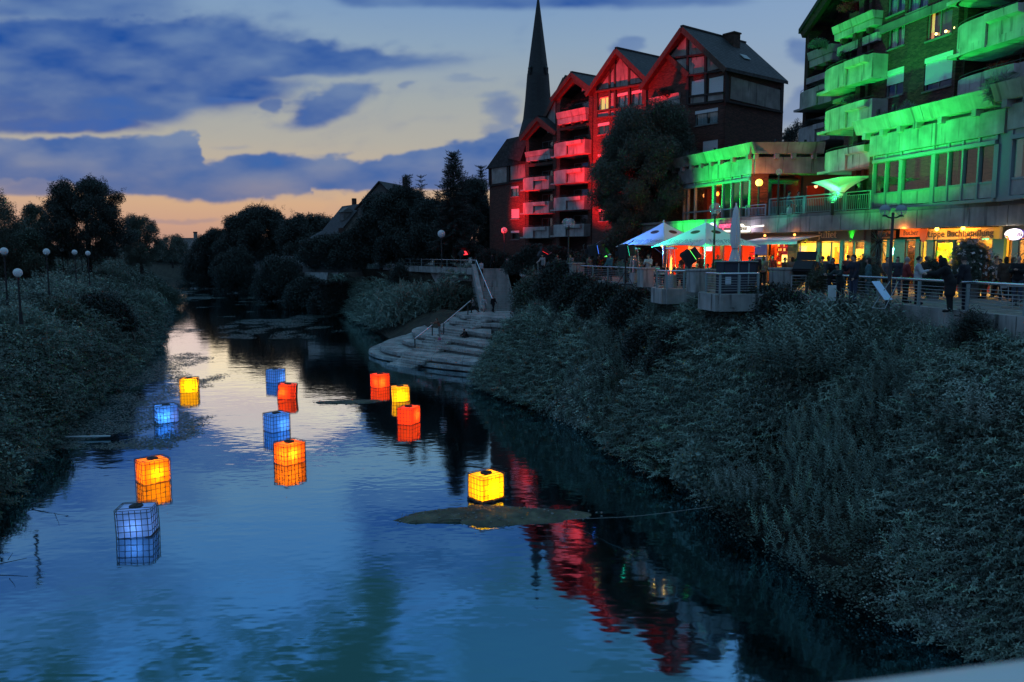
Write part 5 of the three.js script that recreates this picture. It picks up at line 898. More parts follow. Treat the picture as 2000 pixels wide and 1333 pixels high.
// the next shop, cut by the picture's edge
{
  const [a, b] = room(1968, 2080, 4, M.roomWarm, [1, 0.4, 0.08], 12); pier(1962, 1968, C.yellow); pier(1978, 1990, M.frameTeal); head(1962, 2085, 2.66, M.frame); pane(1990, 2030); pane(2030, 2078);
  shelf('shelf of goods in the shop at the right edge', a + 1.6, Z - 3.4, 2, 2, 4, [C.red, C.orange, C.blue, C.yellow], 51);
  const r = rect(BASE, 1964, 447, 2001, 469, -0.3), t = thing('shop_sign', 'bright oval white sign with a red and yellow emblem at the right edge', 'sign', BASE.world((r.s0 + r.s1) / 2, (r.y0 + r.y1) / 2, -0.3), BASE.turn), w = (r.s1 - r.s0) / 2, h = (r.y1 - r.y0) / 2;
  part('sign_face', [cyl(1, 1, 0.1, 0, -0.05, 0, 32).rotateX(Math.PI / 2).scale(w, h, 1)], glow([1.0, 0.95, 0.85], 1.6), t);
  part('rim', [new THREE.TorusGeometry(1, 0.05, 8, 40).scale(w, h, 1)], glow([0.25, 0.08, 0.8], 0.8), t);
  part('emblem', [prism([[-w * 0.95, -h * 0.1], [-w * 0.55, -h * 0.25], [-w * 0.35, -h * 1.15]], 0.04).translate(0, 0, 0.06)], C.red, t); part('emblem', [prism([[-w * 0.8, -h * 0.35], [-w * 0.6, -h * 0.35], [-w * 0.55, -h * 0.7]], 0.03).translate(0, 0, 0.1)], C.yellow, t);
  part('lettering', words('Bi', serifBold, w * 0.55, h * 0.7, 0.03).translate(w * 0.35, -h * 0.35, 0.06), paint(0.18, 0.06, 0.25), t);
  pointLamp(BASE.world((r.s0 + r.s1) / 2, (r.y0 + r.y1) / 2, 0.05), [1, 0.9, 0.75], 1.6, 0.15);
}
// neon signs over the restaurant
{
  const Y = (u, v) => BASE.at(u, v, 0.12), t = thing('neon_sign', 'red neon sign reading opera over a white light strip', 'sign', BASE.world(0, 0, 0), BASE.turn);
  const a = Y(1405, 449), b = Y(1434, 437); part('lettering', words('opera', sansBold, b[0] - a[0], b[1] - a[1], 0.06).translate(a[0], a[1], 0.1), glow([1, 0.03, 0.12], 1.6), t);
  const c = Y(1411, 454), d = Y(1431, 449.5); part('light_strip', [box(c[0], d[0], c[1], d[1], 0.04, 0.14)], glow([1, 0.93, 0.7], 1.4), t);
  part('backboard', [box(a[0] - 0.1, b[0] + 0.1, a[1] - 0.05, b[1] + 0.06, 0.015, 0.09)], M.frame, t);
  const rd = thing('round_sign', 'round white lit sign with a blue edge left of the red neon', 'sign', BASE.world(Y(1397, 444)[0], Y(1397, 444)[1], 0.35), BASE.turn + 0.3), R = 0.3;
  part('sign_face', [cyl(R, R, 0.1, 0, -0.05, 0, 28).rotateX(Math.PI / 2)], glow([0.95, 0.95, 1], 1.3), rd); part('rim', [new THREE.TorusGeometry(R, 0.05, 8, 30)], glow([0.05, 0.05, 0.9], 0.8), rd); part('bracket', [cbox(0.05, 0.05, 0.4, 0, 0, -0.22)], M.iron, rd);
  const w = thing('cloud_sign', 'white cloud shaped lit sign reading Breze right of the closed parasol', 'sign', BASE.world(Y(1453, 445)[0], Y(1453, 446)[1], 0.15), BASE.turn), W = (Y(1467, 445)[0] - Y(1440, 445)[0]) / 2, H = 0.27;
  const s = new THREE.Shape(); s.moveTo(-W, -H); s.lineTo(W * 0.9, -H); s.bezierCurveTo(W * 1.1, -H, W * 1.1, H * 0.5, W * 0.8, H * 0.4); s.bezierCurveTo(W * 0.5, H * 0.4, W * 0.3, H * 0.5, W * 0.1, H * 0.6); s.bezierCurveTo(0, H * 1.3, -W * 0.4, H * 1.2, -W * 0.45, H * 0.6); s.lineTo(-W * 0.9, H * 0.7); s.closePath();
  part('sign_face', [new THREE.ExtrudeGeometry(s, { depth: 0.1, bevelEnabled: false, curveSegments: 8 })], glow([1, 0.95, 0.72], 1.5), w);
  part('lettering', words('Breze', serifBold, W * 1.05, H * 0.9, 0.03).translate(-W * 0.3, -H * 0.5, 0.1), paint(0.1, 0.06, 0.05), w);
  const ls = thing('light_strip', 'long thin white light strip on the concrete band right of the white sign', 'light strip', BASE.world(0, 0, 0), BASE.turn), e = Y(1468, 443.5), f = Y(1491, 441);
  part('tube_lamp', [rod([e[0], e[1], 0.1], [f[0], f[1], 0.1], 0.05, 10)], glow([1, 0.85, 0.8], 1.8), ls); part('holder', [box(e[0], f[0], e[1] - 0.35, e[1] - 0.06, 0.01, 0.12)], std([0.5, 0.42, 0.4]), ls);
  pointLamp(BASE.world(Y(1420, 440)[0], Y(1420, 441)[1], 0.6), [1, 0.12, 0.2], 1.3, 0.2);
  pointLamp(BASE.world(Y(1470, 443)[0], Y(1470, 443)[1], 0.5), [0.9, 0.75, 1], 1.6, 0.2);
  const q = thing('neon_sign', 'small white and violet lit sign under the green parasol', 'sign', BASE.world(BASE.at(1386, 481, -1)[0], 2.25, -0.9), BASE.turn);
  part('sign_face', [rbox(0.8, 0.4, 0.08, 0.05)], glow([0.95, 0.7, 1], 1.5), q); part('bracket', [cbox(0.04, 0.5, 0.04, 0, 0.35, -0.02)], M.iron, q);
}
// restaurant lamps upstairs
{
  const L = (u, v, w, off, c, k, label) => { const [s, y] = w.at(u, v, off), p = w.world(s, y, off), t = thing('hanging_lamp', label, 'lamp', p, w.turn); part('bulb', [ball(0.12, 0, 0, 0, 12).scale(1, 1.4, 1)], glow(c, 5), t); part('cord', [cyl(0.012, 0.012, Math.max(0.2, 7.0 - (y + 0.16)), 0, 0.16, 0, 5)], M.iron, t); pointLamp(p, c, k, 0.18); };
  L(1402, 379, PL, -1.2, [1, 0.22, 0.02], 7, 'glowing orange hanging lamp in the left pavilion');
  L(1376, 382, PL, -3.0, [1, 0.25, 0.06], 5, 'hanging lamp deep in the left pavilion');
  L(1345, 384, PL, -2.8, [1, 0.15, 0.05], 2.5, 'hanging lamp at the far end of the left pavilion');
  const bw = Wall([PS.p[0] - 1, PS.p[1] - 4.2], [PR.p[0] + 7.5, PR.p[1] - 8], 8);
  L(1536, 366, bw, -1.2, [1, 0.28, 0.1], 2.2, 'small lamp in the left window behind the terrace');
  L(1594, 363, bw, -1.2, [1, 0.3, 0.12], 2.6, 'small lamp in the right window behind the terrace');
  L(1730, 350, PR, -2.2, [0.5, 1, 0.8], 0.5, 'dim lamp in the room of the right pavilion');
}
// ---------------------------------------------------------------- floating light cubes: caged plastic tanks lit from inside
{
  const GX = 1.2, GZ = 1.0, H = 1.0;
  const bottle = (() => { const g = new RoundedBoxGeometry(GX - 0.05, H - 0.02, GZ - 0.05, 4, 0.09); return metric(plain(g.translate(0, 0.12 + H / 2, 0))); })();
  const vx = metric(plain(cyl(0.0125, 0.0125, H, 0, 0.11, 0, 6)));
  const hoop = (y, ex = 0.012) => { const a = GX / 2 + ex, b = GZ / 2 + ex, r = 0.1, p = []; for (const [sx, sz, a0] of [[1, 1, 0], [-1, 1, 1], [-1, -1, 2], [1, -1, 3]]) for (let i = 0; i <= 4; i++) { const t = (a0 + i / 4) * Math.PI / 2; p.push(new THREE.Vector3(sx * (a - r) + r * Math.cos(t), y, sz * (b - r) + r * Math.sin(t))); } const path = new THREE.CurvePath(); for (let i = 0; i < p.length; i++) path.add(new THREE.LineCurve3(p[i], p[(i + 1) % p.length])); return new THREE.TubeGeometry(path, 60, 0.0125, 5, true); };
  const hoops = [0.14, 0.36, 0.58, 0.80, 1.02, 1.13].map((y) => metric(plain(hoop(y))));
  const topBar = metric(plain(rod([-GX / 2, 1.145, 0], [GX / 2, 1.145, 0], 0.014, 6))), lid = join([cyl(0.2, 0.2, 0.05, 0, 1.11, 0, 24), cyl(0.24, 0.24, 0.012, 0, 1.115, 0, 24), cbox(0.05, 0.03, 0.34, 0, 1.165, 0)]);
  const ringG = metric(plain(new THREE.TorusGeometry(0.22, 0.018, 6, 28).rotateX(Math.PI / 2).translate(0, 1.15, 0)));
  const pal = join([box(-GX / 2, GX / 2, 0.05, 0.11, -GZ / 2, GZ / 2), ...[-1, 0, 1].flatMap((i) => [-1, 0, 1].map((k) => cbox(0.16, 0.1, 0.14, i * (GX / 2 - 0.09), 0.0, k * (GZ / 2 - 0.08)))), box(-GX / 2, GX / 2, -0.09, -0.05, GZ / 2 - 0.14, GZ / 2)]);
  const tank = (k, tint) => phys(tint, { transmission: 0.62, thickness: 0, roughness: 1, ior: 1.4, emissive: lin(...k), emissiveIntensity: 0.5, specularIntensity: 0.4 });
  const cols = {
    yellow: [[1, 0.52, 0.01], [0.5, 0.12, 0.0], [0.60, 0.40, 0.04]], orange: [[1, 0.34, 0.01], [0.5, 0.05, 0.0], [0.60, 0.30, 0.03]], red: [[1, 0.16, 0.03], [0.6, 0.010, 0.006], [0.58, 0.17, 0.05]], fire: [[1, 0.30, 0.03], [0.5, 0.012, 0.002], [0.58, 0.25, 0.04]], blue: [[0.10, 0.42, 1], [0.02, 0.08, 0.34], [0.30, 0.46, 0.66]], pale: [[0.22, 0.44, 1], [0.06, 0.14, 0.34], [0.42, 0.50, 0.64]],
  };
  const mats = Object.fromEntries(Object.entries(cols).map(([k, c]) => [k, tank(c[1], c[2])])), bulbs = Object.fromEntries(Object.entries(cols).map(([k, c]) => [k, glow(c[0], 5)]));
  const list = [
    [350, 769, 12, 'yellow', 3.2, [0.05, 0.05], 'glowing yellow tank, farthest left on the river beyond the blue one'],
    [309, 830, 39, 'blue', 1.6, [-0.2, 0.0], 'glowing blue tank with reddish streaks at the left, in front of the far yellow one'],
    [280, 951, 45, 'orange', 2.5, [0.0, 0.05], 'large glowing orange tank nearest the left bank'],
    [226, 1055, 8, 'pale', 0.55, [0.0, 0.0], 'pale blue tank nearest the viewer, the dimmest of them', 0.03],
    [536, 750, 60, 'blue', 1.0, [0.2, -0.1], 'dim blue tank at the back of the middle row, behind the tilted red one'],
    [541, 782, 8, 'red', 2.0, [-0.3, 0.1], 'red tank tilted to one side just in front of a blue one', -0.06],
    [531, 848, 47, 'blue', 1.2, [0.15, 0.0], 'pale blue tank in the middle row, between the two red ones'],
    [558, 913, 52, 'fire', 2.6, [-0.15, 0.1], 'large red tank with a yellow glow in the middle of the river'],
    [737, 760, 45, 'red', 2.6, [-0.15, 0.0], 'red tank farthest back on the right, before the seat steps'],
    [766, 787, 12, 'yellow', 2.8, [0.0, 0.0], 'yellow tank between two red ones on the right', 0.04],
    [803, 833, 68, 'red', 2.4, [0.15, 0.1], 'red tank on the right, in front of the yellow one'],
    [941, 984, 39, 'yellow', 3.6, [0.05, 0.05], 'brightest yellow tank standing on the mud bank'],
  ];
  let proto = null;
  for (const [u, v, yaw, c, k, off, label, tilt = 0] of list) {
    const onMud = u > 900, y = onMud ? -0.02 : -0.12, p = atY(u, v, y + 0.1), a = yaw * Math.PI / 180;
    const q = new THREE.Vector3(-GX / 2, 0, GZ / 2).applyAxisAngle(new THREE.Vector3(0, 1, 0), a), pos = [p.x - q.x, y, p.z - q.z];
    let t;
    if (!proto) {
      t = thing('light_cube', label, 'light cube', pos, a, 'light cubes floating on the river');
      part('tank', bottle, mats[c], t); part('pallet', pal, M.pallet, t); part('lid', lid, M.black, t);
      for (const h of hoops) part('cage_hoop', h, M.cage, t);
      for (const s of [-1, 1]) { for (let i = 0; i < 6; i++) part('cage_bar', vx, M.cage, t).position.set(lerp(-GX / 2 + 0.1, GX / 2 - 0.1, i / 5), 0, s * (GZ / 2 + 0.012)); for (let i = 0; i < 5; i++) part('cage_bar', vx, M.cage, t).position.set(s * (GX / 2 + 0.012), 0, lerp(-GZ / 2 + 0.1, GZ / 2 - 0.1, i / 4)); }
      for (const z of [-0.3, 0.3]) part('top_bar', topBar, M.cage, t).position.z = z;
      part('cable_coil', ringG, M.black, t); part('bulb', ball(0.045, 0, 0, 0, 14), bulbs[c], t);
      proto = t;
    } else { t = proto.clone(); t.name = numbered('light_cube'); t.position.set(...pos); scene.add(t); }
    t.rotation.set(0, a, 0); if (tilt) t.rotateZ(tilt);
    t.userData = { label, category: 'light cube', group: 'light cubes floating on the river' };
    const bp = new THREE.Vector3(off[0], 0.52 + off[1], 0.22);
    t.children.forEach((m) => { if (m.name === 'tank') m.material = mats[c]; if (m.name === 'bulb') { m.material = bulbs[c]; m.position.copy(bp); } });
    t.updateMatrixWorld(true);
    pointLamp(t.localToWorld(bp.clone()), cols[c][0], k * (c === 'blue' || c === 'pale' ? 1.6 : 3.2), 0.05);
    if (c === 'blue') {                                       // a small second, warm lamp inside, as the streaks show
      const b2 = new THREE.Vector3(0.32, 0.5, 0.3); const m = part('bulb', ball(0.045, b2.x, b2.y, b2.z, 10), bulbs.fire, t); pointLamp(t.localToWorld(b2.clone()), [1, 0.3, 0.15], 0.16, 0.05);
    }
  }
}
// --- parasols
{
  const canopyTex = (() => {
    const cv = document.createElement('canvas'); cv.width = 512; cv.height = 256; const x = cv.getContext('2d');
    x.fillStyle = '#f2f2f2'; x.fillRect(0, 0, 512, 256);
    x.fillStyle = '#5a2a1c'; x.beginPath(); x.ellipse(256, 96, 40, 17, 0, 0, 7); x.fill(); x.strokeStyle = '#b89040'; x.lineWidth = 3; x.stroke();
    x.fillStyle = '#3a4a6a'; x.font = 'italic 46px serif'; x.textAlign = 'center'; x.fillText('König Pilsener', 256, 205);
    x.fillStyle = '#8a9ab0'; x.font = 'italic 15px serif'; x.fillText('Das König der Biere'.slice(0, 0) || '', 256, 228); x.fillRect(150, 220, 212, 3);
    const t = new THREE.CanvasTexture(cv); t.colorSpace = THREE.SRGBColorSpace; return t;
  })();
  const fabric = phys([0.82, 0.82, 0.82], { map: canopyTex, transmission: 0.15, thickness: 0, roughness: 1, side: THREE.DoubleSide });
  const parasol = (label, c, R, y0, y1, turn) => {
    const t = thing('parasol', label, 'parasol', [c[0], 8, c[1]], turn, 'square white parasols on the promenade');
    for (let k = 0; k < 4; k++) {
      const pos = [], uv = [], idx = [], N = 12, Mm = 10;
      for (let j = 0; j <= Mm; j++) for (let i = 0; i <= N; i++) {
        const q = j / Mm, w = (i / N * 2 - 1), sag = 0.07 * q * (1 - w * w) * (q > 0.5 ? 1 : q * 2), edge = q === 1 ? 0.16 * (1 - w * w) : 0;
        pos.push(w * R * q, lerp(y1, y0, Math.pow(q, 0.92)) - sag * 0.5 + edge * 0.9, R * q * (1 - 0.03 * (1 - w * w) * q)); uv.push(0.5 + w * q * 0.5, 1 - q);
      }
      for (let j = 0; j < Mm; j++) for (let i = 0; i < N; i++) { const a = j * (N + 1) + i, b = a + N + 1; idx.push(a, b, a + 1, a + 1, b, b + 1); }
      const g = new THREE.BufferGeometry(); g.setAttribute('position', new THREE.Float32BufferAttribute(pos, 3)); g.setAttribute('uv', new THREE.Float32BufferAttribute(uv, 2)); g.setIndex(idx); g.computeVertexNormals();
      const m = new THREE.Mesh(g, fabric); m.name = 'canopy_panel'; m.rotation.y = k * Math.PI / 2; t.add(m);
      part('rib', [rod([0, y1 - 0.06, 0], [R * 0.98, y0 - 0.04, R * 0.98], 0.018, 6)], M.steelDull, t).rotation.y = k * Math.PI / 2;
      part('strut', [rod([0, y0 - 0.55, 0], [R * 0.5, lerp(y1, y0, 0.5) - 0.08, R * 0.5], 0.015, 6)], M.steelDull, t).rotation.y = k * Math.PI / 2;
    }
    part('pole', [cyl(0.05, 0.05, y1 + 0.08, 0, 0, 0, 12)], M.steel, t); part('finial', [ball(0.07, 0, y1 + 0.08, 0, 10)], M.steel, t); part('base', [rbox(0.9, 0.1, 0.9, 0.02, 0, 0.05, 0)], M.concreteDark, t);
    return t;
  };
  const a = atD(1296, 470, 56), b = atD(1378, 470, 47.5);
  parasol('square white parasol farther back, glowing blue, with printed brand lettering', [a.x, a.z], 2.35, 2.35, 4.05, 0.62);
  parasol('square white parasol nearer the shops, green lit on its left side', [b.x, b.z], 2.25, 2.28, 3.75, 0.55);
  // fairy bulbs at the canopy corners
  for (const [u, v, D, l] of [[1293, 481, 47, 'small orange bulb at the left corner of the nearer parasol'], [1372, 479, 46, 'small orange bulb under the front corner of the nearer parasol'], [1449, 478, 48, 'small orange bulb at the right corner of the nearer parasol']]) { const p = atD(u, v, D), t = thing('parasol_lamp', l, 'lamp', [p.x, p.y, p.z]); part('bulb', [ball(0.06, 0, 0, 0, 10)], glow([1, 0.4, 0.06], 5), t); part('cord', [cyl(0.008, 0.008, 0.2, 0, 0.05, 0, 5)], M.iron, t); pointLamp(p, [1, 0.4, 0.08], 0.5, 0.07); }
  // a closed parasol
  const c = atD(1436, 480, 41.6), t = thing('closed_parasol', 'tall closed white parasol with folded hanging cloth', 'parasol', [c.x, 8, c.z]);
  const pos = [], idx = [], N = 40, rows = [[4.35, 0.05], [4.1, 0.13], [3.2, 0.2], [2.45, 0.2], [2.15, 0.12], [2.0, 0.14], [1.5, 0.24], [0.95, 0.30]];
  rows.forEach(([y, r], j) => { for (let i = 0; i < N; i++) { const an = i / N * 2 * Math.PI, f = 1 + (j > 1 ? 0.32 : 0.15) * Math.sin(an * 8 + (j > 4 ? 0.5 : 0)); pos.push(Math.cos(an) * r * f, y + (j === 7 ? 0.22 * Math.sin(an * 4 + 1) + 0.12 * Math.sin(an * 9) : 0), Math.sin(an) * r * f); } });
  for (let j = 0; j < rows.length - 1; j++) for (let i = 0; i < N; i++) { const a2 = j * N + i, b2 = j * N + (i + 1) % N; idx.push(a2, b2, a2 + N, b2, b2 + N, a2 + N); }
  const g = new THREE.BufferGeometry(); g.setAttribute('position', new THREE.Float32BufferAttribute(pos, 3)); g.setIndex(idx); g.computeVertexNormals();
  part('cloth', [g], M.canvasWhite, t); part('pole', [cyl(0.045, 0.045, 4.5, 0, 0, 0, 10)], M.steel, t); part('base', [rbox(0.8, 0.1, 0.8, 0.02, 0, 0.05, 0)], M.concreteDark, t); part('strap', [new THREE.TorusGeometry(0.15, 0.02, 6, 24).rotateX(Math.PI / 2).translate(0, 2.15, 0)], M.black, t);
}
// --- pyramid patio heaters
for (const [u, D, lit, l] of [[1311, 44.5, 1, 'pyramid patio heater with an orange flame in its glass tube'], [1240, 50, 0, 'unlit pyramid patio heater with a round cap']]) {
  const p = atD(u, 500, D), t = thing('patio_heater', l, 'heater', [p.x, 8, p.z], 0.3), h = 2.15;
  part('base', [new THREE.CylinderGeometry(0.33, 0.38, 0.7, 4).rotateY(Math.PI / 4).translate(0, 0.35, 0)], M.steelDull, t);
  for (let k = 0; k < 4; k++) { const a = k * Math.PI / 2 + Math.PI / 4; part('frame_bar', [rod([Math.cos(a) * 0.33, 0.7, Math.sin(a) * 0.33], [Math.cos(a) * 0.17, h, Math.sin(a) * 0.17], 0.018, 6)], M.steel, t); }
  part('cap', [cyl(0.36, 0.3, 0.08, 0, h, 0, 20), cyl(0.12, 0.1, 0.05, 0, h + 0.08, 0, 12)], M.steel, t); part('glass_tube', [cyl(0.075, 0.075, h - 0.75, 0, 0.72, 0, 14)], M.clearGlobe, t);
  if (lit) { part('flame', [new THREE.LatheGeometry([[0, 0], [0.045, 0.12], [0.06, 0.35], [0.035, 0.75], [0.0, 1.05]].map((q) => new THREE.Vector2(...q)), 12).translate(0, 0.78, 0)], glow([1, 0.34, 0.03], 5), t); pointLamp(new THREE.Vector3(p.x, 9.2, p.z), [1, 0.22, 0.02], 3.5, 0.09); }
}
// --- the inverted sail on the terrace
{
  const tip = atD(1637, 386, 47.5), pts = [[1585, 357, 49], [1640, 346, 44.5], [1708, 343, 46.5], [1660, 352, 52]].map((a) => atD(...a)), t = thing('funnel_sail', 'funnel shaped sail canopy on the terrace, lit green from below', 'canopy', [tip.x, 12.1, tip.z]);
  const pos = [], idx = [], N = 40, J = 12, base = new THREE.Vector3(tip.x, 12.1, tip.z), T2 = tip.clone().sub(base), rim = new THREE.CatmullRomCurve3(pts.map((p) => p.clone().sub(base)), true, 'catmullrom', 0.15);
  for (let j = 0; j <= J; j++) for (let i = 0; i < N; i++) { const e = rim.getPoint(i / N), q = j / J, r = Math.pow(q, 1.0), c = 0.12 + 0.88 * r; pos.push(lerp(T2.x, e.x, c), lerp(T2.y, e.y, Math.pow(q, 0.55)), lerp(T2.z, e.z, c)); }
  for (let j = 0; j < J; j++) for (let i = 0; i < N; i++) { const a = j * N + i, b = j * N + (i + 1) % N; idx.push(a, b, a + N, b, b + N, a + N); }
  const g = new THREE.BufferGeometry(); g.setAttribute('position', new THREE.Float32BufferAttribute(pos, 3)); g.setIndex(idx); g.computeVertexNormals();
  part('cloth', [g], M.canvasWhite, t); part('post', [cyl(0.07, 0.06, T2.y + 0.6, T2.x, 0, T2.z, 10)], M.frameTeal, t);
  for (const p of pts) part('stay', [rod(p.clone().sub(base), [T2.x, T2.y + 0.5, T2.z], 0.015, 5)], M.frameTeal, t);
  part('collar', [new THREE.TorusGeometry(0.14, 0.03, 6, 16).rotateX(Math.PI / 2).translate(T2.x, T2.y + 0.05, T2.z)], M.steel, t);
  const s = new THREE.SpotLight(lin(0.05, 1, 0.25), 20, 0, 1.0, 0.8); s.position.set(tip.x - 0.7, 12.9, tip.z + 1.0); s.target.position.set(tip.x, 14.5, tip.z); s.shadow.radius = 3; s.name = 'sail_light'; s.target.name = 'sail_target'; scene.add(s, s.target);
  const fx = thing('sail_lamp', 'small floor lamp lighting the funnel sail green', 'lamp', [tip.x - 0.7, 12.1, tip.z + 1.0]); part('housing', [cyl(0.08, 0.1, 0.7, 0, 0, 0, 12)], M.black, fx); part('lamp_lens', [cyl(0.08, 0.08, 0.02, 0, 0.705, 0, 12)], glow([0.1, 1, 0.3], 2), fx);
}
// --- railing of the upper terrace
{
  const seg = [[1458, 1497], [1497, 1503], [1504, 1571], [1573.5, 1649], [1653, 1701]], labels = ['low railing at the left end of the upper terrace', null, 'railing with close upright bars on the upper terrace, left of the middle post', 'railing with close upright bars on the upper terrace, below the green sail', 'railing with close upright bars at the right end of the upper terrace'];
  seg.forEach(([u0, u1], i) => {
    if (!labels[i]) return;
    const a = BASE.at(u0, 405, -0.25)[0], b = BASE.at(u1, 400, -0.25)[0], t = thing('terrace_railing', labels[i], 'railing', BASE.world(0, 0, 0), BASE.turn), y0 = 4.32, y1 = i ? 5.35 : 5.05, z = -0.22;
    part('handrail', [rod([a, y1, z], [b, y1, z], 0.03, 8)], M.frameTeal, t); part('rail', [rod([a, y1 - 0.18, z], [b, y1 - 0.18, z], 0.02, 6)], M.frameTeal, t); part('rail', [rod([a, y0 + 0.06, z], [b, y0 + 0.06, z], 0.02, 6)], M.frameTeal, t);
    for (const s of [a, b]) part('post', [cbox(0.07, y1 - y0, 0.07, s, (y0 + y1) / 2, z)], M.frameTeal, t);
    const n = Math.round((b - a) / 0.14), g = []; for (let k = 1; k < n; k++) g.push(new THREE.BoxGeometry(0.022, y1 - y0 - 0.24, 0.022).translate(lerp(a, b, k / n), (y0 + y1) / 2 - 0.06, z)); tag(part('bars', g, M.frameTeal, t), null, null, null, 'stuff');
  });
}
// --- small things on the promenade
{
  const p = atD(1724, 556, 28.5), t = thing('sun_lounger', 'pale blue folding lounger back leaning behind the railing', 'chair', [p.x, 8, p.z], -0.4);
  part('cloth', [new THREE.BoxGeometry(0.42, 0.02, 0.85).rotateX(0.85).rotateY(0.9).translate(0, 0.62, 0)], std([0.55, 0.75, 0.95]), t); part('frame', [rod([-0.3, 0, 0.2], [0.25, 0.95, -0.2], 0.015, 6), rod([0.1, 0, 0.45], [0.5, 0.95, 0.05], 0.015, 6), rod([-0.3, 0, 0.2], [0.1, 0, 0.45], 0.015, 6)], M.steelDull, t);
  const q = atD(1625, 578, 30.5), b = thing('notice_board', 'pale standing notice board behind the near railing', 'notice board', [q.x, 8, q.z], 0.15);
  part('board', [rbox(0.34, 0.6, 0.03, 0.01, 0, 0.42, 0)], std([0.5, 0.58, 0.58]), b); part('foot', [cbox(0.36, 0.08, 0.2, 0, 0.04, 0)], M.iron, b);
  const gt = atD(1568, 565, 36.2), g = thing('gate', 'square metal gate frame with bars at the end of the near railing', 'gate', [gt.x - 0.55, 8, gt.z], -0.12);
  part('frame', [box(0, 0.05, 0.05, 0.95, 0, 0.05), box(0.63, 0.68, 0.05, 0.95, 0, 0.05), box(0.051, 0.629, 0.9, 0.95, 0, 0.05), box(0.051, 0.629, 0.05, 0.1, 0, 0.05), box(0.051, 0.629, 0.22, 0.26, 0, 0.05)], M.steelDull, g);
  for (let i = 0; i < 4; i++) part('bar', [box(0.051, 0.629, 0.36 + i * 0.14, 0.375 + i * 0.14, 0.015, 0.03)], M.steelDull, g);
  const cb = atD(1437, 558, 38.8), k = thing('kiosk_box', 'dark metal cabinet with a white notice behind the right square balcony', 'cabinet', [cb.x, 8, cb.z], 0.25);
  part('body', [cbox(1.75, 1.5, 0.7, 0, 0.75, 0)], std([0.03, 0.035, 0.05]), k); part('top', [rbox(1.9, 0.06, 0.85, 0.02, 0, 1.53, 0)], M.steelDull, k); part('door', [cbox(0.8, 1.3, 0.02, -0.42, 0.72, 0.362)], std([0.035, 0.04, 0.06]), k); part('door', [cbox(0.8, 1.3, 0.02, 0.42, 0.72, 0.362)], std([0.035, 0.04, 0.06]), k);
  part('notice', [cbox(0.3, 0.36, 0.012, -0.62, 0.62, 0.38)], std([0.55, 0.62, 0.7]), k); part('post', [cbox(0.05, 1.4, 0.05, -0.1, 0.75, 0.4), cbox(0.05, 1.4, 0.05, 0.45, 0.75, 0.4)], M.frameTeal, k);
  // tables by the parasols
  for (const [u, D, l] of [[1292, 46.5, 'small round table behind the left square balcony'], [1350, 50, 'small round table under the nearer parasol'], [1225, 53, 'small round table under the farther parasol'], [1990, 29.5, 'small lit table at the right edge of the promenade'], [1408, 47, 'small round table right of the parasol pole']]) { const c = atD(u, 520, D), tb = thing('cafe_table', l, 'table', [c.x, 8, c.z]); part('table_top', [cyl(0.4, 0.4, 0.03, 0, 0.72, 0, 24)], M.steelDull, tb); part('stem', [cyl(0.035, 0.035, 0.7, 0, 0.02, 0, 8)], M.iron, tb); part('foot', [cyl(0.26, 0.2, 0.03, 0, 0, 0, 16)], M.iron, tb); }
  for (const [u, D, a, l] of [[1978, 28.6, 0.5, 'metal chair in front of the lit table at the right edge'], [1300, 47, 2.4, 'metal chair beside the table behind the left square balcony'], [1218, 51.5, 1.0, 'metal chair under the farther parasol'], [1364, 49, 3.9, 'metal chair under the nearer parasol']]) { const c = atD(u, 530, D), ch = thing('cafe_chair', l, 'chair', [c.x, 8, c.z], a); part('seat', [rbox(0.44, 0.03, 0.42, 0.012, 0, 0.45, 0)], M.steelDull, ch); part('backrest', [tube([[-0.21, 0.46, -0.2], [-0.2, 0.85, -0.25], [0.2, 0.85, -0.25], [0.21, 0.46, -0.2]], 0.014, 24, 6), cbox(0.36, 0.1, 0.012, 0, 0.74, -0.245)], M.steelDull, ch); for (const [x, z] of [[-1, -1], [1, -1], [-1, 1], [1, 1]]) part('leg', [rod([x * 0.19, 0.44, z * 0.18], [x * 0.22, 0, z * 0.21], 0.013, 6)], M.steelDull, ch); }
  // a pole and a rope by the left bank
  const r0 = atY(-60, 858, 0.12), r1 = atY(218, 852, 0.15), rp = thing('floating_pole', 'long pale pole lying on the water at the left bank', 'pole'); part('pole', [rod(r0, r1, 0.045, 8)], std([0.55, 0.56, 0.58]), rp); part('knob', [ball(0.08, r1.x, r1.y, r1.z, 10)], M.black, rp);
  const c0 = atY(1105, 1015, 0.05), c1 = atY(1392, 990, 1.6), cb2 = thing('mooring_rope', 'thin rope running from the mud bank to the right bank', 'rope'); part('rope', [tube([c0, c0.clone().lerp(c1, 0.5).setY(0.72), c1], 0.006, 24, 5)], std([0.3, 0.3, 0.28]), cb2);
  for (const [u, v, h, l] of [[100, 986, 0.5, 'bare twig reaching over the left waterline'], [10, 1110, 0.3, 'dark twig on the water at the left edge']]) { const a = atY(u, v, 0.1), tw = thing('twig', l, 'twig'); part('stem', [rod([a.x - 0.8, 0.1, a.z], [a.x + 0.5, h, a.z - 0.3], 0.02, 5, 0.008)], M.bark, tw); part('side_shoot', [rod([a.x, 0.3, a.z - 0.15], [a.x + 0.2, h + 0.25, a.z - 0.1], 0.012, 5, 0.005)], M.bark, tw); }
}
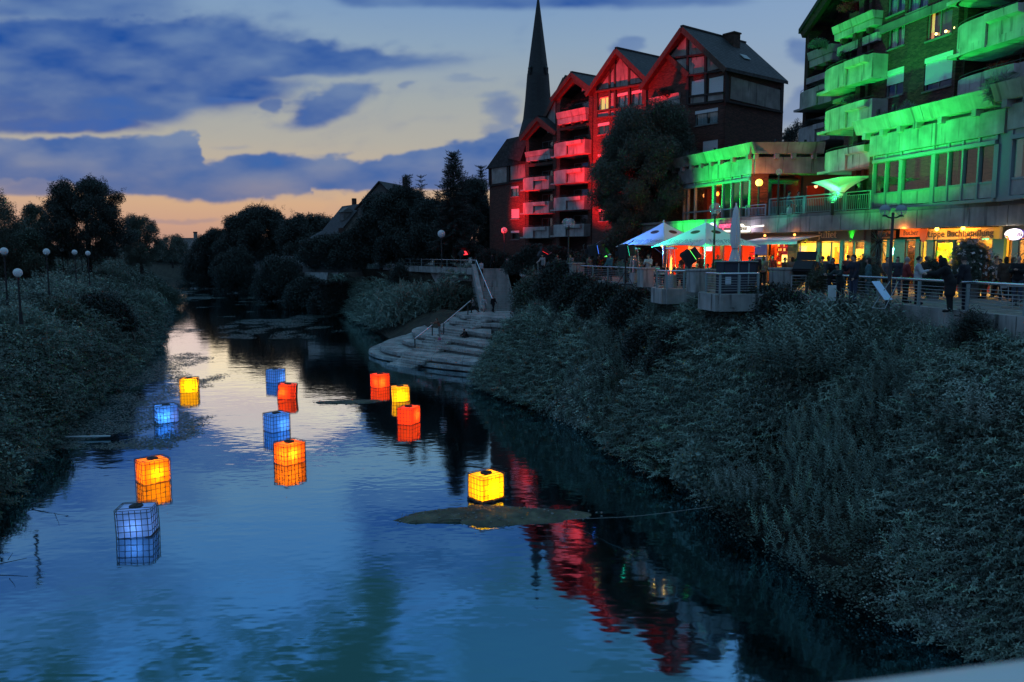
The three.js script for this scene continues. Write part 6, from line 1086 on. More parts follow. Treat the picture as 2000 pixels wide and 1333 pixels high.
// ---------------------------------------------------------------- people
const PEOPLE = (() => {
  const RES = 60, mc = new MarchingCubes(RES, M.black, false, false, 60000); mc.isolation = 0;
  const V = (x, y, z) => new THREE.Vector3(x, y, z);
  // joints of a figure 1.75 m tall facing +z; angles in radians: forward swing is positive
  function joints(p) {
    const J = {}, hipY = p.sit ? 0.50 : p.hip ?? 0.93, lean = p.lean ?? 0, tw = p.side ?? 0;
    J.pel = V(0, hipY, 0);
    const up = V(Math.sin(tw), Math.cos(lean), Math.sin(lean)).normalize();
    J.waist = J.pel.clone().addScaledVector(up, 0.16); J.chest = J.pel.clone().addScaledVector(up, 0.40); J.neck = J.pel.clone().addScaledVector(up, 0.555);
    const hl = lean * 0.5 + (p.nod ?? 0); J.head = J.neck.clone().add(V(Math.sin(tw) * 0.1 + (p.look ?? 0) * 0.02, Math.cos(hl) * 0.16, Math.sin(hl) * 0.16 + 0.02));
    for (const [s, n] of [[-1, 'R'], [1, 'L']]) {
      const a = p['arm' + n] ?? [0.1, 0.15, 0.12];            // shoulder swing, elbow bend, out to the side
      J['sh' + n] = J.pel.clone().addScaledVector(up, 0.49).add(V(s * 0.185, 0, 0));
      const d1 = V(s * Math.sin(a[2]), -Math.cos(a[0]) * Math.cos(a[2]), Math.sin(a[0]) * Math.cos(a[2])).normalize(); J['el' + n] = J['sh' + n].clone().addScaledVector(d1, 0.285);
      const e = a[0] + a[1], inw = a[3] ?? 0, d2 = V(s * Math.sin(a[2] * 0.4 - inw), -Math.cos(e), Math.sin(e)).normalize(); J['wr' + n] = J['el' + n].clone().addScaledVector(d2, 0.25); J['hd' + n] = J['wr' + n].clone().addScaledVector(d2, 0.09); J['dir' + n] = d2;
      const l = p['leg' + n] ?? [0.02, 0.03, 0.03];           // hip swing, knee bend back, out to the side
      J['hp' + n] = J.pel.clone().add(V(s * 0.095, -0.03, 0));
      const k1 = V(s * Math.sin(l[2]), -Math.cos(l[0]), Math.sin(l[0])).normalize(); J['kn' + n] = J['hp' + n].clone().addScaledVector(k1, 0.43);
      const f = l[0] - l[1], k2 = V(s * 0.02, -Math.cos(f), Math.sin(f)).normalize(); J['an' + n] = J['kn' + n].clone().addScaledVector(k2, 0.42);
      J['to' + n] = J['an' + n].clone().add(V(s * 0.03, -0.045 + Math.min(0, Math.sin(f)) * 0.05, 0.17));
    }
    const low = Math.min(J.anL.y, J.anR.y) - 0.075; for (const k in J) if (!k.startsWith('dir')) J[k].y -= p.sit ? 0 : low;
    return J;
  }
  const cap = (p, a, b, ra, rb) => { const bx = b.x - a.x, by = b.y - a.y, bz = b.z - a.z, l = bx * bx + by * by + bz * bz, t = clamp(((p[0] - a.x) * bx + (p[1] - a.y) * by + (p[2] - a.z) * bz) / l, 0, 1); return Math.hypot(p[0] - a.x - bx * t, p[1] - a.y - by * t, p[2] - a.z - bz * t) - ra - (rb - ra) * t; };
  function surface(bones, k, lo, hi) {                        // smooth union of tapered capsules -> geometry
    const s = [hi[0] - lo[0], hi[1] - lo[1], hi[2] - lo[2]], h = RES / 2, f = mc.field, p = [0, 0, 0];
    const bb = bones.map(([a, b, ra, rb, sx = 1]) => ({ a, b, ra, rb, sx, x0: Math.min(a.x, b.x) - Math.max(ra, rb) - 0.12, x1: Math.max(a.x, b.x) + Math.max(ra, rb) + 0.12, y0: Math.min(a.y, b.y) - 0.3, y1: Math.max(a.y, b.y) + 0.3 }));
    for (let z = 0; z < RES; z++) for (let y = 0; y < RES; y++) for (let x = 0; x < RES; x++) {
      p[0] = lo[0] + s[0] * ((x - h) / h + 1) / 2; p[1] = lo[1] + s[1] * ((y - h) / h + 1) / 2; p[2] = lo[2] + s[2] * ((z - h) / h + 1) / 2;
      let d = 1;
      for (const q of bb) { if (p[0] < q.x0 || p[0] > q.x1 || p[1] < q.y0 || p[1] > q.y1) continue; const e = cap(p, q.a, q.b, q.ra, q.rb), hh = clamp(0.5 + 0.5 * (d - e) / k, 0, 1); d = d + (e - d) * hh - k * hh * (1 - hh); }
      f[z * RES * RES + y * RES + x] = -d;
    }
    mc.update();
    const n = mc.count ?? mc.geometry.drawRange.count, pos = new Float32Array(n * 3), src = mc.positionArray;
    for (let i = 0; i < n; i++) for (let c = 0; c < 3; c++) pos[i * 3 + c] = lo[c] + s[c] * (src[i * 3 + c] + 1) / 2;
    let g = new THREE.BufferGeometry(); g.setAttribute('position', new THREE.BufferAttribute(pos, 3)); g = mergeVertices(g, 1e-4); g.computeVertexNormals(); return g;
  }
  function tint(g, c) { const n = g.attributes.position.count, a = new Float32Array(n * 3); for (let i = 0; i < n; i++) a.set(c, i * 3); g.setAttribute('color', new THREE.BufferAttribute(a, 3)); return g; }
  function headGeo() {
    const g = new THREE.SphereGeometry(1, 24, 20), p = g.attributes.position;
    for (let i = 0; i < p.count; i++) {
      let x = p.getX(i), y = p.getY(i), z = p.getZ(i); const jaw = y < -0.1 ? 1 + (y + 0.1) * 0.34 : 1;
      x *= 0.074 * jaw; const face = z > 0 ? 1 : 1.05; let zz = z * 0.095 * face * (y < -0.2 ? 1 + (y + 0.2) * 0.12 : 1);
      if (z > 0.5 && Math.abs(x) < 0.02) { const nose = Math.exp(-((y + 0.12) ** 2) / 0.03) * (1 - Math.abs(x) / 0.02); zz += 0.022 * nose; }
      if (z > 0.5 && Math.abs(Math.abs(x) - 0.03) < 0.018 && Math.abs(y - 0.08) < 0.16) zz -= 0.008;
      if (z > 0.4 && y < -0.72) zz += 0.006;
      p.setXYZ(i, x, y * 0.118, zz);
    }
    g.computeVertexNormals();
    const parts = [tint(plain(g), [1, 1, 1])];
    for (const s of [-1, 1]) { parts.push(tint(plain(ball(0.012, s * 0.030, 0.010, 0.080, 8)), [0.9, 0.9, 0.9]), tint(plain(ball(0.006, s * 0.030, 0.010, 0.0895, 6)), [0.06, 0.05, 0.05]), tint(plain(new THREE.SphereGeometry(0.02, 8, 8).scale(0.5, 1.3, 0.8).translate(s * 0.075, -0.005, -0.005)), [0.9, 0.85, 0.85]), tint(plain(cbox(0.026, 0.005, 0.01, s * 0.03, 0.032, 0.088)), [0.25, 0.18, 0.12])); }
    parts.push(tint(plain(new THREE.SphereGeometry(0.02, 10, 6).scale(1.1, 0.28, 0.4).translate(0, -0.062, 0.086)), [0.75, 0.42, 0.40]));
    return mergeGeometries(parts.map((q) => { q.deleteAttribute('uv'); return q; }));
  }
  const HEAD = headGeo();
  function hand(J, n, s) {                                     // five fingers, slightly curled
    const d = J['dir' + n], w = J['wr' + n], x = new THREE.Vector3(s, 0, 0).addScaledVector(d, -d.x * s).normalize(), q = d.clone().cross(x), out = [];
    const P = (a, b, c) => w.clone().addScaledVector(d, a).addScaledVector(x, b).addScaledVector(q, c);
    [[0.078, -0.026, 0.060], [0.082, -0.009, 0.068], [0.080, 0.009, 0.062], [0.074, 0.026, 0.048]].forEach(([a, b, L]) => { const m = P(a + L * 0.55, b * 1.08, 0.008), e = P(a + L * 0.95, b * 1.05, 0.030); out.push(rod(P(a, b, 0), m, 0.0095, 6, 0.0085), rod(m, e, 0.0085, 6, 0.0065)); });
    const th = P(0.045, -0.05, 0.016); out.push(rod(P(0.02, -0.024, 0.004), th, 0.012, 6, 0.010), rod(th, P(0.085, -0.055, 0.026), 0.010, 6, 0.007));
    return out.map((g) => { const h = tint(plain(g), [1, 1, 1]); h.deleteAttribute('uv'); return h; });
  }
  const cache = new Map();
  function figure(pose, dress) {
    const key = JSON.stringify([pose, dress]); if (cache.has(key)) return cache.get(key);
    const J = joints(pose), lo = [-0.72, -0.05, -0.85], hi = [0.72, 1.85, 0.95], f = dress.fat ?? 1;
    const arm = (n) => [[J['sh' + n], J['el' + n], 0.052, 0.04], [J['el' + n], J['wr' + n], 0.04, 0.028], [J['wr' + n], J['hd' + n], 0.03, 0.034]];
    const leg = (n) => [[J['hp' + n], J['kn' + n], 0.088, 0.056], [J['kn' + n], J['an' + n], 0.056, 0.038]];
    const side = (a, x) => a.clone().add(V(x, 0, 0));
    const torso = (g) => [[side(J.pel, -0.06), side(J.pel, 0.06), 0.115 * f + g, 0.115 * f + g], [J.pel, J.waist, 0.115 * f + g, 0.112 * f + g], [side(J.waist, -0.045), side(J.waist, 0.045), 0.10 * f + g, 0.10 * f + g], [side(J.chest, -0.075), side(J.chest, 0.075), 0.105 * f + g, 0.105 * f + g], [J.waist, J.chest, 0.11 * f + g, 0.11 * f + g], [J.shR, J.shL, 0.055 + g, 0.055 + g], [J.chest, J.neck, 0.09 + g, 0.05]];
    const grow = (b, g) => b.map(([a, c, r, q]) => [a, c, r + g, q + g]);
    const body = surface([...torso(0), [J.neck, J.head, 0.052, 0.055], ...arm('R'), ...arm('L'), ...leg('R'), ...leg('L'), [J.anR, J.toR, 0.04, 0.03], [J.anL, J.toL, 0.04, 0.03]], 0.035, lo, hi); body.deleteAttribute('uv');
    const hd = HEAD.clone(); hd.rotateX((pose.lean ?? 0) * 0.4 + (pose.nod ?? 0)); hd.rotateY(pose.look ?? 0); hd.translate(J.head.x, J.head.y, J.head.z);
    const skin = mergeGeometries([tint(plain(body), [1, 1, 1]), plain(hd), ...hand(J, 'R', -1), ...hand(J, 'L', 1)]);
    const out = { skin };
    const cutArm = (n, g) => [[J['sh' + n], J['el' + n], 0.056 + g, 0.046 + g], ...(dress.short ? [] : [[J['el' + n], J['el' + n].clone().lerp(J['wr' + n], 0.94), 0.046 + g, 0.036 + g]])];
    const g0 = dress.coat ? 0.028 : 0.016;
    const hem = dress.coat === 2 ? [[J.pel.clone(), J.hpL.clone().lerp(J.knL, 0.75), 0.13 * f + g0, 0.13 * f], [J.pel.clone(), J.hpR.clone().lerp(J.knR, 0.75), 0.13 * f + g0, 0.13 * f]] : [[J.pel.clone(), J.pel.clone().lerp(J.hpL, 1.0), 0.12 * f + g0, 0.105], [J.pel.clone(), J.pel.clone().lerp(J.hpR, 1.0), 0.12 * f + g0, 0.105]];
    out.top = surface([...torso(g0), ...cutArm('R', g0), ...cutArm('L', g0), ...hem], 0.035, lo, hi);
    if (dress.skirt) { const m = J.hpL.clone().lerp(J.hpR, 0.5), k = J.knL.clone().lerp(J.knR, 0.5); out.bottom = surface([[J.pel, m, 0.135, 0.14], [m, k, 0.14, 0.2]], 0.05, lo, hi); }
    else out.bottom = surface([[side(J.pel, -0.05), side(J.pel, 0.05), 0.125 * f, 0.125 * f], ...['R', 'L'].flatMap((n) => grow([[J['hp' + n], J['kn' + n], 0.09, 0.062], [J['kn' + n], J['an' + n].clone().lerp(J['kn' + n], 0.06), 0.06, 0.05]], 0.016))], 0.03, lo, hi);
    out.shoes = surface(['R', 'L'].flatMap((n) => [[J['an' + n].clone().add(V(0, -0.03, -0.03)), J['to' + n], 0.05, 0.042]]), 0.02, lo, hi);
    const H = J.head, long = dress.hair === 'long';
    const hp = new THREE.SphereGeometry(1, 20, 14, 0, 2 * Math.PI, 0, long ? 2.2 : 1.75); { const q = hp.attributes.position; for (let i = 0; i < q.count; i++) { const y = q.getY(i), z = q.getZ(i), x = q.getX(i); const front = z > 0.35 && y < 0.45; q.setXYZ(i, x * (front ? 0.072 : 0.086 + 0.006 * Math.sin(i * 2.3)), y * 0.13 + (long && y < 0 && z < 0.2 ? y * 0.14 : 0), z * (front ? 0.085 : 0.108) - 0.008 + (front && y < 0.25 ? -0.045 : 0)); } hp.computeVertexNormals(); }
    hp.rotateX((pose.lean ?? 0) * 0.4 + (pose.nod ?? 0)); hp.rotateY(pose.look ?? 0); hp.translate(H.x, H.y + 0.004, H.z); out.hair = plain(hp);
    if (dress.hood) out.hood = surface([[H.clone().add(V(0, 0.02, -0.02)), H.clone().add(V(0, -0.05, -0.03)), 0.125, 0.12], [H.clone().add(V(0, -0.1, -0.05)), J.chest.clone().add(V(0, 0.1, -0.06)), 0.1, 0.09]], 0.05, lo, hi);
    if (dress.cap) out.cap = mergeGeometries([plain(new THREE.SphereGeometry(0.1, 16, 8, 0, 2 * Math.PI, 0, 1.45).scale(0.95, 1, 1.12).translate(H.x, H.y + 0.03, H.z)), plain(new THREE.CylinderGeometry(0.075, 0.075, 0.01, 16).scale(1, 1, 1.3).rotateX(0.15).translate(H.x, H.y + 0.045, H.z + 0.1))]);
    for (const k in out) { const g = out[k]; if (k !== 'skin') metric(g.index ? (out[k] = g.toNonIndexed()) : g); }
    cache.set(key, out); return out;
  }
  const cloth = new Map(), clothMat = (c) => { const k = c.join(); if (!cloth.has(k)) cloth.set(k, std(c, { map: tonePlaster, roughness: 0.92 })); return cloth.get(k); };
  const skins = [[0.42, 0.26, 0.19], [0.36, 0.21, 0.15], [0.48, 0.31, 0.24]].map((c) => std(c, { vertexColors: true, roughness: 0.6 }));
  return function person(label, pos, turn, pose, dress, size = 1, group) {
    const f = figure(pose, { coat: dress.coat, short: dress.short, skirt: dress.skirt, hair: dress.hair, hood: dress.hood, cap: dress.cap, fat: dress.fat }), t = thing('person', label, 'person', pos, turn, group);
    t.scale.setScalar(size);
    const b = part('body', f.skin, skins[Math.abs(Math.round(pos[0] * 7 + pos[2] * 3)) % 3], t);
    part(dress.coat ? 'coat' : 'shirt', f.top, clothMat(dress.top), t); part(dress.skirt ? 'skirt' : 'trousers', f.bottom, clothMat(dress.legs ?? [0.02, 0.022, 0.03]), t); part('shoes', f.shoes, clothMat([0.015, 0.014, 0.014]), t);
    if (!dress.bald && !dress.hood) part('hair', f.hair, clothMat(dress.hairColour ?? [0.03, 0.02, 0.015]), t);
    if (f.hood) part('hood', f.hood, clothMat(dress.top), t); if (f.cap) part('cap', f.cap, clothMat(dress.capColour ?? [0.5, 0.55, 0.6]), t);
    return t;
  };
})();
{
  const stand = {}, easy = { armR: [0.25, 0.5, 0.15], legL: [0.06, 0.1, 0.06] }, lean = { lean: 0.42, armR: [0.95, 0.6, 0.2], armL: [0.95, 0.6, 0.2], legR: [-0.05, 0.02, 0.05], legL: [0.1, 0.2, 0.05] }, walk = { legR: [0.42, 0.15, 0.02], legL: [-0.35, 0.25, 0.02], armR: [-0.35, 0.3, 0.1], armL: [0.4, 0.4, 0.1], lean: 0.06 }, run = { legR: [0.75, 0.9, 0.02], legL: [-0.4, 0.6, 0.02], armR: [-0.6, 1.2, 0.15], armL: [0.6, 1.3, 0.15], lean: 0.18 };
  const sit = { sit: 1, lean: 0.12, legR: [1.5, 1.5, 0.1], legL: [1.45, 1.4, 0.12], armR: [0.5, 0.7, 0.15], armL: [0.5, 0.8, 0.15] }, crouch = { sit: 1, lean: 0.5, nod: 0.2, legR: [1.55, 1.35, 0.15], legL: [1.5, 1.45, 0.2], armR: [0.7, 0.6, 0.1], armL: [0.75, 0.6, 0.1] };
  const phone = { nod: 0.35, armR: [0.7, 1.25, 0.1, 0.5], armL: [0.6, 1.3, 0.1, 0.5] }, eat = { nod: 0.15, armR: [0.75, 1.5, 0.15, 0.4], armL: [0.2, 0.3, 0.1] }, cross = { armR: [0.5, 1.4, 0.1, 0.8], armL: [0.5, 1.4, 0.1, 0.8] }, rail = { lean: 0.2, armR: [0.65, 0.5, 0.25], armL: [0.1, 0.2, 0.15] };
  const navy = [0.018, 0.022, 0.04], blk = [0.010, 0.010, 0.012], white = [0.62, 0.64, 0.68], teal = [0.08, 0.20, 0.22], grey2 = [0.16, 0.16, 0.16], brown = [0.10, 0.06, 0.04], red = [0.32, 0.04, 0.04], pink = [0.62, 0.14, 0.24], jeans = [0.05, 0.07, 0.12], beige = [0.38, 0.34, 0.28];
  const at8 = (u, D, y = 8) => { const p = atD(u, 545, D); return [p.x, y, p.z]; };
  const g = (label, u, D, turn, pose, dress, size = 1, y = 8) => PEOPLE(label, at8(u, D, y), turn, pose, dress, size);
  const Wst = -Math.PI / 2;                                    // facing the river
  // in front of the bookshop
  g('person in a long black coat leaning on the railing, left of a dark clad pair', 1858, 26.6, -2.0, lean, { top: blk, coat: 2, legs: blk, hood: true, fat: 1.12 }, 1.03);
  g('person in dark navy clothes standing close behind the black coated one', 1890, 26.8, -2.5, { ...rail, look: -0.5 }, { top: [0.014, 0.015, 0.024], coat: 1, legs: navy, hairColour: [0.05, 0.04, 0.03] }, 1.04);
  g('person in a white shirt and dark trousers with hands together', 1793, 30.5, 1.0, cross, { top: white, legs: blk, hairColour: [0.02, 0.015, 0.01] }, 1.02);
  g('person in a dark red top facing the white shirted one', 1770, 31.5, 1.4, easy, { top: red, legs: blk, hairColour: [0.45, 0.42, 0.38] }, 1.0);
  g('person in a navy jacket holding something up to the mouth', 1668, 31.5, -1.3, eat, { top: navy, coat: 1, legs: jeans, hairColour: [0.02, 0.015, 0.012] }, 1.05);
  g('person in a teal shirt standing behind the navy jacket', 1696, 32.5, -1.9, easy, { top: teal, legs: [0.10, 0.17, 0.18], hair: 'long', hairColour: [0.05, 0.03, 0.02] }, 0.98);
  g('person with long dark hair and a black coat beside a child sized figure', 1626, 34.5, -0.4, rail, { top: blk, coat: 1, hair: 'long' }, 0.98);
  g('smaller person in dark clothes leaning on the railing', 1642, 32.5, -1.0, lean, { top: [0.03, 0.05, 0.05], coat: 1 }, 0.86);
  g('person in an orange lit shirt standing right of the flowering bush', 1944, 36.5, 0.4, stand, { top: beige, legs: brown }, 1.02);
  g('person with long hair in a brown coat at the right, seen from behind', 1964, 33.5, 2.8, easy, { top: brown, coat: 2, hair: 'long', hairColour: [0.06, 0.035, 0.02] }, 1.0);
  g('person in a black jacket at the right edge, arms bent', 1989, 31.5, -0.8, cross, { top: blk, coat: 1, legs: jeans, bald: true }, 1.02);
  g('person in a pale top cut by the right edge', 2003, 33, -1.0, easy, { top: white, legs: blk }, 1.0);
  g('person in dark clothes near the palm in front of the dark entrance', 1712, 36.5, 0.8, walk, { top: brown, legs: blk }, 1.0);
  // by the kiosk
  g('person in a pale teal shirt in front of the kiosk, seen from behind', 1463, 45.5, 2.7, stand, { top: [0.35, 0.5, 0.52], legs: blk }, 0.96);
  g('broad person in a navy coat in front of the kiosk', 1476, 44.3, 2.9, easy, { top: navy, coat: 2, legs: navy, fat: 1.1 }, 1.04);
  g('person in a beige jacket right of the navy coat by the kiosk', 1490, 45.8, 2.6, easy, { top: [0.26, 0.22, 0.2], coat: 1, legs: blk, hair: 'long', hairColour: [0.12, 0.08, 0.05] }, 0.98);
  g('person in a red apron behind the kiosk counter', 1508, 47.4, 0.2, easy, { top: red, legs: blk }, 1.0);
  // under the parasols
  const seat = (l, u, D, turn, top, o = {}) => g(l, u, D, turn, sit, { top, ...o }, 0.98);
  seat('seated person in brown under the left edge of the nearer parasol', 1325, 48, 0.8, brown); seat('seated person in grey beside the green lit plant', 1333, 46.5, -0.6, grey2, { hair: 'long' });
  seat('seated person in black behind the green floodlight', 1358, 48.5, 1.4, blk, { bald: true }); seat('seated person in a pinkish shirt under the nearer parasol', 1384, 46.5, -1.2, [0.36, 0.2, 0.18]);
  seat('seated person in pale blue right of the lamp post under the parasol', 1390, 49.5, 0.5, [0.35, 0.38, 0.5], { hairColour: [0.3, 0.2, 0.1] }); seat('seated person in dark clothes left of the closed parasol', 1421, 46, 2.2, [0.05, 0.04, 0.035]);
  g('standing waiter in dark red between the parasols', 1367, 51, 0.3, easy, { top: [0.2, 0.03, 0.02], legs: blk }, 1.02);
  // between the parasols and the double lamp
  g('person in a white shirt looking at a phone by the parasol railing', 1266, 49.5, -0.4, phone, { top: white, legs: blk, hairColour: [0.16, 0.14, 0.12] }, 1.02);
  g('person wearing a pale cap, lit green by the floodlight', 1191, 54.5, -0.9, easy, { top: teal, coat: 1, cap: true }, 1.04);
  g('person in black standing left of the cap wearer', 1168, 56.5, 1.0, stand, { top: blk, coat: 1 }, 1.0);
  seat('seated person in grey by the unlit heater', 1228, 51.5, 0.5, grey2, { hair: 'long' }); seat('seated person in pale green at the farther parasol', 1250, 53, -0.9, [0.2, 0.34, 0.28], { hairColour: [0.25, 0.2, 0.1] }); seat('seated person in dark green under the farther parasol', 1213, 53.5, 1.9, [0.04, 0.07, 0.05]);
  seat('seated person in black close to the lit heater', 1298, 49.5, -0.6, blk); seat('seated person in white seen between two others under the parasols', 1281, 52, 0.2, [0.4, 0.45, 0.45]);
  // by the railing near the staircase
  g('person in a pale patterned top leaning at the far railing', 1061, 68, -0.6, rail, { top: [0.42, 0.4, 0.4], legs: blk, hair: 'long' }, 1.0);
  g('person in dark clothes with bent arm at the far railing', 1087, 66, 1.0, eat, { top: grey2, legs: navy, hair: 'long', hairColour: [0.1, 0.07, 0.04] }, 1.0);
  g('person in a pale top half hidden by the double lamp post', 1114, 64, -0.5, stand, { top: [0.34, 0.36, 0.36], legs: grey2 }, 1.0);
  // on the staircase and the seats
  g('person in black going up at the top of the staircase, left of a pair', 961, 96.5, 2.9, walk, { top: blk, legs: blk }, 1.03); g('person in a brownish top beside the one in black at the top of the staircase', 970, 96.8, 2.8, walk, { top: brown, legs: blk, hair: 'long', hairColour: [0.2, 0.12, 0.07] }, 1.0);
  PEOPLE('person in a white shirt going up the left side of the staircase', [-3.6, 7.2, -93.6], 3.0, walk, { top: white, legs: brown }, 0.98);
  PEOPLE('person in dark clothes striding on the landing below the staircase', [-2.0, 3.6, -84.6], 0.6, walk, { top: blk, coat: 1, legs: blk }, 1.0);
  PEOPLE('running person with a light sleeve at the left of the landing', [-4.0, 3.6, -83.6], -1.2, run, { top: [0.2, 0.18, 0.17], legs: blk }, 0.98);
  PEOPLE('person in a pale dress walking on the landing', [-3.0, 3.6, -84.8], 0.3, walk, { top: [0.5, 0.55, 0.56], legs: [0.5, 0.55, 0.56], hair: 'long', skirt: true }, 0.94);
  PEOPLE('crouched person in black sitting on a seat step', [-4.2, 1.58, -74.4], -0.9, crouch, { top: blk, legs: blk }, 1.0);
  PEOPLE('person in an orange brown top leaning on the lower handrail', [-7.0, 2.0, -76.2], -1.1, lean, { top: [0.30, 0.12, 0.08], legs: [0.3, 0.3, 0.3], hair: 'long', hairColour: [0.12, 0.06, 0.03] }, 0.98);
  PEOPLE('small child in a pink dress on the seat steps', [-6.75, 1.1, -73.8], -0.6, stand, { top: pink, legs: pink, skirt: true, hair: 'long', hairColour: [0.1, 0.06, 0.03] }, 0.62);
  // the crowd before the shops
  const crowd = [[1532, 43, 0.6, easy, { top: [0.07, 0.06, 0.06], legs: blk }, 'person in dark grey right of the kiosk counter'], [1547, 42.2, 2.4, stand, { top: [0.3, 0.16, 0.1], legs: navy, hair: 'long' }, 'person in a rust coloured top under the right end of the awning'], [1606, 40.5, 2.8, stand, { top: [0.1, 0.1, 0.13], coat: 1 }, 'person looking into the left door of Juliet'], [1617, 40.8, 2.2, easy, { top: [0.34, 0.3, 0.26], legs: jeans, hair: 'long', hairColour: [0.2, 0.12, 0.05] }, 'person in a cream top before the middle window of Juliet'], [1655, 39.5, 2.9, stand, { top: [0.2, 0.05, 0.05], legs: blk }, 'person in dark red before the right door of Juliet'], [1683, 38.6, 0.4, walk, { top: blk, coat: 1, legs: blk }, 'person in black walking before the right window of Juliet'], [1731, 38, 0.2, stand, { top: [0.2, 0.18, 0.2], legs: blk }, 'person in grey in the dark doorway left of the bookshop'], [1752, 37.2, -0.7, easy, { top: [0.05, 0.05, 0.07], legs: jeans, hair: 'long' }, 'person with long hair right of the double lamp post'], [1808, 36.2, 1.9, easy, { top: [0.14, 0.08, 0.06], legs: blk, hairColour: [0.3, 0.25, 0.2] }, 'person in brown at the bookshop door'], [1835, 35.6, 2.7, stand, { top: [0.06, 0.07, 0.12], legs: blk }, 'person in dark blue looking into the left bookshop window'], [1925, 34.4, -2.4, easy, { top: [0.3, 0.1, 0.05], legs: brown }, 'person in orange red at the right side of the flowering bush'], [1953, 35.2, -1.0, walk, { top: grey2, coat: 1, legs: blk }, 'person in a grey jacket walking past the right bookshop window'], [1977, 34.8, 0.8, stand, { top: [0.32, 0.2, 0.14], legs: blk, hair: 'long', hairColour: [0.25, 0.15, 0.07] }, 'person in a light brown top below the oval sign'], [1401, 50.5, 0.2, easy, { top: [0.05, 0.04, 0.05], legs: blk }, 'person in dark clothes at the restaurant door frame'], [1345, 52.5, -0.8, stand, { top: [0.3, 0.3, 0.3], legs: blk, hair: 'long' }, 'person in pale grey before the ribbed orange lantern'], [1270, 55.5, 1.2, easy, { top: [0.1, 0.14, 0.12], legs: blk }, 'person standing deep under the farther parasol'], [1150, 58.5, 0.7, stand, { top: grey2, legs: jeans }, 'person in grey left of the blue floodlight'], [1238, 50.2, 2.0, stand, { top: [0.22, 0.24, 0.26], legs: blk, hairColour: [0.4, 0.38, 0.35] }, 'person with grey hair next to the unlit heater']];
  crowd.forEach(([u, D, t, p, d, l], i) => g(l, u, D, t, p, d, 0.95 + 0.02 * (i % 5)));
  seat('seated person in olive by the lower edge of the nearer parasol', 1311, 50.5, 0.3, [0.1, 0.1, 0.06]); seat('seated person in maroon behind the kiosk cabinet', 1412, 44.5, -0.5, [0.16, 0.04, 0.05], { hair: 'long' }); seat('seated person in black in front of the kiosk', 1449, 47.5, 1.0, blk);
  // upstairs on the terrace
  g('person in black with a white bag on the upper terrace', 1534, 51.5, 1.2, walk, { top: [0.12, 0.3, 0.36], legs: blk }, 1.0, 12.1);
  { const p = atD(1542, 410, 50.8), b = thing('carrier_bag', 'white carrier bag held behind the upper terrace railing', 'bag', [p.x, 12.75, p.z], 0.4); part('bag', [rbox(0.34, 0.42, 0.14, 0.05, 0, -0.2, 0), rod([-0.08, 0, 0], [0, 0.14, 0], 0.012, 5), rod([0.08, 0, 0], [0, 0.14, 0], 0.012, 5)], std([0.7, 0.75, 0.78]), b); }
  g('person in a pale jacket below the green sail on the terrace', 1621, 48.2, -1.0, stand, { top: [0.4, 0.42, 0.36], legs: [0.3, 0.34, 0.32] }, 1.02, 12.1);
  g('person in black standing at the right end of the upper terrace', 1674, 45.5, -1.6, rail, { top: blk, legs: blk, hairColour: [0.35, 0.28, 0.2] }, 1.0, 12.1);
  g('person in dark clothes behind the middle of the terrace railing', 1553, 52, 0.5, stand, { top: grey2, legs: blk }, 0.98, 12.1);
}
// ---------------------------------------------------------------- plants
function leavesGeo(n, seed, o = {}) {                        // a loose sprig of folded leaves round a short stem
  const R = rng(seed), pos = [], nor = [], col = [], L = o.len ?? 0.16, W = o.wid ?? 0.07, rad = o.rad ?? 0.3, up = o.up ?? 0.3;
  const v = new THREE.Vector3(), d = new THREE.Vector3(), s = new THREE.Vector3(), m = new THREE.Vector3();
  const tri = (a, b, c) => { const N = b.clone().sub(a).cross(c.clone().sub(a)).normalize(); for (const p of [a, b, c]) { pos.push(p.x, p.y, p.z); nor.push(N.x, N.y, N.z); } };
  for (let i = 0; i < n; i++) {
    if (o.spray) { const t = (i + 0.5) / n; v.set((R() - 0.5) * 0.1 * rad, rad * (0.9 * t - 0.45 * t * t), rad * 1.1 * t); } else { v.set(R() * 2 - 1, R() * 2 - 1, R() * 2 - 1).normalize().multiplyScalar(rad * Math.cbrt(R())); v.y *= o.flat ?? 1; }
    d.set(R() * 2 - 1, (R() * 2 - 1) * 0.5 + up, R() * 2 - 1); if (o.spray) d.z += 0.5; d.normalize();
    if (o.face) s.set(d.z + (R() - 0.5) * o.face, (R() - 0.5) * o.face, -d.x + (R() - 0.5) * o.face).normalize(); else s.set(R() * 2 - 1, R() * 2 - 1, R() * 2 - 1).cross(d).normalize();
    const l = L * (0.7 + 0.6 * R()), w = W * (0.7 + 0.6 * R()), base = v.clone(), tip = v.clone().addScaledVector(d, l); m.crossVectors(d, s).normalize();
    const mid = v.clone().addScaledVector(d, l * 0.45), a = mid.clone().addScaledVector(s, w / 2).addScaledVector(m, w * 0.14), b = mid.clone().addScaledVector(s, -w / 2).addScaledVector(m, w * 0.14);
    tri(base, a, tip); tri(base, tip, b);
  }
  const g = new THREE.BufferGeometry(); g.setAttribute('position', new THREE.Float32BufferAttribute(pos, 3)); g.setAttribute('normal', new THREE.Float32BufferAttribute(nor, 3)); return g;
}
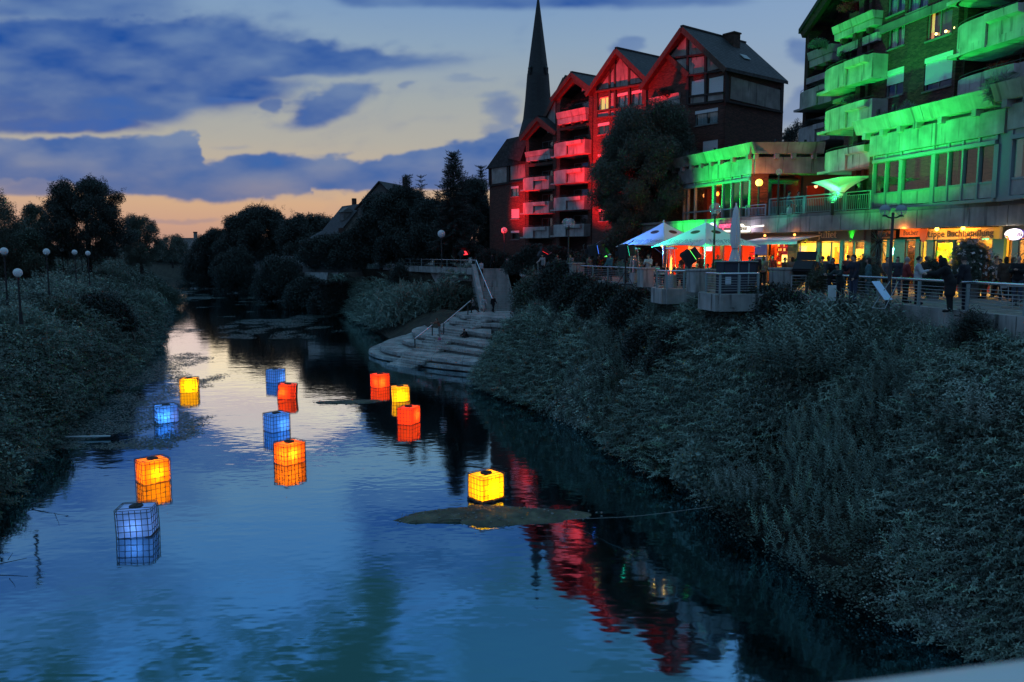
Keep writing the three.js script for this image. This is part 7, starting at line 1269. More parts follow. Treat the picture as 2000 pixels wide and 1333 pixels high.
function shootGeo(seed) {                                    // an upright weed stem with narrow leaves all the way up, one metre tall
  const R = rng(seed), gs = [rod([0, 0, 0], [0.03, 1, 0.02], 0.006, 4, 0.002)];
  for (let i = 0; i < 26; i++) { const y = 0.1 + 0.9 * i / 26, a = i * 2.4 + R(), L = 0.17 * (1.15 - 0.75 * y) * (0.8 + 0.5 * R()), u = 0.5 + 0.5 * R(), c = Math.cos(a), s = Math.sin(a), w = 0.016; const g = new THREE.BufferGeometry(); g.setAttribute('position', new THREE.Float32BufferAttribute([0, y, 0, c * L * 0.5 - s * w, y + L * u * 0.6, s * L * 0.5 + c * w, c * L, y + L * u * 0.75, s * L, 0, y, 0, c * L, y + L * u * 0.75, s * L, c * L * 0.5 + s * w, y + L * u * 0.6, s * L * 0.5 - c * w], 3)); g.computeVertexNormals(); gs.push(g); }
  return join(gs);
}
const SPRIG = { broad: leavesGeo(16, 1, { len: 0.2, wid: 0.11, rad: 0.3 }), small: leavesGeo(22, 2, { len: 0.13, wid: 0.06, rad: 0.32 }), fine: leavesGeo(26, 3, { len: 0.22, wid: 0.022, rad: 0.34, up: 0.9 }), spray: leavesGeo(30, 4, { len: 0.105, wid: 0.05, rad: 0.5, spray: true, face: 0.8, up: 0.08 }), ivy: leavesGeo(30, 8, { len: 0.085, wid: 0.07, rad: 0.36, flat: 0.5, face: 0.9, up: 0 }), shoot: shootGeo(11), needle: leavesGeo(34, 5, { len: 0.16, wid: 0.03, rad: 0.42, spray: true }), grass: leavesGeo(16, 6, { len: 0.5, wid: 0.018, rad: 0.12, up: 1.6, flat: 0.2 }) };
const LEAF = {
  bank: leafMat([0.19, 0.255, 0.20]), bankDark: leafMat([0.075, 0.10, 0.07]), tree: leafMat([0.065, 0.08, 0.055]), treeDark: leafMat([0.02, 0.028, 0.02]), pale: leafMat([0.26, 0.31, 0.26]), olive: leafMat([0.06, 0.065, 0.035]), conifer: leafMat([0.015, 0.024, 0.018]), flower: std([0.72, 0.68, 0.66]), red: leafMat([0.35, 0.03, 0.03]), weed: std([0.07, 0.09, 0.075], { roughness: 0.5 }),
};
const QQ = new THREE.Quaternion(), EE = new THREE.Euler(), PP = new THREE.Vector3(), SS = new THREE.Vector3();
function instanced(name, geo, mat, items, parent, seed, vary = 0.5) {   // items: [x, y, z, scale, rx, ry, rz]
  const im = new THREE.InstancedMesh(geo, mat, items.length), R = rng(seed), c = new THREE.Color();
  items.forEach((t, i) => { im.setMatrixAt(i, T.compose(PP.set(t[0], t[1], t[2]), QQ.setFromEuler(EE.set(t[4], t[5], t[6], 'YXZ')), SS.setScalar(t[3]))); const k = (1 - vary / 2 + vary * R()) * (t[7] ?? 1), h = (R() - 0.5) * 0.16; im.setColorAt(i, c.setRGB(clamp(k * (1 + h), 0, 1.6), k, clamp(k * (1 - h * 0.6), 0, 1.6))); });
  im.name = parent === scene ? numbered(name) : name; im.castShadow = im.receiveShadow = true; im.userData.kind = 'stuff'; parent.add(im); return im;
}
function crownItems(R, clumps, per, sc) {                    // clumps: [x, y, z, r]; leaves gather towards each clump's skin
  const out = [];
  for (const [x, y, z, r, f = 0.85] of clumps) { const n = Math.max(6, Math.round(per * r * r)); for (let i = 0; i < n; i++) { const a = R() * 2 * Math.PI, u = R() * 2 - 1, q = r * Math.pow(R(), 0.45), s = Math.sqrt(1 - u * u); out.push([x + Math.cos(a) * s * q, y + u * q * f, z + Math.sin(a) * s * q, sc * (0.7 + 0.6 * R()), R() * 6.3, R() * 6.3, R() * 6.3]); } }
  return out;
}
function limbs(R, h0, h1, spread, r0, n = 7, lean = 0) {
  const g = [tube([[0, -0.3, 0], [0.06 * r0, h0 * 0.5, 0], [lean * 0.4, h0, 0], [lean, h1 * 0.8, 0.1]], 1, 14, 9)];
  { const p = g[0].attributes.position, q = new THREE.Vector3(); const prof = (y) => r0 * clamp(1 - 0.8 * y / h1, 0.14, 1) * (1 + 0.5 * Math.exp(-Math.max(y, 0) * 2)); const path = new THREE.CatmullRomCurve3([V3(0, -0.3, 0), V3(0.06 * r0, h0 * 0.5, 0), V3(lean * 0.4, h0, 0), V3(lean, h1 * 0.8, 0.1)]); for (let i = 0; i < p.count; i++) { const c = path.getPointAt(Math.floor(i / 10) / 14); q.fromBufferAttribute(p, i).sub(c).multiplyScalar(prof(c.y)).add(c); p.setXYZ(i, q.x, q.y, q.z); } g[0].computeVertexNormals(); }
  for (let i = 0; i < n; i++) { const a = i / n * 6.28 + R(), y = lerp(h0 * 0.8, h1 * 0.6, R()), e = [Math.cos(a) * spread * (0.5 + 0.4 * R()), lerp(y, h1, 0.5 + 0.35 * R()), Math.sin(a) * spread * (0.5 + 0.4 * R())]; g.push(rod([lean * y / h1, y, 0], [e[0] * 0.5, lerp(y, e[1], 0.6), e[2] * 0.5], r0 * 0.32, 6, r0 * 0.2), rod([e[0] * 0.5, lerp(y, e[1], 0.6), e[2] * 0.5], e, r0 * 0.2, 5, r0 * 0.05)); }
  return g;
}
function V3(x, y, z) { return new THREE.Vector3(x, y, z); }
// a broad tree: height h, crown from hb up, half width w; o.round 0..1 evens the outline
function tree(label, pos, h, hb, w, seed, o = {}) {
  const t = thing(o.name ?? 'tree', label, 'tree', pos, 0, o.group), R = rng(seed), cl = [], n = o.clumps ?? 46, H = h - hb;
  part('trunk', limbs(R, hb * 0.9, h, w, o.r0 ?? 0.3), M.bark, t);
  for (let i = 0; i < n; i++) { const u = Math.pow((i + 0.5) / n, 0.9), a = i * 2.4 + R() * 0.8, yy = hb + H * (0.06 + 0.9 * u), prof = Math.sqrt(Math.max(0.02, 1 - Math.pow((u - (o.belly ?? 0.4)) / (u < (o.belly ?? 0.4) ? (o.belly ?? 0.4) + 0.12 : 1.04 - (o.belly ?? 0.4)), 2))), q = w * prof * (0.35 + 0.6 * Math.sqrt(R())) * (1 + (1 - (o.round ?? 0)) * 0.35 * (R() - 0.5)); cl.push([Math.cos(a) * q, yy, Math.sin(a) * q, (o.cr ?? 0.26) * w * (0.65 + 0.6 * R())]); }
  if (o.round) for (let i = 0; i < 40; i++) { const u = (i + 0.5) / 40, a = i * 2.4, y = 1 - 2 * u, s = Math.sqrt(1 - y * y); cl.push([Math.cos(a) * s * w * 0.8, hb + H * (0.5 + 0.42 * y), Math.sin(a) * s * w * 0.8, w * 0.24]); }
  const tw = []; for (const c of cl) if (R() < 0.7) { const q = V3(c[0], c[1] - hb - H * 0.4, c[2]).normalize(), l = c[3] * (1.1 + 0.5 * R()); for (let k = 0; k < 3; k++) tw.push([c[0] + q.x * l * (0.8 + 0.14 * k) + (R() - 0.5) * 0.3, c[1] + q.y * l * (0.8 + 0.14 * k), c[2] + q.z * l * (0.8 + 0.14 * k) + (R() - 0.5) * 0.3, (o.sc ?? 1.3) * (0.8 - 0.2 * k), R() * 6, R() * 6, R() * 6]); }
  instanced('crown', o.leaf ?? SPRIG.small, o.mat ?? LEAF.tree, [...crownItems(R, cl, (o.per ?? 90) / Math.max(0.5, w * 0.26), o.sc ?? 1.3), ...(o.round ? [] : tw)], t, seed + 1);
  return t;
}
function conifer(label, pos, h, w, seed, o = {}) {
  const t = thing('conifer', label, 'tree', pos), R = rng(seed), it = [], br = [];
  for (let y = (o.bare ?? 0.06) * h; y < h * 0.985; y += h * (o.gap ?? 0.03) * (0.7 + 0.5 * R())) {
    const q = w * Math.pow(1 - y / h, 0.85) * (0.72 + 0.5 * R()), n = o.arms ?? 9;
    for (let k = 0; k < n; k++) { const a = k / n * 6.28 + R() * 1.2, L = q * (0.7 + 0.45 * R()), droop = -0.22 * L; br.push(rod([0, y, 0], [Math.cos(a) * L, y + droop, Math.sin(a) * L], 0.035, 4, 0.012)); for (let s = 0.22; s <= 1.02; s += 0.42 / Math.max(0.45, L)) it.push([Math.cos(a) * L * s, y + droop * s + (s > 0.85 ? 0.06 : 0), Math.sin(a) * L * s, (o.sc ?? 1.0) * (0.75 + 0.5 * R()) * (1.1 - 0.35 * s), -0.25 + 0.3 * R(), Math.PI / 2 - a + (R() - 0.5) * 0.9, (R() - 0.5)]); }
  }
  part('trunk', [cyl(0.02 * h, 0.012, h, 0, -0.2, 0, 8)], M.bark, t); tag(part('branches', br, M.bark, t), null, null, null, 'stuff');
  it.push([0, h * 0.99, 0, 0.7, -1.3, 0, 0], [0, h * 0.97, 0, 0.8, -1.0, 2, 0]);
  instanced('crown', SPRIG.needle, o.mat ?? LEAF.conifer, it, t, seed + 1); return t;
}
function weeds(label, pos, rx, rz, h, n, seed, o = {}) {       // a stand of tall upright stems
  const t = thing(o.name ?? 'tall_weeds', label, o.category ?? 'weeds', pos), R = rng(seed), it = [], lo = [];
  for (let i = 0; i < n; i++) { const a = R() * 6.28, q = Math.sqrt(R()), x = Math.cos(a) * q, z = Math.sin(a) * q, hh = h * (1.05 - 0.55 * q * q) * (0.55 + 0.6 * R()); it.push([x * rx, -0.1, z * rz, hh, (z * 0.45 + (R() - 0.5) * 0.5), 0, -(x * 0.45 + (R() - 0.5) * 0.5)]); }
  for (let i = 0; i < n * 0.9; i++) { const a = R() * 6.28, q = Math.sqrt(R()); lo.push([Math.cos(a) * q * rx * 1.05, h * 0.42 * (1 - q * q) * R(), Math.sin(a) * q * rz * 1.05, 0.9 + 0.5 * R(), R() * 6, R() * 6, R() * 6]); }
  instanced('stems', SPRIG.shoot, o.mat ?? LEAF.bank, it, t, seed + 1, 0.6); instanced('leaves', SPRIG.small, LEAF.bankDark, lo, t, seed + 2, 0.6); return t;
}
function shrub(label, pos, rx, ry, rz, n, seed, o = {}) {    // a bush standing on pos
  const t = thing(o.name ?? 'shrub', label, o.category ?? 'shrub', pos, 0, o.group), R = rng(seed), it = [], st = [];
  const CL = []; for (let k = 0; k < 26; k++) { const a = k * 2.4 + R(), u = Math.pow((k + 0.5) / 26, 0.8), s = Math.sqrt(1 - u * u * 0.9); CL.push([Math.cos(a) * s * (0.35 + 0.45 * R()), u * (0.66 + 0.2 * R()), Math.sin(a) * s * (0.35 + 0.45 * R()), 0.2 + 0.2 * R()]); }
  for (let i = 0; i < n; i++) { const c = CL[Math.floor(R() * 26)], a = R() * 6.28, u = R() * 2 - 1, q = c[3] * Math.pow(R(), 0.4), s = Math.sqrt(1 - u * u); it.push([(c[0] + Math.cos(a) * s * q) * rx, Math.max(0.05, (c[1] + u * q) * ry), (c[2] + Math.sin(a) * s * q) * rz, (o.sc ?? 1) * (0.7 + 0.6 * R()), o.upright ? (R() - 0.5) * 0.9 : R() * 6.3, R() * 6.3, o.upright ? (R() - 0.5) * 0.9 : R() * 6.3]); }
  for (let i = 0; i < 9; i++) { const a = i * 0.7, q = 0.6; st.push(rod([0, -0.2, 0], [Math.cos(a) * rx * q, ry * (0.5 + 0.3 * R()), Math.sin(a) * rz * q], 0.03, 5, 0.01)); }
  part('stems', st, M.bark, t); instanced('foliage', o.leaf ?? SPRIG.small, o.mat ?? LEAF.bank, it, t, seed + 1, o.vary ?? 0.6); return t;
}
// --- the overgrown banks: a carpet of shoots over uneven ground cover
const cover = (x, D) => { const n = fbm(x * 0.33 + 40, D * 0.33, 4, 201), m = fbm(x * 1.1, D * 1.1 + 9, 3, 207); return 0.25 + 1.15 * n * n * 1.6 + 0.5 * (m - 0.35); };
function carpet(name, pick, n, geo, mat, seed, sc, hk = 1, vary = 0.7, mask = null) {
  const R = rng(seed), it = [], tufts = [];
  for (let i = 0; i < n / 13; i++) { const p = pick(R); if (p && (!mask || R() < mask(p[0], p[1]))) tufts.push([...p, 0.5 + 0.9 * R(), 0.2 + 1.3 * R() * R(), 0.5 + 0.95 * R()]); }
  for (let i = 0; i < n; i++) {
    const tf = tufts[Math.floor(R() * tufts.length)], ra = R() * 6.28, rr = Math.sqrt(R()), rad = tf[3] * (0.8 + tf[1] * 0.012), ox = Math.cos(ra) * rr * rad, oz = Math.sin(ra) * rr * rad, sl = tf[2];
    const x = tf[0] + ox, D = tf[1] - oz; if (seatLimit(x, D) < 50) continue;
    const y = groundY(x, D); if (y < -0.25) continue; const tE = sl > 0 ? (x - at(TOE_R, D)) / (at(TOP_R, D) - at(TOE_R, D)) : 0, h = (cover(x, D) * 0.5 + tf[4] * (1 - rr * rr)) * hk * (sl > 0 && D < 64 ? Math.max(0.12, sm(1.08, 0.6, tE)) : 1); if (tE > 1.03) continue; const gx = (cover(x + 0.4, D) - cover(x - 0.4, D)) * hk / 0.8, gd = (cover(x, D + 0.4) - cover(x, D - 0.4)) * hk / 0.8, q = 0.35 + 0.75 * Math.pow(R(), 0.6);
    // the tips lean out, downhill and with the swell of the cover
    const dx = ox / rad * 0.9 - gx * 0.5 - sl * 0.5 + (R() - 0.5) * 0.9, dz = oz / rad * 0.9 + gd * 0.5 + (R() - 0.5) * 0.9 + 0.15;
    it.push([x, y + Math.max(0.08, h * q), -D, sc(D) * (0.65 + 0.7 * R()), -0.2 + 0.7 * R(), Math.atan2(dx, dz), (R() - 0.5) * 0.7, tf[5]]);
  }
  const im = instanced(name, geo, mat, it, scene, seed + 5, vary); return tag(im, null, null, null, 'stuff');
}
const nearFar = (R, d0, d1, k = 1.6) => d0 + (d1 - d0) * Math.pow(R(), k);
const rightBank = (d0, d1, t0, t1, k) => (R) => { const D = nearFar(R, d0, d1, k), a = at(TOE_R, D), b = at(TOP_R, D), x = lerp(a, b, lerp(t0, t1, R())); if (seatLimit(x, D) < 50) return null; return [x, D, 1]; };
const leftBank = (d0, d1, t0, t1, k) => (R) => { const D = nearFar(R, d0, d1, k), a = at(TOE_L, D), b = at(TOP_L, D); return [lerp(a, b, lerp(t0, t1, R())), D, -1]; };
const scl = (D) => 0.78 + D * 0.008;
const patch = (k, lo, hi, f = 0.16) => (x, D) => sm(lo, hi, fbm(x * f + k * 17, D * f * 0.8 - k * 5, 4, 230 + k));
carpet('bank_cover', rightBank(10, 64, -0.03, 1.0, 1.25), 52000, SPRIG.spray, LEAF.bank, 301, scl, 1.25, 0.8, patch(1, 0.36, 0.52));
carpet('bank_cover', rightBank(10, 64, -0.05, 1.0, 1.25), 11000, SPRIG.ivy, LEAF.bankDark, 303, (D) => 0.8 + D * 0.008, 0.8, 0.7);
carpet('bank_cover', rightBank(10, 60, -0.02, 1.0, 1.2), 20000, SPRIG.ivy, LEAF.pale, 304, (D) => 0.75 + D * 0.007, 1.15, 0.9, patch(2, 0.5, 0.6, 0.3));
carpet('bank_weeds', rightBank(10, 60, 0.02, 0.97, 1.1), 4200, SPRIG.shoot, LEAF.bank, 305, (D) => 0.75, 1.0, 0.7, patch(3, 0.44, 0.56));
carpet('bank_weeds', rightBank(10, 60, -0.02, 0.98, 1.1), 6000, SPRIG.grass, LEAF.olive, 307, (D) => 1.0, 1.0, 0.7, patch(4, 0.46, 0.58));
carpet('bank_cover', rightBank(98, 260, -0.1, 0.96, 1.5), 12000, SPRIG.spray, LEAF.bank, 309, (D) => 1.7 + D * 0.004, 1.5);
carpet('bank_cover', leftBank(18, 120, -0.06, 1.25, 1.3), 30000, SPRIG.spray, LEAF.bankDark, 311, (D) => 1.1 + D * 0.008, 1.1);
carpet('bank_cover', leftBank(18, 110, -0.02, 1.3, 1.3), 16000, SPRIG.small, LEAF.bank, 313, (D) => 1.1 + D * 0.006, 1.25);
carpet('bank_cover', leftBank(110, 300, -0.1, 1.6, 1.1), 9000, SPRIG.small, LEAF.bankDark, 315, (D) => 2.4, 1.6);
// weed that breaks the surface of the river
{
  const R = rng(77), it = [];
  for (let i = 0; i < 26000; i++) { const D = 40 + 170 * Math.pow(R(), 1.5), a = at(TOE_L, D), b = at(TOE_R, D), x = lerp(a, b, R()), left = sm(13, 3, x - a) * sm(90, 60, D), far = sm(80, 110, D) * 0.9, n = fbm(x * 0.16 + 3, D * 0.07, 4, 91), m = fbm(x * 0.55, D * 0.3, 3, 95); if (n * 0.6 + m * 0.4 + Math.max(left * 0.12, far * 0.03) > 0.60 + (left + far > 0.3 ? 0 : 0.2)) it.push([x, 0.012, -D, 0.8 + D * 0.012, (R() - 0.5) * 0.06, R() * 6.3, (R() - 0.5) * 0.06]); }
  const flat = leavesGeo(10, 61, { len: 0.16, wid: 0.07, rad: 0.35, flat: 0.02, up: 0 }); flat.scale(1, 0.12, 1);
  tag(instanced('water_weed', flat, LEAF.weed, it, scene, 78), null, null, null, 'stuff');
}
// --- single shrubs of the right bank
// where a line of sight meets the ground (or the given distance, if it does not)
const on = (u, v, D) => { for (let d = 9; d < 260; d += 0.2) { const p = atD(u, v, d); if (p.y <= groundY(p.x, d)) return [p.x, p.y, p.z]; } const p = atD(u, v, D); return [p.x, groundY(p.x, D), p.z]; };
weeds('wide stand of tall feathery weeds rising to the railing at the upper right of the bank', on(1650, 712, 26), 3.3, 1.7, 2.6, 900, 401);
const brow = (D, inset, dy = 0) => { const x = at(TOP_R, D) - inset; return [x, groundY(x, D) + dy, -D]; };
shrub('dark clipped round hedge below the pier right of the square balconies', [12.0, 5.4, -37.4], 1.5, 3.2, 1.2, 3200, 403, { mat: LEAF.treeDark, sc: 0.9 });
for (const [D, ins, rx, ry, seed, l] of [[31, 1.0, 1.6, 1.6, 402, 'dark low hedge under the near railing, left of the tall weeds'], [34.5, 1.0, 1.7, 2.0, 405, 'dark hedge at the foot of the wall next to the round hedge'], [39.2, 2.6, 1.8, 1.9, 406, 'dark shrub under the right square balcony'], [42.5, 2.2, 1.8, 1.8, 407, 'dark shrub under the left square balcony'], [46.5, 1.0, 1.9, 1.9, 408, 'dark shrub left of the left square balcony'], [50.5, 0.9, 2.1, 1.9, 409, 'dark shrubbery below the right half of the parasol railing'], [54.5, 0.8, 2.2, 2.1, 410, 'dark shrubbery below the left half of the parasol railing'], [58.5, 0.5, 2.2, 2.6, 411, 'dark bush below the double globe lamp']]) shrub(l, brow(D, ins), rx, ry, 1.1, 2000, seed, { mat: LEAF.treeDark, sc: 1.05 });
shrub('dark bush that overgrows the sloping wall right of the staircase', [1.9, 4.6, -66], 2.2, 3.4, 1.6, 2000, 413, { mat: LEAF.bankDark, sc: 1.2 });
weeds('pale tall weeds at the right edge below the railing', on(1960, 830, 19.5), 1.6, 1.2, 1.5, 240, 415, { mat: LEAF.pale });
weeds('weeds with pale shoots in the middle of the right bank', on(1480, 960, 29), 1.6, 1.2, 1.2, 240, 419, { mat: LEAF.pale });
shrub('round shrub low on the right bank above the waterline', on(1385, 930, 33), 1.6, 1.2, 1.2, 700, 421, { leaf: SPRIG.broad, mat: LEAF.bank, sc: 1.0 });
shrub('dark thistle like weed at the edge beam below the black coated person', [14.4, 7.1, -24.8], 0.55, 1.0, 0.4, 160, 423, { leaf: SPRIG.fine, mat: LEAF.treeDark, sc: 0.9 });
shrub('rounded ivy mound left of the staircase', on(800, 620, 92), 5.0, 4.0, 3.2, 4200, 425, { leaf: SPRIG.spray, mat: LEAF.bank, sc: 1.5 });
shrub('low ivy slope below the staircase wall', on(880, 605, 90), 3.6, 2.4, 2.4, 2200, 427, { leaf: SPRIG.spray, mat: LEAF.bankDark, sc: 1.4 });
shrub('dark upright bush in front of the far promenade wall', atD(782, 560, 108).setY(3).toArray(), 1.8, 5.4, 1.6, 1500, 429, { mat: LEAF.treeDark, sc: 1.4 });
for (const [u, v, D, rx, ry, s, l] of [[655, 600, 128, 4.5, 4.2, 431, 'dark bush at the water on the right bank, nearest of the far row'], [548, 585, 160, 6, 8.6, 433, 'dark rounded willow at the water, third from the bend'], [458, 578, 190, 7.4, 10.4, 435, 'dark rounded willow at the water, second from the bend'], [394, 572, 218, 7.2, 11.2, 437, 'dark rounded willow nearest the bend of the river'], [600, 590, 140, 4.5, 5.0, 439, 'low dark bush between the willows and the far wall']]) shrub(l, atD(u, v, D).setY(0.6).toArray(), rx, ry, rx * 0.8, 4200, s, { mat: LEAF.treeDark, sc: 2.0, name: 'willow', category: 'tree' });
shrub('pale leaved shrub low at the right edge', on(1880, 1235, 17.5), 1.1, 0.8, 1.0, 260, 417, { leaf: SPRIG.ivy, mat: LEAF.pale, sc: 0.8 });
// left bank shrubs
for (const [u, v, D, rx, ry, s, m, l] of [[40, 690, 40, 2.6, 2.4, 441, LEAF.bank, 'shrub at the left edge halfway up the bank'], [200, 640, 62, 3.2, 3.0, 443, LEAF.treeDark, 'dark rounded shrub in the middle of the left bank'], [110, 640, 52, 2.6, 2.2, 445, LEAF.bankDark, 'greyish shrub left of the dark rounded one'], [280, 615, 82, 3.2, 2.6, 447, LEAF.bank, 'pale shrub at the right end of the left bank slope'], [60, 820, 33, 1.8, 1.7, 449, LEAF.bankDark, 'low shrub near the left waterline'], [322, 592, 118, 3.6, 2.8, 451, LEAF.bankDark, 'shrub overhanging the water where the left bank ends'], [215, 560, 84, 3.2, 2.2, 453, LEAF.bank, 'pale bush below the big dark tree']]) shrub(l, on(u, v, D), rx, ry, rx * 0.8, 2300, s, { mat: m, sc: 1.5, leaf: m === LEAF.bank ? SPRIG.spray : SPRIG.small });
// --- trees
const gr2 = (u, D, y) => { const p = atD(u, 480, D); return [p.x, y, p.z]; };
const top = (v, D, y) => atD(1000, v, D).y - y;
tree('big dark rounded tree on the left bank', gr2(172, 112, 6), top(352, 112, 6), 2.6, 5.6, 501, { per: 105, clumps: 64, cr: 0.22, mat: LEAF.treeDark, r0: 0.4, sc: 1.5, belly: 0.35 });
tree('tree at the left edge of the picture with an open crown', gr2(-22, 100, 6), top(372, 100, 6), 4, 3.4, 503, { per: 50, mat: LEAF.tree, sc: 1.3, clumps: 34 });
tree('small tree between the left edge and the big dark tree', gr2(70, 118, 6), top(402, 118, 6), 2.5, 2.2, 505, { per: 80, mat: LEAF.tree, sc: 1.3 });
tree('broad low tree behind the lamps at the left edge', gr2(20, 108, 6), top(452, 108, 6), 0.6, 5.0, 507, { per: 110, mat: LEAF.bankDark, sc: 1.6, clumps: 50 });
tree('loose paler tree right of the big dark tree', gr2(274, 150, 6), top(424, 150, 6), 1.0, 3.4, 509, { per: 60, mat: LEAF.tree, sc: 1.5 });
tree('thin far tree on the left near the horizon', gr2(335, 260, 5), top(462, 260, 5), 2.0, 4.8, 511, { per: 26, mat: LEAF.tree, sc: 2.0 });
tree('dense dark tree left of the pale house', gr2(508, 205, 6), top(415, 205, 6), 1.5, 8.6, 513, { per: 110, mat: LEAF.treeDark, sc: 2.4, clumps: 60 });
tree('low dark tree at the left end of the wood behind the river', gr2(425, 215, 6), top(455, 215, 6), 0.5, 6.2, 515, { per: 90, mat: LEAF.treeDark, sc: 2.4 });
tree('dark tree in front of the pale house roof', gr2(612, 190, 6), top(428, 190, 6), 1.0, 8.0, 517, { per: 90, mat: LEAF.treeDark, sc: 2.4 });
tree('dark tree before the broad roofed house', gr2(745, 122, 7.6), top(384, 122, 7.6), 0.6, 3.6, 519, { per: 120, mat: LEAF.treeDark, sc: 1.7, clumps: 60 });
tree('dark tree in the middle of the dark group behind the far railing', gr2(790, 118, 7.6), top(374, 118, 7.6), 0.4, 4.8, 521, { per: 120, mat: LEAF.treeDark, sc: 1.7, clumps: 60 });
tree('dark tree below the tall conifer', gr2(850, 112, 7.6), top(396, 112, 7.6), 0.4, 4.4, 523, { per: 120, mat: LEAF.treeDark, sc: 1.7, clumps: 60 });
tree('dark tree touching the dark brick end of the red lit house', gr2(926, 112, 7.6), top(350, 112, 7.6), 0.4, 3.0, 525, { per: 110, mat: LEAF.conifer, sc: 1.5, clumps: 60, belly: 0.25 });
tree('low dark tree under the small pale gable', gr2(640, 124, 7.6), top(470, 124, 7.6), 0.3, 4.2, 527, { per: 110, mat: LEAF.treeDark, sc: 1.7 });
tree('low dark tree right of the small pale gable', gr2(692, 122, 7.6), top(455, 122, 7.6), 0.3, 2.6, 528, { per: 110, mat: LEAF.treeDark, sc: 1.6 });
tree('big round clipped tree in front of the red lit house', gr2(1262, 67.5, 8), top(208, 67.5, 8), 2.4, 4.35, 529, { per: 210, mat: LEAF.tree, sc: 0.95, clumps: 60, round: 1, r0: 0.3, belly: 0.45 });
tree('dark tree seen behind the end wall of the red lit house', gr2(1548, 96, 8), top(242, 96, 8), 4, 3.4, 531, { per: 60, mat: LEAF.treeDark, sc: 1.4 });
conifer('tall dark conifer left of the red lit house', gr2(887, 104, 7.8), top(300, 104, 7.8), 4.3, 541, { sc: 1.8, bare: 0.2, arms: 12, gap: 0.022 });
conifer('small conifer left of the forked one', gr2(797, 116, 7.8), top(344, 116, 7.8), 2.8, 543, { sc: 1.5, bare: 0.45, arms: 9, gap: 0.025 });
conifer('thin forked conifer between two others', gr2(824, 114, 7.8), top(345, 114, 7.8), 2.4, 545, { sc: 1.3, bare: 0.5, arms: 6, gap: 0.04 });
conifer('short conifer close left of the tall one', gr2(855, 110, 7.8), top(372, 110, 7.8), 2.2, 547, { sc: 1.3, bare: 0.5, arms: 7 });
conifer('conifer tip peeping over the dark tree beside the brick end', gr2(940, 118, 7.8), top(326, 118, 7.8), 3.0, 549, { sc: 1.5, bare: 0.4, arms: 11 });
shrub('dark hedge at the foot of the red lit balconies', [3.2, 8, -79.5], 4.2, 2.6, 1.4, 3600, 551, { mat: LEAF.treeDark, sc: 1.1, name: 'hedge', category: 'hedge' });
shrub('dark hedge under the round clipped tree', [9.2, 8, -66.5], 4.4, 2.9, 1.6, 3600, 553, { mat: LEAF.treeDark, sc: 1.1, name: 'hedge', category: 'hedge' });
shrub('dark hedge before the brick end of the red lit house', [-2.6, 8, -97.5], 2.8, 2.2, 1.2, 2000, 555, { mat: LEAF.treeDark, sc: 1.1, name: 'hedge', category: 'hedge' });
// far woods on the horizon
{
  const R = rng(600), it = [];
  for (let i = 0; i < 9000; i++) { const D = 330 + R() * 260, a = R(), x = lerp(-0.85 * D, 1.1 * D, a), hh = 5 + 6 * fbm(x * 0.02, D * 0.01, 3, 66); if (x > -0.46 * D && x < -0.36 * D && R() < 0.6) continue; it.push([x, 4 + hh * Math.sqrt(R()), -D, 5 + 3 * R(), R() * 6, R() * 6, R() * 6]); }
  tag(instanced('far_woods', SPRIG.broad, LEAF.tree, it, scene, 601), null, null, null, 'stuff');
  const it2 = []; for (let i = 0; i < 7000; i++) { const D = 120 + R() * 180, pl = at(TOP_L, D), x = pl - 3 - R() * 70; it2.push([x, 4.6 + 2.0 * fbm(x * 0.06, D * 0.05, 3, 67) * Math.sqrt(R()) * 1.6, -D, 2.6 + R() * 1.4, R() * 6, R() * 6, R() * 6]); }
  tag(instanced('far_scrub', SPRIG.broad, LEAF.bankDark, it2, scene, 603), null, null, null, 'stuff');
}
// --- potted plants and palms
function palm(label, pos, h, L, n, seed) {
  const t = thing('palm', label, 'palm', pos), R = rng(seed); part('trunk', [cyl(0.11, 0.08, h, 0, 0, 0, 10), ball(0.14, 0, h, 0, 10)], M.bark, t); part('pot', [cyl(0.34, 0.42, 0.55, 0, 0, 0, 18), cyl(0.44, 0.44, 0.06, 0, 0.55, 0, 18)], M.concreteDark, t);
  for (let i = 0; i < n; i++) { const a = i * 2.4, el = 1.35 - 2.3 * (i / n), l = L * (0.75 + 0.4 * R()), pos2 = [], w = 0.022, S = 7; for (let k = 0; k <= S; k++) { const q = k / S, r = Math.cos(el) * l * q, y = h + Math.sin(el) * l * q - 0.28 * l * q * q * Math.abs(Math.cos(el)), ww = w * (1 - q) + 0.003; pos2.push([Math.cos(a) * r - Math.sin(a) * ww, y, Math.sin(a) * r + Math.cos(a) * ww], [Math.cos(a) * r + Math.sin(a) * ww, y, Math.sin(a) * r - Math.cos(a) * ww]); } const idx = []; for (let k = 0; k < S; k++) idx.push(2 * k, 2 * k + 1, 2 * k + 2, 2 * k + 1, 2 * k + 3, 2 * k + 2); const g = new THREE.BufferGeometry(); g.setAttribute('position', new THREE.Float32BufferAttribute(pos2.flat(), 3)); g.setIndex(idx); g.computeVertexNormals(); part('frond', g, LEAF.bankDark, t); }
  return t;
}
{ const p = atD(1712, 560, 34.5); palm('spiky palm with a bushy head in front of the dim orange sign', [p.x, 8, p.z], 2.4, 0.95, 64, 701); const q = atD(2006, 560, 32.5); palm('drooping palm at the right edge in front of the oval sign', [q.x, 8, q.z], 2.1, 1.25, 60, 703); }
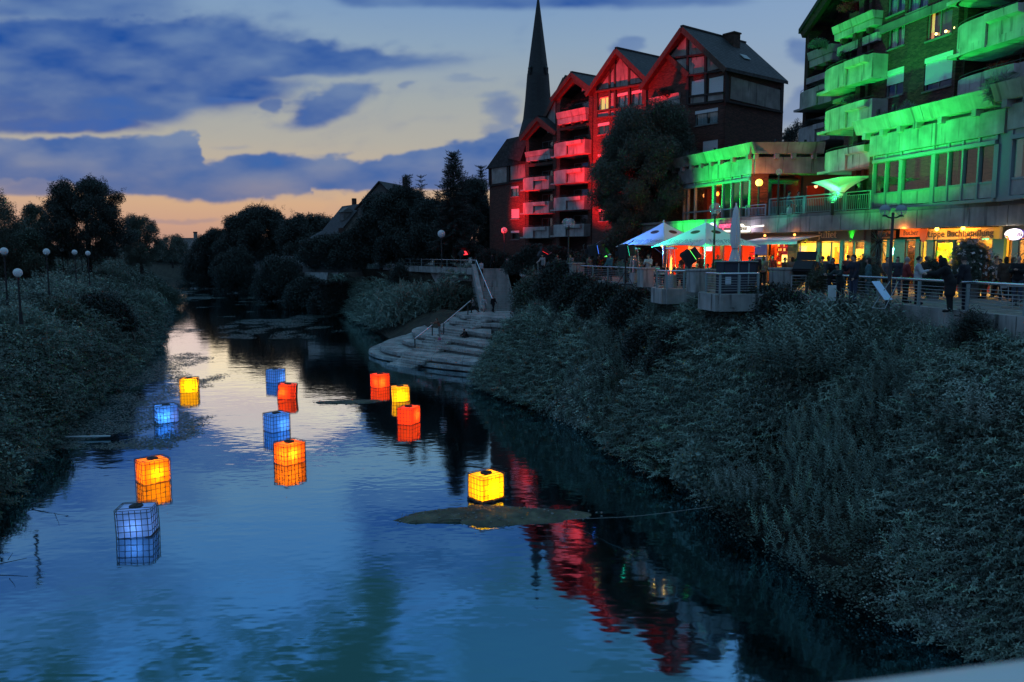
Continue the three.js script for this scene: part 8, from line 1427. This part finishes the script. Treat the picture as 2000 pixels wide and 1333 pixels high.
{
  const p = atD(1893, 580, 35), t = shrub('round oleander bush with pale flowers in a pot before the bookshop', [p.x, 8.7, p.z], 1.0, 1.85, 1.0, 900, 705, { mat: LEAF.bankDark, leaf: SPRIG.fine, sc: 0.75, name: 'flowering_bush', category: 'flowering bush' }), R = rng(9), it = [];
  for (let i = 0; i < 150; i++) { const a = R() * 6.28, u = R(), s = Math.sqrt(1 - u * u); it.push([Math.cos(a) * s * 1.02, u * 1.85, Math.sin(a) * s * 1.02, 0.35 + 0.3 * R(), R() * 6, R() * 6, R() * 6]); }
  instanced('flowers', leavesGeo(9, 62, { len: 0.14, wid: 0.12, rad: 0.1 }), LEAF.flower, it, t, 706, 0.3); part('pot', [cyl(0.4, 0.5, 0.7, 0, -0.7, 0, 20)], M.concreteDark, t);
}
for (const [u, v, D, rx, ry, l, m, s] of [[1690, 575, 33, 0.6, 1.9, 'dark potted shrub left of the spiky palm', LEAF.bankDark, 711], [1822, 575, 33.5, 0.6, 1.7, 'dark potted plant with arching leaves before the left bookshop window', LEAF.treeDark, 713], [1600, 570, 35.5, 0.6, 1.15, 'dry ornamental grass beside the floodlight', LEAF.olive, 715], [1232, 540, 52, 1.0, 1.7, 'leafy plant lit green under the farther parasol', LEAF.bank, 717], [1404, 545, 46.5, 0.5, 1.5, 'clipped dark ball shrub right of the globe lamp post', LEAF.treeDark, 719], [1545, 560, 41, 0.6, 0.8, 'small potted plant with yellow leaves by the kiosk', LEAF.olive, 721], [1345, 540, 46.8, 0.3, 0.9, 'small grassy plant lit bright green', LEAF.bank, 723]]) { const p = atD(u, v, D), t = shrub(l, [p.x, 8.35, p.z], rx, ry - 0.35, rx, 420, s, { mat: m, leaf: SPRIG.fine, sc: 0.7, name: 'potted_plant', category: 'potted plant' }); part('pot', [cyl(0.22, 0.3, 0.4, 0, -0.35, 0, 16), cyl(0.31, 0.31, 0.04, 0, 0.03, 0, 16)], M.concreteDark, t); }
// plants in the planters and on the balconies
for (const [u, v, D, rx, ry, l, m, lf, s] of [[1776, 222, 43.4, 0.75, 0.6, 'low grey green bush in the right planter, below the small windows', LEAF.bank, 'fine', 731], [1738, 228, 44.5, 0.5, 0.25, 'creeping plant at the left of the right planter', LEAF.bankDark, 'small', 733], [1872, 208, 40.3, 0.6, 0.5, 'bushy plant in the middle of the right planter', LEAF.bank, 'fine', 735], [1905, 202, 39.2, 0.5, 0.3, 'creeping dark plant right of the middle of the right planter', LEAF.bankDark, 'small', 737], [1960, 184, 37, 0.55, 0.75, 'spiky yucca in the right planter near the picture edge', LEAF.bank, 'grass', 739], [1350, 312, 62.8, 0.6, 0.5, 'small round shrub at the left end of the left planter', LEAF.bankDark, 'small', 741], [1662, 112, 51, 0.9, 0.5, 'dark shrub with pale flowers on the upper curved balcony', LEAF.treeDark, 'small', 743], [1670, 108, 50.6, 0.3, 0.9, 'tall dark pot plant on the upper curved balcony', LEAF.treeDark, 'small', 744], [1672, 195, 50.5, 0.9, 0.35, 'flowers along the second curved balcony', LEAF.bank, 'small', 745], [1665, 15, 51, 1.2, 0.4, 'red flowers along the top planter parapet', LEAF.red, 'small', 747], [1600, 88, 60.5, 0.9, 0.5, 'flowers on the far planter parapet under the gable', LEAF.bank, 'small', 749], [1590, 240, 61, 0.9, 0.3, 'dark plants on the lowest grey balcony', LEAF.treeDark, 'small', 751], [1965, 133, 40, 1.1, 0.35, 'red flowers on the grey balcony at the right edge', LEAF.red, 'small', 753], [1304, 183, 71, 1.4, 0.6, 'dark plants over the red planter under the small gable', LEAF.treeDark, 'small', 755], [1122, 212, 86, 1.4, 0.5, 'plants over the highest red planter of the balcony row', LEAF.treeDark, 'small', 757], [1140, 272, 85, 1.0, 0.5, 'dark plants hanging over the upper curved red balcony', LEAF.treeDark, 'small', 759], [1072, 292, 92, 1.2, 0.4, 'dark plants along the planter under the left gable', LEAF.treeDark, 'small', 761], [1135, 330, 85, 0.9, 0.3, 'plants on the second curved red balcony', LEAF.treeDark, 'small', 763]]) { const p = atD(u, v, D); shrub(l, [p.x, p.y - 0.12, p.z], rx, ry, 0.3, 200, s, { mat: m, leaf: SPRIG[lf], sc: lf === 'grass' ? 1.3 : 0.55, name: 'balcony_plant', category: 'plant' }); }
scene.traverse((o) => { if (o.isMesh) o.castShadow = o.receiveShadow = true; if (o.isLight && o.castShadow !== undefined && !o.isRectAreaLight) o.castShadow = true; });
renderer.render(scene, camera);
